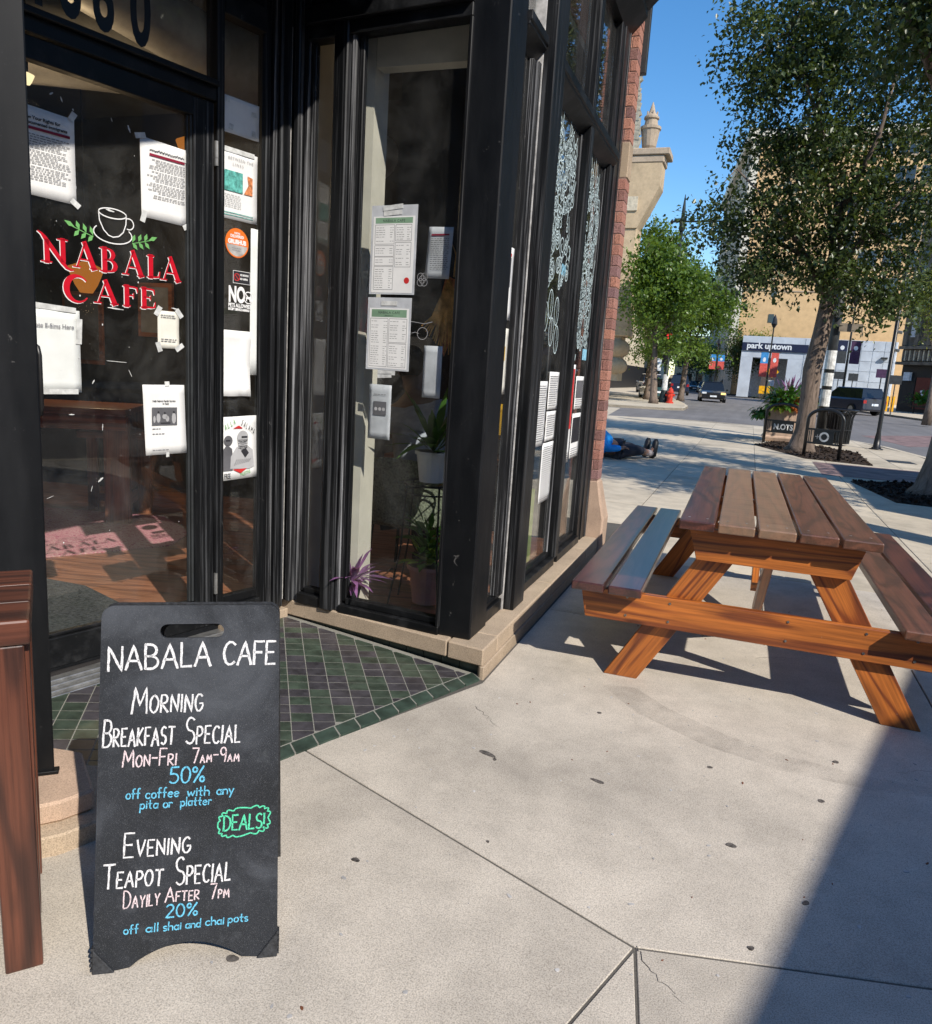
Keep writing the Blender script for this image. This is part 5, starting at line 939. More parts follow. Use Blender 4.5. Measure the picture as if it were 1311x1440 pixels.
def pendant(x, y, z, r, lb, mat='amber_lamp', h=.3, watts=10):
    t = empty('pendant_lamp', (x, y, z), lb, 'lamp'); m = MB(); m.lathe([(r*.35, z-h*.5), (r*.62, z-h*.25), (r, z+h*.28), (r*.95, z+h*.32), (r*.2, z+h*.5)], (x, y), 26); m.build('shade', mat, t, smooth=True); MB().tube([(x, y, z+h*.5), (x, y, 3.55)], .006, 6).build('cord', 'ink', t)
    ld = bpy.data.lights.new('pendant_light', 'POINT'); ld.energy = watts; ld.color = (1, .72, .42); ld.shadow_soft_size = .06; lo = bpy.data.objects.new('pendant_light', ld); C.objects.link(lo); lo.location = (x, y, z-h*.5-.12); put(lo, t)
pendant(-5.1, 4.95, 1.97, .135, 'orange lampshade glowing behind the word CAFE', h=.24); pendant(-4.8, 5.8, 3.15, .10, 'small orange pendant lamp high on the right behind the door glass', h=.20); pendant(-3.76, 3.3, 2.80, .035, 'small warm bulb high on the left behind the door glass', 'warm_bulb', h=.06, watts=10)
# wall frames and shelf deep in the room
for x, y, z, w, h, mt in ((-6.3, 6.05, 1.6, .5, .7, 'ink_mid'), (-5.4, 6.05, 1.8, .4, .5, 'ink_grey'), (-3.9, 6.05, 1.7, .6, .8, 'ink_mid')):
    t = empty('picture_frame', (x, y, z), 'dim framed picture on the back wall, %s' % {-6.3: 'far left', -5.4: 'second from the left', -3.9: 'behind the sidelight'}[x], 'picture'); MB().box(x-w/2, x+w/2, y, y+.03, z-h/2, z+h/2).build('frame', 'wood_table_in', t); MB().box(x-w/2+.04, x+w/2-.04, y-.006, y-.001, z-h/2+.04, z+h/2-.04).build('picture', mt, t)
# plants in the side window
def leafy(name, root, c, n, r, h, ll, lw, mat, rnd, droop=.5, base_r=.02):
    m = MB()
    for i in range(n):
        a = rnd.uniform(0, 6.28); el = rnd.uniform(.15, 1.35); L = ll*rnd.uniform(.6, 1.2); b = Vector((c[0]+cos(a)*base_r*rnd.random(), c[1]+sin(a)*base_r*rnd.random(), c[2]+rnd.uniform(0, h)))
        d = Vector((cos(a)*cos(el), sin(a)*cos(el), sin(el))); s = Vector((-sin(a), cos(a), 0)); pts = [b+d*(r*rnd.random())]; dd = d.copy()
        for k in range(4): dd = (dd+Vector((0, 0, -droop*.35))).normalized(); pts.append(pts[-1]+dd*L/4)
        W = [.15, .8, 1, .6, .02]; vs = []
        for p_, w in zip(pts, W): vs += [tuple(p_-s*lw*w/2), tuple(p_+s*lw*w/2)]
        m.add(vs, [(2*k, 2*k+1, 2*k+3, 2*k+2) for k in range(4)])
    o = m.build(name, mat, root, smooth=True); o['kind'] = 'stuff'; return o
rp = random.Random(6)
def potted(loc, r, h, potmat, plants, label, name='potted_plant'):
    t = empty(name, loc, label, 'plant'); m = MB(); m.lathe([(r*.72, loc[2]), (r*.95, loc[2]+h*.9), (r*1.05, loc[2]+h*.9), (r*1.05, loc[2]+h), (r*.85, loc[2]+h), (r*.8, loc[2]+h*.85)], loc[:2], 20); m.build('pot', potmat, t)
    for k, pl in enumerate(plants): leafy('foliage', t, (loc[0], loc[1], loc[2]+h*.9), *pl, rp)
    return t
potted((-1.60, 3.92, .82), .095, .17, 'pot_white', [(30, .03, .06, .30, .05, 'leaf_plant')], 'white pot of long arching green leaves on the wire stand')
potted((-1.60, 3.94, .12), .115, .22, 'pot_pink', [(90, .10, .20, .13, .035, 'leaf_plant'), (14, .08, .02, .12, .06, 'leaf_lime')], 'dusty pink pot of dense dark green leaves on the floor of the side window')
potted((-1.88, 3.565, .20), .05, .07, 'dark_metal', [(46, .02, .05, .17, .028, 'leaf_purple')], 'purple leaved plant spilling at the bottom left of the side window')
ws_ = empty('wire_stand', (-1.6, 3.92, .1), 'black wire plant stand carrying the white pot', 'stand');
m = MB(); m.tube([(-1.6+.15*cos(t), 3.92+.15*sin(t), .81) for t in np.linspace(0, 6.2832, 22)], .006, 6); m.tube([(-1.6+.15*cos(t), 3.92+.15*sin(t), .76) for t in np.linspace(0, 6.2832, 22)], .005, 6)
for k in range(5): m.tube([(-1.75+k*.075, 3.92-.12, .812), (-1.75+k*.075, 3.92+.12, .812)], .004, 5)
m.build('shelf', 'black_iron', ws_)
for a in (0.6, 2.7, 4.0, 5.4): MB().tube([(-1.6+.15*cos(a), 3.92+.15*sin(a), .81), (-1.6+.17*cos(a), 3.92+.17*sin(a), .45), (-1.6+.24*cos(a), 3.92+.24*sin(a), .1)], .006, 6).build('leg', 'black_iron', ws_)
fan = empty('hanging_fan', (-1.42, 3.70, 1.9), 'golden brown woven fan hanging by a loop in the side window', 'fan'); m = MB(SID)
rf = random.Random(3)
for k in range(26):
    a = radians(-112+k*1.9+rf.uniform(-1, 1)); m.ribbon([(.87, 1.87), (.87+cos(a)*.2, 1.87+sin(a)*.2), (.87+cos(a)*.35, 1.87+sin(a)*.36+abs(k-13)*.008)], [.004, .014, .006], -.12-rf.random()*.01)
m.build('blades', 'gold_basket', fan); m = MB(SID); m.prism([(.80, 1.66), (.85, 1.88), (.90, 1.86), (.92, 1.66), (.86, 1.50)], -.138, -.134); m.build('backing', 'orange_print', fan); MB(SID).tube([(.865, 1.87, -.12), (.85, 1.96, -.12), (.88, 2.02, -.12), (.905, 1.97, -.12), (.90, 1.87, -.12)], .005, 6).build('loop', 'gold_basket', fan)

# ================================================================== PEOPLE
def skinned(name, J, E, mat, parent, sub=2):
    """J name -> (x, y, z, radius); E list of joint pairs; one continuous skin grown over the skeleton"""
    ks = list(J); me = bpy.data.meshes.new(name); me.from_pydata([J[k][:3] for k in ks], [(ks.index(a), ks.index(b)) for a, b in E], [])
    o = bpy.data.objects.new(name, me); C.objects.link(o); sk = o.modifiers.new('skin', 'SKIN'); sk.use_smooth_shade = True
    for i, k in enumerate(ks):
        r = J[k][3]; r = (r, r) if not isinstance(r, tuple) else r; v = me.skin_vertices[0].data[i]; v.radius = r; v.use_root = (i == 0)
    sb = o.modifiers.new('sub', 'SUBSURF'); sb.levels = sb.render_levels = sub
    dg = bpy.context.evaluated_depsgraph_get(); m2 = bpy.data.meshes.new_from_object(o.evaluated_get(dg)); bpy.data.objects.remove(o); m2.name = name; m2.materials.clear()
    return link_mesh(name, m2, mat, parent, True)
def lathe_head(c, r, tilt, mat, parent): pass
def fingers(J, E, wrist, palm, dirv, side, L=.085, curl=.5, pre='h'):
    d = Vector(dirv).normalized(); s = Vector(side).normalized(); n = d.cross(s); P = Vector(palm)
    for i, (off, ln) in enumerate(((-.032, .9), (-.011, 1.0), (.011, .95), (.032, .75))):
        b = P+d*.035+s*off; J[f'{pre}f{i}a'] = (*b, .011); m_ = b+d*L*.5*ln-n*curl*.012; J[f'{pre}f{i}b'] = (*m_, .0095); t = m_+d*L*.42*ln-n*curl*.04; J[f'{pre}f{i}c'] = (*t, .007); E += [(palm_key[pre], f'{pre}f{i}a'), (f'{pre}f{i}a', f'{pre}f{i}b'), (f'{pre}f{i}b', f'{pre}f{i}c')]
    b = P-d*.01-s*.045; J[pre+'t1'] = (*b, .013); t = b+d*.04-s*.02; J[pre+'t2'] = (*t, .009); E += [(palm_key[pre], pre+'t1'), (pre+'t1', pre+'t2')]
palm_key = {'h': 'palmR', 'g': 'palmL'}
def face(parent, c, fwd, up_, s=1.0, skinm='skin'):
    f = Vector(fwd).normalized(); u = Vector(up_).normalized(); r_ = f.cross(u); c = Vector(c)
    m = MB(); m.tube([c+f*.10*s+u*.015*s, c+f*.125*s-u*.02*s, c+f*.10*s-u*.03*s], [.008*s, .016*s, .010*s], 8); m.build('nose', skinm, parent, smooth=True)
    for q in (-1, 1): m = MB(); m.tube([c+r_*q*.083*s+u*.02*s, c+r_*q*.092*s, c+r_*q*.083*s-u*.03*s], [.008*s, .018*s, .008*s], 8); m.build('ear', skinm, parent, smooth=True)
    m = MB(); m.tube([c+f*.098*s-r_*.028*s-u*.055*s, c+f*.108*s-u*.057*s, c+f*.098*s+r_*.028*s-u*.055*s], [.003*s, .007*s, .003*s], 6); m.build('mouth', 'maroon', parent)
# --- person lying back on the pavement beyond the pier, shoes towards the street
man = empty('person', (-2.4, 14.4, 0), 'person in blue jacket and dark trousers lying on the pavement beyond the brick pier', 'person')
yy = 14.42
J = {'hip': (-2.46, yy, .15, .16), 'waist': (-2.66, yy, .27, .16), 'chest': (-2.90, yy+.01, .43, .19), 'neck': (-3.10, yy+.02, .60, .065), 'head0': (-3.18, yy+.02, .68, .085), 'head1': (-3.27, yy+.02, .80, .10), 'head2': (-3.30, yy+.02, .88, .06),
 'shR': (-2.98, yy-.22, .48, .08), 'elR': (-2.86, yy-.36, .20, .058), 'wrR': (-2.50, yy-.32, .20, .036), 'palmR': (-2.41, yy-.28, .215, .034), 'shL': (-2.98, yy+.24, .50, .08), 'elL': (-2.84, yy+.38, .22, .058), 'wrL': (-2.58, yy+.28, .22, .038), 'palmL': (-2.50, yy+.26, .22, .034),
 'hpR': (-2.36, yy-.10, .13, .115), 'knR': (-1.99, yy-.11, .15, .078), 'anR': (-1.62, yy-.02, .08, .052), 'toR': (-1.56, yy-.02, .22, .04), 'hpL': (-2.36, yy+.11, .14, .115), 'knL': (-1.96, yy+.15, .17, .078), 'anL': (-1.58, yy+.18, .08, .052), 'toL': (-1.53, yy+.19, .24, .04)}
E_ = [('hip','waist'),('waist','chest'),('chest','neck'),('neck','head0'),('head0','head1'),('head1','head2'),('chest','shR'),('shR','elR'),('elR','wrR'),('wrR','palmR'),('chest','shL'),('shL','elL'),('elL','wrL'),('wrL','palmL'),('hip','hpR'),('hpR','knR'),('knR','anR'),('anR','toR'),('hip','hpL'),('hpL','knL'),('knL','anL'),('anL','toL')]
fingers(J, E_, None, J['palmR'][:3], (1, .15, -.1), (0, 1, .2)); fingers(J, E_, None, J['palmL'][:3], (1, -.1, -.1), (0, -1, .2), pre='g')
body = skinned('body', J, E_, 'skin', man, 1); face(man, (-3.25, yy+.02, .76), (.75, 0, .6), (-.5, 0, .8))
m = MB(); m.tube([(-3.22, yy+.02, .90), (-3.33, yy+.02, .88), (-3.38, yy+.02, .76)], [.05, .105, .06], 12); m.build('hair', 'hair_dark', man, smooth=True)
K = {k: (*J[k][:3], J[k][3]*1.12+.012) for k in ('hip', 'waist', 'chest', 'shR', 'elR', 'wrR', 'shL', 'elL', 'wrL')}; K['waist'] = (*J['waist'][:3], .20); K['hip'] = (-2.50, yy, .18, .185)
skinned('jacket', K, [('hip','waist'),('waist','chest'),('chest','shR'),('shR','elR'),('elR','wrR'),('chest','shL'),('shL','elL'),('elL','wrL')], 'jacket_blue', man)
K = {k: (*J[k][:3], J[k][3]*1.1+.012) for k in ('hip', 'hpR', 'knR', 'hpL', 'knL')}; K['cfR'] = (-1.83, yy-.07, .12, .075); K['cfL'] = (-1.80, yy+.16, .13, .075)
skinned('trousers', K, [('hip','hpR'),('hpR','knR'),('knR','cfR'),('hip','hpL'),('hpL','knL'),('knL','cfL')], 'trousers_dark', man)
for k, dy in (('R', -.02), ('L', .18)):
    m = MB(); m.tube([(-1.80, yy+dy-(.04 if k == 'R' else .01), .105), (-1.62, yy+dy, .085)], [.058, .06], 10); m.build('sock', 'sock_grey', man, smooth=True)
    m = MB(); m.tube([(-1.62, yy+dy, .02), (-1.585, yy+dy, .06), (-1.555, yy+dy+.005, .17), (-1.535, yy+dy+.01, .27), (-1.53, yy+dy+.01, .33)], [.045, .068, .062, .056, .028], 12); m.build('shoe', 'shoe_black', man, smooth=True)
man.location = (-2.17, 13.95, 0); man.rotation_euler = (0, 0, radians(46)); man.scale = (1.08, 1.08, 1.08)
# --- person at a table inside, seen from behind through the side window
g = empty('person', (-1.95, 4.35, .1), 'person in a grey t-shirt seated inside with the back to the side window', 'person'); gx_, gy_ = -1.86, 4.34
J = {'hip': (gx_, gy_, .66, .16), 'waist': (gx_, gy_+.03, .82, .145), 'chest': (gx_-.02, gy_+.06, 1.04, .17), 'upper': (gx_-.05, gy_+.09, 1.17, .13), 'neck': (gx_-.10, gy_+.14, 1.27, .062), 'head0': (gx_-.14, gy_+.18, 1.35, .085), 'head1': (gx_-.16, gy_+.20, 1.43, .098), 'head2': (gx_-.17, gy_+.20, 1.50, .055),
 'shR': (gx_+.21, gy_+.10, 1.13, .075), 'elR': (gx_+.27, gy_+.30, .92, .052), 'wrR': (gx_+.12, gy_+.45, .98, .034), 'palmR': (gx_+.05, gy_+.48, 1.0, .03), 'shL': (gx_-.24, gy_+.10, 1.12, .075), 'elL': (gx_-.32, gy_+.34, .96, .05), 'wrL': (gx_-.24, gy_+.34, 1.22, .034), 'palmL': (gx_-.21, gy_+.30, 1.30, .03),
 'hpR': (gx_+.10, gy_+.06, .62, .11), 'knR': (gx_+.14, gy_+.48, .62, .075), 'anR': (gx_+.14, gy_+.46, .18, .05), 'ftR': (gx_+.14, gy_+.62, .13, .04), 'hpL': (gx_-.10, gy_+.06, .62, .11), 'knL': (gx_-.16, gy_+.48, .62, .075), 'anL': (gx_-.16, gy_+.46, .18, .05), 'ftL': (gx_-.16, gy_+.62, .13, .04)}
E_ = [('hip','waist'),('waist','chest'),('chest','upper'),('upper','neck'),('neck','head0'),('head0','head1'),('head1','head2'),('upper','shR'),('shR','elR'),('elR','wrR'),('wrR','palmR'),('upper','shL'),('shL','elL'),('elL','wrL'),('wrL','palmL'),('hip','hpR'),('hpR','knR'),('knR','anR'),('anR','ftR'),('hip','hpL'),('hpL','knL'),('knL','anL'),('anL','ftL')]
fingers(J, E_, None, J['palmR'][:3], (-.8, .3, 0), (0, 0, 1)); fingers(J, E_, None, J['palmL'][:3], (.2, -.1, 1), (1, 0, 0), pre='g')
skinned('body', J, E_, 'skin_dark', g, 1); face(g, (gx_-.15, gy_+.20, 1.40), (-.3, 1, -.2), (0, .2, 1), 1.0, 'skin_dark')
m = MB(); m.tube([(gx_-.15, gy_+.13, 1.38), (gx_-.155, gy_+.14, 1.46), (gx_-.165, gy_+.20, 1.53)], [.06, .10, .06], 12); m.build('hair', 'hair_dark', g, smooth=True)
K = {k: (*J[k][:3], J[k][3]*1.1+.012) for k in ('hip', 'waist', 'chest', 'upper', 'shR', 'shL')}; K['slR'] = (gx_+.25, gy_+.20, 1.0, .075); K['slL'] = (gx_-.29, gy_+.22, 1.03, .075)
skinned('t_shirt', K, [('hip','waist'),('waist','chest'),('chest','upper'),('upper','shR'),('shR','slR'),('upper','shL'),('shL','slL')], 'grey_tee', g)
K = {k: (*J[k][:3], J[k][3]*1.1+.01) for k in ('hip', 'hpR', 'knR', 'anR', 'hpL', 'knL', 'anL')}; skinned('trousers', K, [('hip','hpR'),('hpR','knR'),('knR','anR'),('hip','hpL'),('hpL','knL'),('knL','anL')], 'trousers_dark', g)
for q in (-1, 1): m = MB(); m.tube([(gx_+q*.15, gy_+.42, .15), (gx_+q*.15, gy_+.55, .15), (gx_+q*.15, gy_+.68, .13)], [.05, .05, .03], 10); m.build('shoe', 'shoe_black', g, smooth=True)
ch = empty('wicker_chair', (-1.9, 4.25, .1), 'grey green woven chair with curved back inside the side window', 'chair')
m = MB(); bk = [(-.30, .02), (-.22, -.06), (-.08, -.11), (.08, -.11), (.22, -.06), (.30, .02)]; vs = []
for j, z_ in enumerate((.48, .66, .84, .93)):
    for x_, y_ in bk: vs.append((gx_-.03+x_*(1+.05*j), gy_-.11+y_-.02*j, z_-(abs(x_)*.25 if j == 3 else 0)))
m.add(vs, [(j*6+i, j*6+i+1, (j+1)*6+i+1, (j+1)*6+i) for j in range(3) for i in range(5)]); o = m.build('backrest', 'wicker', ch, smooth=True); o.modifiers.new('t', 'SOLIDIFY').thickness = .02; s_ = o.modifiers.new('s', 'SUBSURF'); s_.levels = s_.render_levels = 1
MB().prism([(gx_-.30, gy_-.12), (gx_+.26, gy_-.12), (gx_+.26, gy_+.36), (gx_-.30, gy_+.36)], .46, .50).build('seat', 'wicker', ch, bevel=.01)
for x_, y_ in ((-.26, -.08), (.22, -.08), (-.26, .32), (.22, .32)): MB().tube([(gx_+x_, gy_+y_, .46), (gx_+x_*1.15, gy_+y_*1.15, .1)], .012, 8).build('leg', 'black_iron', ch)
tag(MB().box(-2.3, -1.45, 4.75, 5.4, .80, .84).build('cafe_table', 'wood_table_in'), 'dark cafe table in front of the seated person', 'table'); tag(MB().box(-1.80, -1.36, 4.62, 4.72, 1.02, 1.24).build('tote_bag', 'yellow_thing', bevel=.03), 'bright yellow bag beyond the seated person', 'bag')

# ================================================================== TREES
def tube_np(V, Fc, pts, rad, n=8):
    m = MB(); m.tube(pts, rad, n, True); b = len(V); V += [tuple(v) for v in m.v]; Fc += [tuple(b+i for i in f) for f in m.f]
def crown_mesh(clumps, n, size, rnd, per=None):
    """many small folded leaves gathered in twig clumps inside ellipsoids (cx,cy,cz,rx,ry,rz,weight)"""
    rs_ = np.random.RandomState(rnd); w = np.array([c[6] for c in clumps], float); w /= w.sum(); per = per or 40; nt = n//per
    ci = rs_.choice(len(clumps), nt, p=w); cc = np.array([c[:6] for c in clumps])[ci]
    d = rs_.normal(size=(nt, 3)); d /= np.linalg.norm(d, axis=1)[:, None]; r = rs_.uniform(.25, 1, nt)**.45
    tw = cc[:, :3]+d*cc[:, 3:]*r[:, None]
    out = d.copy(); out[:, 2] = out[:, 2]*.4-.15; out /= np.linalg.norm(out, axis=1)[:, None]
    t = rs_.uniform(-1, 1, (nt, per))[:, :, None]*size*4.0
    P = tw[:, None, :]+out[:, None, :]*t+rs_.normal(size=(nt, per, 3))*size*1.0; P[:, :, 2] -= np.abs(t[:, :, 0])*.25
    P = P.reshape(-1, 3); N = len(P)
    a = rs_.normal(size=(N, 3)); a[:, 2] -= .5; a /= np.linalg.norm(a, axis=1)[:, None]
    nrm = rs_.normal(size=(N, 3)); nrm[:, 2] += 1.3; b = np.cross(nrm, a); b /= np.linalg.norm(b, axis=1)[:, None]; up_ = np.cross(a, b)
    s = size*rs_.uniform(.6, 1.25, N)[:, None]; W = .62
    v = np.stack([P, P+a*s*.45+b*s*W*.5+up_*s*.10, P+a*s, P+a*s*.45-b*s*W*.5+up_*s*.10], 1).reshape(-1, 3)
    f = np.arange(N*4).reshape(-1, 4)
    f3 = np.concatenate([f[:, [0, 1, 2]], f[:, [0, 2, 3]]])
    me = bpy.data.meshes.new('crown'); me.vertices.add(len(v)); me.vertices.foreach_set('co', v.astype(np.float32).ravel()); nf = len(f3)
    me.loops.add(nf*3); me.loops.foreach_set('vertex_index', f3.astype(np.int32).ravel()); me.polygons.add(nf); me.polygons.foreach_set('loop_start', np.arange(0, nf*3, 3, dtype=np.int32)); me.polygons.foreach_set('loop_total', np.full(nf, 3, dtype=np.int32)); me.update(); me.validate(); return me, tw
def tree(name, base, trunk, trad, limbs, clumps, n, size, leaf, label, seed, group=None, twigs=60):
    t = empty(name, base, label, 'tree', group); m = MB(); m.tube(trunk, trad, 14)
    rr_ = random.Random(seed)
    tr = m.build('trunk', 'bark', t, smooth=True)
    me, tw = crown_mesh(clumps, n, size, seed)
    m = MB()
    for L in limbs: m.tube(L, [trad[-1]*.75*(1-.8*i/(len(L)-1)) for i in range(len(L))], 8)
    top = Vector(trunk[-1]); src = [Vector(p) for L in limbs for p in L[1:]] or [top]
    for k in range(min(twigs, len(tw))):
        e = Vector(tw[k*7 % len(tw)]); s_ = min(src, key=lambda q: (q-e).length); mid = (s_+e)/2+Vector((0, 0, .12)); m.tube([s_, mid, e], [trad[-1]*.16, trad[-1]*.09, .006], 5)
    if m.v: m.build('limb', 'bark', t, smooth=True)['kind'] = 'stuff'
    o = link_mesh('crown', me, leaf, t); o['kind'] = 'stuff'
    return t
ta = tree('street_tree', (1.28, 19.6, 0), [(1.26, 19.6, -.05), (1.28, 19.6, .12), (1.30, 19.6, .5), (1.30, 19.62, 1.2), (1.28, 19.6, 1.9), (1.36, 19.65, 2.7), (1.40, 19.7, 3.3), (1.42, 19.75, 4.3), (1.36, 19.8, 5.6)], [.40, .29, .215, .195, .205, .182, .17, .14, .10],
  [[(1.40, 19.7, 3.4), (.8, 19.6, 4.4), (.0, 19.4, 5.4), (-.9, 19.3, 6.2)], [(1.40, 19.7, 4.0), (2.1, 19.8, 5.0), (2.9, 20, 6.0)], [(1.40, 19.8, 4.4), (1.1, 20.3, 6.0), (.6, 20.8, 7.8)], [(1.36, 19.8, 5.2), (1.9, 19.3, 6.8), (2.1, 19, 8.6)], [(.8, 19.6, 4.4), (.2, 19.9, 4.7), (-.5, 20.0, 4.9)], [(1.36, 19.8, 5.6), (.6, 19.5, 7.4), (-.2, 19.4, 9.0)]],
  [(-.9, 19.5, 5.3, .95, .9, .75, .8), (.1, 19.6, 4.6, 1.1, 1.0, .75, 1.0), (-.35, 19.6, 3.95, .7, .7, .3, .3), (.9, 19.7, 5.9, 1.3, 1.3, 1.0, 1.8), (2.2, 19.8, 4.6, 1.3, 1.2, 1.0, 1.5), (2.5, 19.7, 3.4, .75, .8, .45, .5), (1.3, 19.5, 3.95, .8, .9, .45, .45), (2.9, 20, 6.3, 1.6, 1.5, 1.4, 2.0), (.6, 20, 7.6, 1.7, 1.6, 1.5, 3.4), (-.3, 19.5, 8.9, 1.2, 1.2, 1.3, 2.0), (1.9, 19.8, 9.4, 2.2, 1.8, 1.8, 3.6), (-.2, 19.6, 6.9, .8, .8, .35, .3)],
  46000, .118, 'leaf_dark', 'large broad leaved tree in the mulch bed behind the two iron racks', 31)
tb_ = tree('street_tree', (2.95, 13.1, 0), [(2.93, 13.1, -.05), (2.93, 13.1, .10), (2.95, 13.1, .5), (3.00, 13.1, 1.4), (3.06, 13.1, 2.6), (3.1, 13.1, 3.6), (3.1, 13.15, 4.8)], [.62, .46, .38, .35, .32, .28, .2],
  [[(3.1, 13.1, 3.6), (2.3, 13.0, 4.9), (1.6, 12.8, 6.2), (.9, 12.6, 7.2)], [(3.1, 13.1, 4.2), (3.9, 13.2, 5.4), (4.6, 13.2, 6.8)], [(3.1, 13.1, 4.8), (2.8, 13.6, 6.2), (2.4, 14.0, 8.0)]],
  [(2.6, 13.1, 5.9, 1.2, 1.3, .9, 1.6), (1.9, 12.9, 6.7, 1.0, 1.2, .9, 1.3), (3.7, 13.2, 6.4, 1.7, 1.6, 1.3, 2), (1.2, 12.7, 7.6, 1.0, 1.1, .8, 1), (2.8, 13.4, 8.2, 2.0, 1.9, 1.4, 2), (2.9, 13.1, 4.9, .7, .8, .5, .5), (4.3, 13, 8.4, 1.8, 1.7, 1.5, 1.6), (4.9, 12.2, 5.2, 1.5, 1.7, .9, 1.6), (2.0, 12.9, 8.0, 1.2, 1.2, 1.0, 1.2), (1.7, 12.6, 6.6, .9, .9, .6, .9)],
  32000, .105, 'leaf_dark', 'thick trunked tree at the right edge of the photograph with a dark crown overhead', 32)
tree('street_tree', (4.25, 7.1, 0), [(4.25, 7.1, -.05), (4.25, 7.1, .4), (4.3, 7.1, 2.5), (4.4, 7.2, 4.2)], [.45, .3, .24, .15], [[(4.4, 7.2, 4.2), (5.2, 8, 5.6)], [(4.4, 7.2, 4.2), (5.0, 7.0, 6.2)]], [(5.1, 8.3, 5.4, 1.6, 1.5, .9, 2), (5.6, 7.6, 6.8, 1.8, 1.8, 1.2, 2), (4.8, 8.8, 6.6, 1.2, 1.2, .9, 1)], 16000, .11, 'leaf_dark', 'nearest street tree, at the kerb beyond the right edge of the picture', 33)
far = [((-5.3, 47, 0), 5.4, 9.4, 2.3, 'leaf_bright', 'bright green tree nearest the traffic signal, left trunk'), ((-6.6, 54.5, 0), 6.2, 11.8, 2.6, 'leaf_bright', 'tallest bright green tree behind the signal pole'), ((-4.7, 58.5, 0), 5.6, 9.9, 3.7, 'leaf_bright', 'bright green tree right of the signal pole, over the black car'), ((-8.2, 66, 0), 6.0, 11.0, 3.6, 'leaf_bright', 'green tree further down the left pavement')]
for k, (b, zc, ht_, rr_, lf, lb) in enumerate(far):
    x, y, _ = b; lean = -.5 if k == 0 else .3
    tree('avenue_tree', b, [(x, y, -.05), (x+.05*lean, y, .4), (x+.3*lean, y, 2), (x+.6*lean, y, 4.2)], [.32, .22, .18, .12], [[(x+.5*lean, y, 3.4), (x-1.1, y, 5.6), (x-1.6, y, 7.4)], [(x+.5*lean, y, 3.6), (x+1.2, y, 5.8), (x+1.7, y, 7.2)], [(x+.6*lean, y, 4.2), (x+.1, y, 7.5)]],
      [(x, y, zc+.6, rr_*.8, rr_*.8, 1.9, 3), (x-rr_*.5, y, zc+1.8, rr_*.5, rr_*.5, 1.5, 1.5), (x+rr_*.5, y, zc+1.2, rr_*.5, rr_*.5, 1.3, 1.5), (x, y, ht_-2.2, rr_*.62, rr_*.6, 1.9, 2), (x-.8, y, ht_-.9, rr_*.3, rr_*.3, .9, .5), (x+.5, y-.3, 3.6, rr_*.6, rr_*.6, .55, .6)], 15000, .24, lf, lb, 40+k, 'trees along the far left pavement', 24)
for k, (x, y, h, r_, lf, lb) in enumerate(((-.7, 104, 8.5, 3.0, 'leaf_dark', 'dark green tree left of the first red and blue banner'), (1.6, 112, 9.5, 2.8, 'leaf_yellow', 'yellow green tree behind the yellow road sign'), (-4.5, 128, 8.0, 3.4, 'leaf_bright', 'green tree far down the street behind the white pickup'), (-9, 140, 9, 4, 'leaf_dark', 'dark tree at the far end of the street'), (8.8, 46, 8.2, 1.5, 'leaf_yellow', 'light green tree top in front of the brown stone building'))):
    bz = 1.4 if k < 4 else 5.3
    tree('avenue_tree', (x, y, 0), [(x, y, -.05), (x, y, 1.2), (x, y, h*.5)], [.25, .16, .1], [[(x, y, h*.4), (x-.8, y, h*.6)], [(x, y, h*.4), (x+.8, y, h*.65)]], [(x, y, h*.55 if k < 4 else 6.8, r_, r_, h*.25 if k < 4 else 1.3, 3), (x-r_*.4, y, h*.75, r_*.6, r_*.6, h*.2, 1.5), (x+r_*.4, y, h*.65, r_*.6, r_*.6, h*.18, 1.2)], 7000, .30 if k < 4 else .16, lf, lb, 60+k, 'trees across the avenue', 12)

# ================================================================== STREET FURNITURE NEAR THE TREE
def rack(c0, c1, ztop, zc, zp, label, mark):
    """tree guard: bent tube hoop with a lettered plate between its posts"""
    A, B = Vector((*c0, 0)), Vector((*c1, 0)); u = (B-A).normalized(); L = (B-A).length; t = empty('bike_rack', (A+B)/2, label, 'bike rack', 'iron hoops round the tree bed'); fr = Fr(A, u)
    m = MB(fr); P = [(0, 0, 0), (0, zc, 0)]+[(L/2-cos(a)*L/2, zc+sin(a)*(ztop-zc), 0) for a in np.linspace(.15, 3.0, 12)]+[(L, zc, 0), (L, 0, 0)]; m.tube(P, .036, 10); m.build('hoop', 'black_iron', t, smooth=True)
    m = MB(fr); m.box(.03, L-.03, zp+.29, zp+.33, -.015, .015); m.box(.03, L-.03, zp, zp+.04, -.015, .015); m.build('rail', 'black_iron', t); MB(fr).box(.16, L-.16, zp+.04, zp+.29, -.006, .006).build('plate', 'black_iron', t)
    for k in range(2):
        for q in (.055+.04*k, L-.075-.04*k): MB(fr).box(q, q+.016, zp+.04, zp+.29, -.008, .008).build('bar', 'black_iron', t)
    if mark == 'O': m = MB(fr); m.ribbon([(L*.52+.085*cos(a), zp+.165+.085*sin(a)) for a in np.linspace(0, 6.2832, 22)], .04, .008); m.build('emblem', 'white_wrap', t); text('+', .2, fr, L*.25, zp+.09, .008, 'ink_light', parent=t)
    else: text('N.OTS', .20, fr, L*.24, zp+.09, .008, 'white_wrap', parent=t, bold=.006, sx=.85)
rack((1.245, 18.1), (1.90, 17.75), 1.04, .82, .30, 'black iron hoop with a round white emblem right of the large tree', 'O'); rack((.48, 21.6), (1.30, 21.3), 1.02, .82, .28, 'black iron hoop with white letters in front of the stone planter', 'N')
pl = empty('planter', (.95, 22.5, 0), 'tan concrete planter full of trailing green and red plants', 'planter'); m = MB(); fx = .55
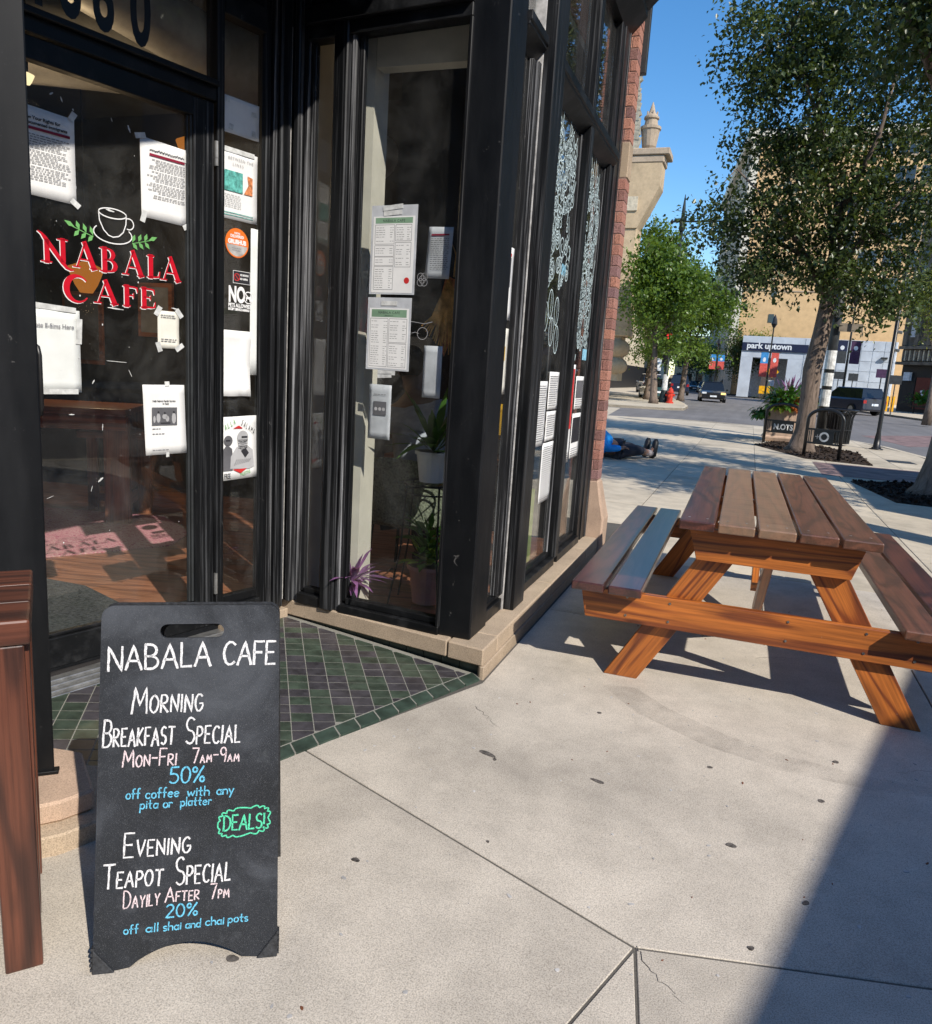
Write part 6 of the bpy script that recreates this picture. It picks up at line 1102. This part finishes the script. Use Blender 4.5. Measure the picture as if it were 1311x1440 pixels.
P = [(.48, 22.2), (1.38, 22.2), (1.38, 22.9), (.48, 22.9)]
m.add([(x, y, .0) for x, y in P]+[(.93+(x-.93)*1.12, 22.55+(y-22.55)*1.12, .12) for x, y in P]+[(.93+(x-.93)*1.02, 22.55+(y-22.55)*1.02, .16) for x, y in P]+[(.93+(x-.93)*1.12, 22.55+(y-22.55)*1.12, .86) for x, y in P], [(k*4+i, k*4+(i+1) % 4, k*4+4+(i+1) % 4, k*4+4+i) for k in range(3) for i in range(4)]+[(3, 2, 1, 0), (12, 13, 14, 15)]); m.build('tub', 'concrete_planter', pl, bevel=.02)
leafy('foliage', pl, (.93, 22.5, .86), 420, .32, .26, .30, .10, 'leaf_plant', rp, .9, .42); leafy('foliage', pl, (1.18, 22.25, .84), 150, .18, .14, .22, .09, 'leaf_red', rp, 1.1, .22); leafy('foliage', pl, (.80, 22.3, .86), 110, .18, .10, .24, .09, 'leaf_lime', rp, 1.2, .3); leafy('foliage', pl, (1.0, 22.6, .95), 70, .15, .45, .34, .05, 'leaf_purple', rp, .1, .25); leafy('foliage', pl, (.40, 22.4, .62), 120, .14, .16, .26, .10, 'leaf_plant', rp, 1.5, .16)
tc = empty('litter_bin', (2.35, 22.9, 0), 'black slatted metal litter bin with flared rim behind the iron hoop', 'bin')
for k in range(24):
    a = 2*pi*k/24; m = MB(); m.tube([(2.35+.29*cos(a), 22.9+.29*sin(a), .06), (2.35+.31*cos(a), 22.9+.31*sin(a), .75), (2.35+.36*cos(a), 22.9+.36*sin(a), .90), (2.35+.42*cos(a), 22.9+.42*sin(a), .95)], .017, 5); m.build('slat', 'black_iron', tc)
for z_, r_ in ((.08, .29), (.42, .30), (.95, .42)): MB().tube([(2.35+r_*cos(a), 22.9+r_*sin(a), z_) for a in np.linspace(0, 6.2832, 24)], .02, 6).build('ring', 'black_iron', tc)
MB().lathe([(.26, .05), (.27, .88)], (2.35, 22.9), 16).build('liner', 'dark_rubber', tc)
# utility pole wrapped in white posters right behind the tree
up_ = empty('utility_pole', (1.95, 23.4, 0), 'dark pole wrapped in white notices right behind the large tree', 'pole'); MB().tube([(1.95, 23.4, 0), (1.95, 23.4, 6.5)], .13, 12).build('shaft', 'dark_metal', up_, smooth=True)
for z0, z1 in ((1.0, 1.45), (1.55, 1.9), (2.0, 2.5)): MB().lathe([(.136, z0), (.137, z1)], (1.95, 23.4), 14).build('wrap', 'white_wrap', up_)
f_ = Fr((2.02, 23.2, 3.0), (1, .3, 0)); MB(f_).box(0, .62, 0, .22, 0, .01).build('sign_plate', 'brown_stone', up_); MB(f_).box(-.30, .04, .36, .56, -.2, .02).build('control_box', 'dark_metal', up_); MB(f_).box(-.1, .3, .62, .66, -.1, .0).build('bracket', 'aluminium', up_)
lp = empty('lamp_post', (3.26, 22.5, 0), 'slim black lamp post on the kerb right of the litter bin', 'lamp post'); MB().tube([(3.26, 22.5, 0), (3.26, 22.5, .02), (3.26, 22.5, .04), (3.26, 22.5, .30), (3.26, 22.5, .45), (3.29, 22.5, 5.2)], [.17, .17, .09, .075, .055, .045], 12).build('pole', 'black_iron', lp, smooth=True)
for k in range(4): a = k*pi/2+.6; MB().lathe([(.02, .02), (.02, .06)], (3.26+.13*cos(a), 22.5+.13*sin(a)), 6).build('bolt', 'black_iron', lp)
for z_ in (3.0, 2.55): m = MB(); m.tube([(3.30, 22.5, z_), (3.42, 22.45, z_-.02)], .04, 8); m.build('floodlight', 'aluminium', lp)
# traffic signal with mast arm
ts = empty('traffic_signal', (-5.09, 50.2, 0), 'tall black signal pole with finial, red light lit and white wrapping near its foot', 'traffic signal'); X0, Y0 = -5.07, 50.2
m = MB(); m.tube([(X0, Y0, 0), (X0, Y0, .05), (X0, Y0, .5), (X0, Y0, .9), (X0, Y0, 10.4)], [.32, .30, .24, .14, .09], 12); m.build('pole', 'green_black', ts, smooth=True); MB().lathe([(.15, 10.3), (.2, 10.5), (.13, 10.8), (.24, 10.95), (.12, 11.1), (.10, 11.6), (.02, 12.4)], (X0, Y0), 12).build('finial', 'green_black', ts); MB().lathe([(.17, .75), (.17, 1.75)], (X0, Y0), 12).build('wrap', 'white_wrap', ts)
m = MB(); m.tube([(X0-.6, Y0, 10.85), (X0+5.2, Y0, 10.9)], .055, 8); m.tube([(X0+.1, Y0, 9.6)]+[(X0+.1+1.9*(1-cos(a)), Y0, 9.6+1.2*sin(a)) for a in np.linspace(.1, 1.57, 7)], .035, 8); m.build('arm', 'green_black', ts); MB().lathe([(.02, 10.7), (.12, 10.85), (.02, 11.0)], (X0-.62, Y0), 10).build('ball', 'green_black', ts)
f_ = Fr((X0-.02, Y0-.25, 3.55), (1, .1, 0)); MB(f_).box(-.19, .19, -.55, .75, -.2, 0).build('signal_head', 'black_iron', ts, bevel=.02); MB(f_).prism([(.17*cos(a), .5+.17*sin(a)) for a in np.linspace(0, 6, 16)], .005, .03).build('red_light', 'red_lamp', ts); MB(f_).prism([(.15*cos(a), .1+.15*sin(a)) for a in np.linspace(0, 6, 16)], .005, .02).build('lens', 'dark_rubber', ts); MB(f_).prism([(.15*cos(a), -.3+.15*sin(a)) for a in np.linspace(0, 6, 16)], .005, .02).build('lens', 'dark_rubber', ts)
MB(f_).tube([(.0, .5, .0), (.0, .5, .22)], .21, 14, False).build('visor', 'red_print', ts); MB(f_).box(-.28, .10, -1.15, -.62, -.15, .02).build('pedestrian_signal', 'black_iron', ts, bevel=.02); MB(f_).box(-.75, -.30, -1.6, -.85, -.03, 0).build('street_sign', 'sign_white', ts); MB(f_).box(-.72, -.33, -1.15, -1.1, .002, .01).build('sign_band', 'sign_blue', ts)
hy = empty('fire_hydrant', (-4.64, 49.9, 0), 'red fire hydrant beside the foot of the signal pole', 'hydrant'); MB().lathe([(.24, 0), (.24, .08), (.17, .1), (.17, .62), (.22, .64), (.22, .70), (.16, .74), (.14, .86), (.05, .94), (.05, 1.0)], (-4.64, 49.9), 16).build('barrel', 'hydrant_red', hy, smooth=False)
for q in (-1, 1): MB().tube([(-4.64+q*.15, 49.9, .5), (-4.64+q*.28, 49.9, .5)], .08, 10).build('nozzle', 'hydrant_red', hy)
MB().tube([(-4.64, 49.75, .45), (-4.64, 49.6, .45)], .1, 10).build('nozzle', 'hydrant_red', hy)
def sign_post(loc, h, plates, label, name='road_sign', poster='dark_metal', group=None, pr=.035):
    t = empty(name, loc, label, 'sign', group); MB().tube([loc, (loc[0], loc[1], h)], pr, 8).build('pole', poster, t)
    for (x, z0, w, hh, mt, dia) in plates:
        f = Fr((loc[0]+x, loc[1]-.06, z0), (1, .05, 0))
        if dia: MB(f).prism([(0, -hh/2), (w/2, 0), (0, hh/2), (-w/2, 0)], 0, .02).build('plate', mt, t)
        else: MB(f).box(-w/2, w/2, -hh/2, hh/2, 0, .02).build('plate', mt, t)
    return t
def banner_pole(loc, h, zb, w, hb, label, cols, k=1.0):
    t = empty('banner_pole', loc, label, 'lamp post', 'street lamps carrying banners'); MB().tube([loc, (loc[0], loc[1], .5*k), (loc[0], loc[1], h)], [.16*k, .10*k, .06*k], 8).build('pole', 'black_iron', t); MB().lathe([(.1*k, h), (.28*k, h+.35*k), (.2*k, h+.8*k), (.03*k, h+1.2*k)], loc[:2], 10).build('lantern', 'black_iron', t)
    for q in (-1, 1):
        f = Fr((loc[0]+q*(w/2+.12*k), loc[1]-.03, zb), (1, .08, 0)); c_ = cols[0 if q < 0 else 1]
        MB(f).box(-w/2, w/2, hb*.05, hb/2, 0, .02).build('banner', c_[0], t); MB(f).box(-w/2, w/2, -hb/2, hb*.049, 0, .02).build('banner', c_[1], t); MB(f).prism([(w*.22*cos(a), hb*.2+hb*.1*sin(a)) for a in np.linspace(0, 5.6, 8)], .022, .03).build('emblem', 'sign_white', t); MB(f).box(-w/2-.12*k, w/2+.12*k, hb/2, hb/2+.05*k, -.02, .02).build('arm', 'black_iron', t)
banner_pole((-3.9, 92, 0), 5.4, 3.7, .68, 1.6, 'far lamp post with red and blue banners above the black car', (('banner_blue', 'banner_red'), ('banner_blue', 'banner_red')), .9)
banner_pole((1.5, 88, 0), 7.4, 3.6, .75, 2.5, 'lamp post with red and blue banners above the yellow road sign', (('banner_blue', 'banner_red'), ('banner_red', 'banner_red')), 1.1)
banner_pole((7.55, 75, 0), 8.6, 4.7, .8, 1.9, 'black lamp post with two dark banners in front of the white panelled building', (('sign_navy', 'dark_metal'), ('banner_dark', 'banner_dark')), 1.1)
sign_post((2.0, 90, 0), 3.4, [(0, 2.95, 1.3, 1.3, 'yellow_sign', True), (0, 1.75, .6, .6, 'sign_white', False)], 'yellow diamond road sign with a small white plate under the banners'); sign_post((1.2, 96, 0), 1.6, [(.3, .95, 1.2, .9, 'yellow_sign', False)], 'low square yellow sign at the far kerb')
for x, y, z_, lb in ((6.4, 68, 2.6, 'leftmost of the small blue grey parking signs by the dark cars'), (7.6, 69.5, 2.55, 'second small parking sign from the left, right of the banner pole'), (8.3, 60, 2.75, 'dark red and white sign at the kerb right of the dark cars'), (8.9, 58, 2.35, 'small blue grey sign nearest the yellow barrier')): sign_post((x, y, 0), z_+.3, [(0, z_, .72, .58, 'dark_metal' if 'red' not in lb else 'banner_dark', False)], lb, group='parking signs on the far kerb')
sign_post((-7.9, 42.2, 0), 2.5, [(0, 2.3, .6, .45, 'sign_white', False)], 'white sign on a post at the left pavement near the limestone building')
br = empty('barrier', (9.6, 66, 0), 'yellow striped barrier at the corner of the white panelled building', 'barrier')
for k in range(3): MB().prism([(9.2+k*.42, 66), (9.45+k*.42, 66), (9.45+k*.42, 66.1), (9.2+k*.42, 66.1)], .1, 1.25).build('board', 'yellow_sign', br)

# ================================================================== VEHICLES
def car(loc, rz, L, W, H, paint, label, kind='sedan', lights=True):
    t = empty('parked_car' if 'driving' not in label else 'car', loc, label, 'car', None, rz); R = Matrix.Translation(loc) @ Matrix.Rotation(rz, 4, 'Z')
    fr = Fr(loc, (cos(rz), sin(rz), 0), (-sin(rz), cos(rz), 0))    # x forward, y left, z up
    hb = H*.52; sec = []
    if kind == 'sedan': prof = [(-.5, .30, .52), (-.46, .22, .60), (-.30, .2, .62), (.18, .2, .60), (.40, .2, .56), (.49, .24, .48), (.5, .32, .42)]; roof = [(-.34, 0), (-.20, 1), (.04, 1), (.22, 0)]
    elif kind == 'suv': prof = [(-.5, .30, .62), (-.47, .22, .66), (.2, .2, .64), (.42, .2, .58), (.49, .24, .52), (.5, .3, .44)]; roof = [(-.47, 0), (-.42, 1), (.06, 1), (.22, 0)]
    else: prof = [(-.5, .35, .56), (-.48, .3, .58), (.2, .28, .58), (.44, .28, .55), (.5, .3, .46)]; roof = [(-.10, 0), (-.06, 1), (.10, 1), (.22, 0)]
    vs = []; n = 8
    for x, zb, zt in prof:
        w = W/2*(1-.16*max(0, abs(x)*2-.85)/.15*.8); vs += [(x*L, -w*.92, zb*H*.75), (x*L, -w, zb*H*.75+.1), (x*L, -w, zt*H*.85), (x*L, -w*.88, zt*H), (x*L, w*.88, zt*H), (x*L, w, zt*H*.85), (x*L, w, zb*H*.75+.1), (x*L, w*.92, zb*H*.75)]
    fs = [(i*n+k, (i+1)*n+k, (i+1)*n+(k+1) % n, i*n+(k+1) % n) for i in range(len(prof)-1) for k in range(n)]+[tuple(range(n)), tuple((len(prof)-1)*n+k for k in range(n-1, -1, -1))]
    m = MB(fr); m.add(vs, fs); m.build('body', paint, t, bevel=.02)
    zb_, zt_ = (.58 if kind != 'suv' else .62)*H, H
    a, b, c, d = [r_[0]*L for r_ in roof]; w0, w1 = W*.45, W*.36
    m = MB(fr); m.add([(a, -w0, zb_), (d, -w0, zb_), (c, -w1, zt_-.04), (b, -w1, zt_-.04), (a, w0, zb_), (d, w0, zb_), (c, w1, zt_-.04), (b, w1, zt_-.04)], [(0,1,2,3), (7,6,5,4), (1,5,6,2), (4,0,3,7), (3,2,6,7), (0,4,5,1)]); m.build('windows', 'car_glass', t)
    m = MB(fr); m.add([(b-.05, -w1-.01, zt_-.05), (c+.05, -w1-.01, zt_-.05), (c+.05, w1+.01, zt_-.05), (b-.05, w1+.01, zt_-.05), (b, -w1+.05, zt_), (c, -w1+.05, zt_), (c, w1-.05, zt_), (b, w1-.05, zt_)], [(0,1,5,4),(1,2,6,5),(2,3,7,6),(3,0,4,7),(4,5,6,7)]); m.build('roof', paint, t)
    for sx_ in (-1, 1):
        for sy in (-1, 1):
            m = MB(fr); xw, yw = sx_*L*.31, sy*(W/2-.10); r0 = .33 if kind != 'suv' else .38; m.tube([(xw, yw-.11, r0), (xw, yw+.11, r0)], r0, 18); wl_ = m.build('wheel', 'dark_rubber', t); m = MB(fr); m.tube([(xw, yw+sy*.112, r0), (xw, yw+sy*.12, r0)], r0*.6, 12); m.build('rim', 'aluminium', wl_)
    for sy in (-1, 1):
        m = MB(fr); m.box(L*.488, L*.502, sy*W*.36-.17, sy*W*.36+.17, H*.40, H*.49); m.build('headlight', 'head_lamp' if lights and sy > 0 else 'sign_white', t, bevel=.01); m = MB(fr); m.box(-L*.502, -L*.488, sy*W*.38-.12, sy*W*.38+.12, H*.44, H*.56); m.build('tail_light', 'tail_red', t); m = MB(fr); m.box(.19*L, .19*L+.12, sy*(W/2+.08)-.09, sy*(W/2+.08)+.09, H*.58, H*.58+.13); m.build('mirror', paint, t)
    m = MB(fr); m.box(L*.50, L*.508, -.26, .26, H*.26, H*.34); m.build('licence_plate', 'sign_white', t); m = MB(fr); m.box(-L*.508, -L*.50, -.26, .26, H*.36, H*.44); m.build('licence_plate', 'sign_white', t); m = MB(fr); m.box(L*.497, L*.505, -W*.22, W*.22, H*.35, H*.44); m.build('grille', 'dark_rubber', t)
    if kind == 'pickup': m = MB(fr); m.box(-L*.49, -L*.11, -W*.42, W*.42, H*.585, H*.60); m.build('load_bed', 'dark_rubber', t)
    return t
hd = lambda dx, dy: atan2(dy, dx)
car((-2.95, 67.5, -.13), hd(.10, -1), 5.0, 2.02, 1.62, 'car_black', 'black sedan driving towards the camera with one headlight glowing amber', lights=True)
car((-6.6, 59, -.13), hd(-.25, 1), 5.0, 1.95, 1.65, 'car_teal', 'dark sedan parked at the left kerb behind the signal pole', lights=False)
car((-7.6, 88, -.13), hd(-.2, 1), 5.6, 2.15, 2.1, 'car_navy', 'dark blue pickup standing left of the black sedan', 'suv', False)
car((-9.6, 80, -.13), hd(-.25, 1), 5.2, 2.1, 2.0, 'car_white', 'white van parked beyond the dark sedan at the left kerb', 'suv', False)
car((-3.2, 119, -.13), hd(-.25, 1), 6.0, 2.2, 2.1, 'car_white', 'white pickup parked at the far right kerb', 'pickup', False)
car((-6.2, 116, -.13), hd(.1, -1), 4.8, 1.95, 1.6, 'car_grey', 'grey car right behind the black sedan', lights=False); car((-10.2, 118, -.13), hd(-.2, 1), 4.8, 1.95, 1.6, 'car_silver', 'silver car far down the left lane', lights=False); car((-8.4, 128, -.13), hd(.1, -1), 4.8, 1.95, 1.6, 'car_black', 'small dark car at the far end of the street', lights=False)
car((-15, 60, -.0), hd(1, .3), 4.8, 1.95, 1.65, 'car_navy', 'dark car glimpsed through the trunks on the left', lights=False)
car((6.6, 61, -.13), hd(-.55, .85), 5.2, 2.1, 1.85, 'car_navy', 'dark blue sport utility car parked behind the litter bin', 'suv', False)
car((4.6, 68.5, -.13), hd(-.4, .9), 5.0, 2.0, 1.65, 'car_navy', 'dark blue car parked left of the sport utility car', lights=False)

# ================================================================== BUILDINGS ACROSS THE STREETS
def bpart(root, name, mat, boxes, fr=WORLD, bevel=0):
    m = MB(fr)
    for b in boxes: m.box(*b)
    return m.build(name, mat, root, bevel=bevel)
# limestone building with cornice and lantern, seen edge-on past the brick pier
lb = empty('limestone_building', (-9, 50, 0), 'cream limestone building with projecting cornice and stone lantern beyond the brick pier', 'building')
MB().prism([(-24, 49.4), (-8.75, 49.4), (-15.5, 75), (-24, 75)], 0, 17).build('wall', 'cream_stone', lb); MB().prism([(-8.749, 49.25), (-8.40, 49.25), (-15.1, 75), (-15.49, 75)], 0, 1.15).build('shopfront', 'dark_store', lb)
bpart(lb, 'pilaster', 'terracotta', [(-8.749, -7.62, 49.3, 51.2, 5.7, 10.6)], bevel=.05); bpart(lb, 'pilaster_foot', 'terracotta', [(-8.749, -7.50, 49.2, 51.3, 3.9, 5.65)], bevel=.06)
m = MB(); 
for z_, r_ in ((3.2, .55), (2.1, .5)): m.tube([(-8.15, 49.3, z_), (-8.15, 51.2, z_)], r_, 14)
m.build('scroll', 'terracotta', lb, smooth=True); bpart(lb, 'pilaster', 'terracotta', [(-8.749, -7.95, 49.42, 51.2, 1.16, 3.89)])
m = MB(); m.add([(x, y, z) for y in (49.2, 50.9) for x, z in ((-8.749, 10.3), (-7.62, 10.32), (-6.5, 12.7), (-6.5, 14.0), (-8.749, 14.0))], [(0, 1, 2, 3, 4), (9, 8, 7, 6, 5), (0, 5, 6, 1), (1, 6, 7, 2), (2, 7, 8, 3), (3, 8, 9, 4)]); m.build('cornice_bracket', 'terracotta', lb)
bpart(lb, 'cornice', 'stone_cap', [(-8.749, -6.40, 49.15, 50.95, 14.01, 14.42)], bevel=.05); bpart(lb, 'cornice', 'stone_cap', [(-8.749, -6.12, 49.05, 51.05, 14.43, 14.8)], bevel=.04); bpart(lb, 'cornice', 'cream_stone', [(-8.749, -7.7, 49.1, 50.5, 11.3, 12.1)])
m = MB(); rq = random.Random(14)
for k in range(16):
    z_ = 14.9+k*.27; x_ = -8.75+.55*(1-k*.035); rr_ = .36; m.add([(x_-rr_, 49.5, z_), (x_+rr_*rq.uniform(.5, 1.1), 49.3, z_-.1), (x_+rr_*rq.uniform(.3, 1.0), 49.3, z_+.3), (x_-rr_, 49.5, z_+.35), (x_-.1, 50.6, z_+.1)], [(0, 1, 2, 3), (1, 4, 2), (0, 4, 1), (3, 2, 4), (0, 3, 4)])
m.build('rough_ornament', 'cream_stone', lb)['kind'] = 'stuff'; bpart(lb, 'wall', 'cream_stone', [(-12, -8.76, 49.42, 51, 17.01, 19.0)])
lt = MB(); lt.lathe([(.30, 14.81), (.42, 15.0), (.55, 15.9), (.62, 15.95), (.62, 16.1), (.42, 16.15), (.36, 16.5), (.45, 16.55), (.45, 16.65), (.2, 16.9), (.12, 17.2), (.02, 17.5)], (-7.45, 49.7), 14); lt.build('lantern', 'stone_cap', lb)
for a in range(5): MB().tube([(-7.45+.3*cos(a*1.257), 49.7+.3*sin(a*1.257), 16.65), (-7.45+.3*cos(a*1.257), 49.7+.3*sin(a*1.257), 16.95)], .05, 5).build('crown_point', 'stone_cap', lb)
# tall tan building
tn = empty('tan_tower', (8, 115, 0), 'tall tan brick building with ivory left flank behind the trees', 'building')
bpart(tn, 'wall', 'tan_brick', [(-3.2, 26, 115, 160, 0, 34)]); TF_ = Fr((-3.3, 115.0, 0), (-5.2, 45, 0)); bpart(tn, 'flank', 'ivory', [(0, 45, 0, 34, 0, 3.0)], TF_); bpart(tn, 'corner_strip', 'ivory', [(-3.62, -2.6, 114.7, 114.99, 0, 34)]); bpart(tn, 'cornice', 'ivory', [(-.6, 45, 33.2, 34.6, -1.0, 2.0)], TF_, .1); bpart(tn, 'cornice', 'ivory', [(-3.6, 26, 114.4, 114.99, 33.4, 34.4)])
for f in range(9):
    for k in range(11): bpart(tn, 'window', 'pane_dark', [(2+k*3.8, 3.9+k*3.8, 3.2+f*3.4, 5.4+f*3.4, -.07, -.01)], TF_)
for k in range(12): bpart(tn, 'pier', 'ivory', [(.3+k*3.8, 1.2+k*3.8, 0, 33, -.35, -.012)], TF_)
for f in range(8):
    for x_ in (1.1,): bpart(tn, 'window', 'pane_dark', [(x_, x_+.7, 114.93, 114.99, 6.5+f*3.4, 7.6+f*3.4)])
    if f > 1:
        for k in range(5): bpart(tn, 'window', 'pane_dark', [(11+k*2.9, 12.0+k*2.9, 114.93, 114.99, 7.2+f*3.4, 9.2+f*3.4)]); bpart(tn, 'window', 'pane_dark', [(12.15+k*2.9, 13.2+k*2.9, 114.93, 114.99, 7.2+f*3.4, 9.2+f*3.4)]); bpart(tn, 'window_sill', 'stone_cap', [(10.8+k*2.9, 13.4+k*2.9, 114.80, 114.99, 6.95+f*3.4, 7.15+f*3.4)])
for z_ in (14.0, 21.5): bpart(tn, 'string_course', 'stone_cap', [(-2.6, 10.5, 114.9, 114.99, z_, z_+.12)])
# white panelled building with the black sign
wp = empty('panelled_building', (8, 97, 0), 'low white panelled building with the black sign reading park uptown', 'building')
bpart(wp, 'wall', 'sign_white', [(5.2, 14.6, 97.05, 112, 0, 7.0), (-1.5, 5.199, 103, 112, 0, 7.0)]); bpart(wp, 'wall', 'panel_white', [(-1.5, 5.199, 97.0, 112, 4.6, 7.0)]); bpart(wp, 'column', 'panel_white', [(3.6, 5.19, 97.0, 98.2, 0, 4.59)]); bpart(wp, 'column', 'panel_white', [(-1.5, -.2, 97, 98.2, 0, 4.59)]); bpart(wp, 'inner_wall', 'limestone_pink', [(1.0, 2.6, 99, 99.2, 0, 3.6)])
for i in range(8):
    for j in range(6): bpart(wp, 'panel', 'panel_white', [(5.25+i*1.16, 5.25+i*1.16+1.12, 96.98, 97.045, .3+j*1.12, .3+j*1.12+1.08)], bevel=.01)
bpart(wp, 'sign_board', 'sign_navy', [(-1.5, 5.6, 96.85, 96.99, 5.35, 6.25)]); text('park uptown', .92, Fr((-1.0, 96.83, 5.62), (1, 0, 0)), 0, 0, .01, 'sign_white', parent=wp, bold=.03, sx=1.02)
bpart(wp, 'lamp', 'dark_metal', [(13.1, 13.7, 96.6, 96.97, 5.1, 5.3)]); bpart(wp, 'base', 'dark_metal', [(13.2, 14.6, 96.9, 97.04, 0, 1.1)])
# brown stone corner shops in shade
bs = empty('brown_shops', (13, 74, 0), 'brown ornate stone shop building in shade at the right edge', 'building'); BF = Fr((11.75, 75.3, 0), (.64, -.77, 0))
bpart(bs, 'wall', 'brown_stone', [(0, 22, 3.9, 17, -14, 0)], BF); bpart(bs, 'shop_wall', 'dark_store', [(0, 22, 0, 3.9, -14, -.25)], BF); bpart(bs, 'cornice', 'brown_stone', [(-.3, 22, 3.91, 4.15, 0.001, .35), (-.2, 22, 5.2, 5.45, .001, .3)], BF)
for k in range(34): bpart(bs, 'dentil', 'cream_stone' if k % 2 else 'brown_stone', [(.1+k*.22, .22+k*.22, 4.25, 5.1, .002, .16)], BF)
for k in range(9): bpart(bs, 'pilaster', 'brown_stone', [(.0+k*1.15, .35+k*1.15, 5.46, 12, .002, .30)], BF, .04)
for k in range(8):
    for f in range(3): o = bpart(bs, 'window', 'pane_dark' if (k+f) % 3 else 'sign_white', [(.5+k*1.15, 1.0+k*1.15, 6.2+f*2.6, 8.0+f*2.6, .0, .02)], BF)
for x0, x1, mt in ((.35, 1.5, 'dark_store'), (1.6, 3.0, 'red_door'), (3.4, 5.2, 'pane_dark'), (5.5, 8, 'pane_dark')): bpart(bs, 'door' if mt == 'red_door' else 'shop_window', mt, [(x0, x1, .3, 2.9, -.249, -.2)], BF)
text('3', .9, BF, 2.1, 1.2, -.18, 'sign_white', parent=bs, bold=.04); bpart(bs, 'sign_panel', 'sign_white', [(.5, 1.1, 2.6, 3.3, -.19, .1)], BF); bpart(bs, 'sign_panel', 'sign_blue', [(3.5, 4.4, 3.0, 3.7, -.19, .1)], BF); bpart(bs, 'awning_sign', 'sign_navy', [(4.6, 7, 3.0, 3.6, -.19, .1)], BF)
bl = empty('hanging_banner', (14.2, 71, 8), 'large blue and red banner on the brown shop building', 'banner'); bpart(bl, 'cloth', 'banner_blue', [(2.9, 4.4, 7.9, 9.6, .4, .44)], BF); bpart(bl, 'cloth', 'banner_red', [(2.9, 4.4, 6.3, 7.89, .4, .44)], BF); bpart(bl, 'bracket', 'black_iron', [(2.8, 4.5, 9.61, 9.68, .3, .46)], BF)
cp = empty('shop_planter', (14.0, 70.5, 0), 'dark planter cart with a green bush before the brown shops', 'planter'); f_ = Fr((13.0, 72.0, 0), (.64, -.77, 0)); bpart(cp, 'frame', 'black_iron', [(0, 1.8, .5, .65, .5, 1.2), (0, .08, 0, .5, .5, .6), (1.7, 1.8, 0, .5, .5, .6)], f_); leafy('foliage', cp, tuple(f_(.9, .7, .8)), 260, .45, .5, .5, .2, 'leaf_plant', rp, .8, .7)
# buildings closing the end of the street
for k, (x0, x1, y0, h, mt, lb_) in enumerate(((-16, -5.2, 175, 11, 'cream_stone', 'cream building with small windows closing the street, behind the trees'), (-40, -17, 150, 14, 'ivory', 'ivory building far down the left side of the street'), (-5.0, 4.0, 190, 8, 'tan_brick', 'low tan building at the far end of the street'))):
    e = empty('distant_building', (x0, y0, 0), lb_, 'building'); bpart(e, 'wall', mt, [(x0, x1, y0, y0+15, 0, h)])
    for i in range(int((x1-x0)/2.2)):
        for f in range(int(h/3)): bpart(e, 'window', 'pane_dark', [(x0+.6+i*2.2, x0+1.6+i*2.2, y0-.06, y0-.01, 1.2+f*3, 2.9+f*3)])
# left side of the avenue behind the trees
e = empty('row_building', (-20, 90, 0), 'grey shopfront row behind the trunks on the left pavement', 'building'); bpart(e, 'wall', 'cream_stone', [(-40, -16, 80, 145, 0, 9)]); bpart(e, 'shopfront', 'dark_store', [(-15.999, -15.8, 80, 145, 0, 3)])
# unseen trucks: first added to shade the lower right, second read from its shadow
for (x0, x1, y0, y1, h, rz, lb_) in ((0, 6.5, 0, 2.4, 4.0, 0, 'unseen white box truck added behind the camera to shade the lower right'), (0, 6.0, 0, 2.4, 3.7, 1, 'second white box truck parked at the kerb right of the camera')):
    if rz == 0: f_ = Fr((2.87, -4.37, -.13), (.28, .96, 0), (-.96, .28, 0)); sgn = -1
    else: f_ = Fr((5.05, 8.3, -.13), (0, 1, 0), (-1, 0, 0)); sgn = -1
    e = empty('unseen_truck', tuple(f_.o), lb_, 'truck'); m = MB(f_); m.box(x0, x1, -y1, -y0, .95, h); m.build('cargo_box', 'car_white', e, bevel=.03); MB(f_).box(-2.0, -.05, -y1+.1, -.1, .5, 2.6).build('cab', 'car_white', e, bevel=.15); MB(f_).box(-2.0, x1, -y1+.4, -.4, .55, .94).build('chassis', 'dark_metal', e)
    for xw in (-1.2, x1-1.6):
        for yw in (-y1+.15, -.45): MB(f_).tube([(xw, yw, .48), (xw, yw+.3, .48)], .48, 18).build('wheel', 'dark_rubber', e)
    MB(f_).box(-2.02, -1.5, -y1+.25, -.25, 1.6, 2.45).build('windscreen', 'car_glass', e)
# brown brick blocks across the streets, behind and beside the camera: the glass mirrors them
for k, (x0, x1, y0, y1, h, lb_) in enumerate(((27, 42, -62, 16, 17, 'long brown brick block across the avenue, right of the camera'), (-22, 24, -46, -30, 15, 'brown brick block behind the camera'))):
    e = empty('brick_block', (x0, y0, 0), lb_, 'building'); bpart(e, 'wall', 'brown_stone', [(x0, x1, y0, y1, 0, h)])
    for f in range(4):
        if k == 0:
            for i in range(18): bpart(e, 'window', 'pane_dark', [(x0-.05, x0-.01, y0+2+i*4.2, y0+4.2+i*4.2, 1.4+f*4, 3.7+f*4)])
        else:
            for i in range(11): bpart(e, 'window', 'pane_dark', [(x0+1.5+i*4.1, x0+3.7+i*4.1, y1+.01, y1+.05, 1.4+f*4, 3.7+f*4)])
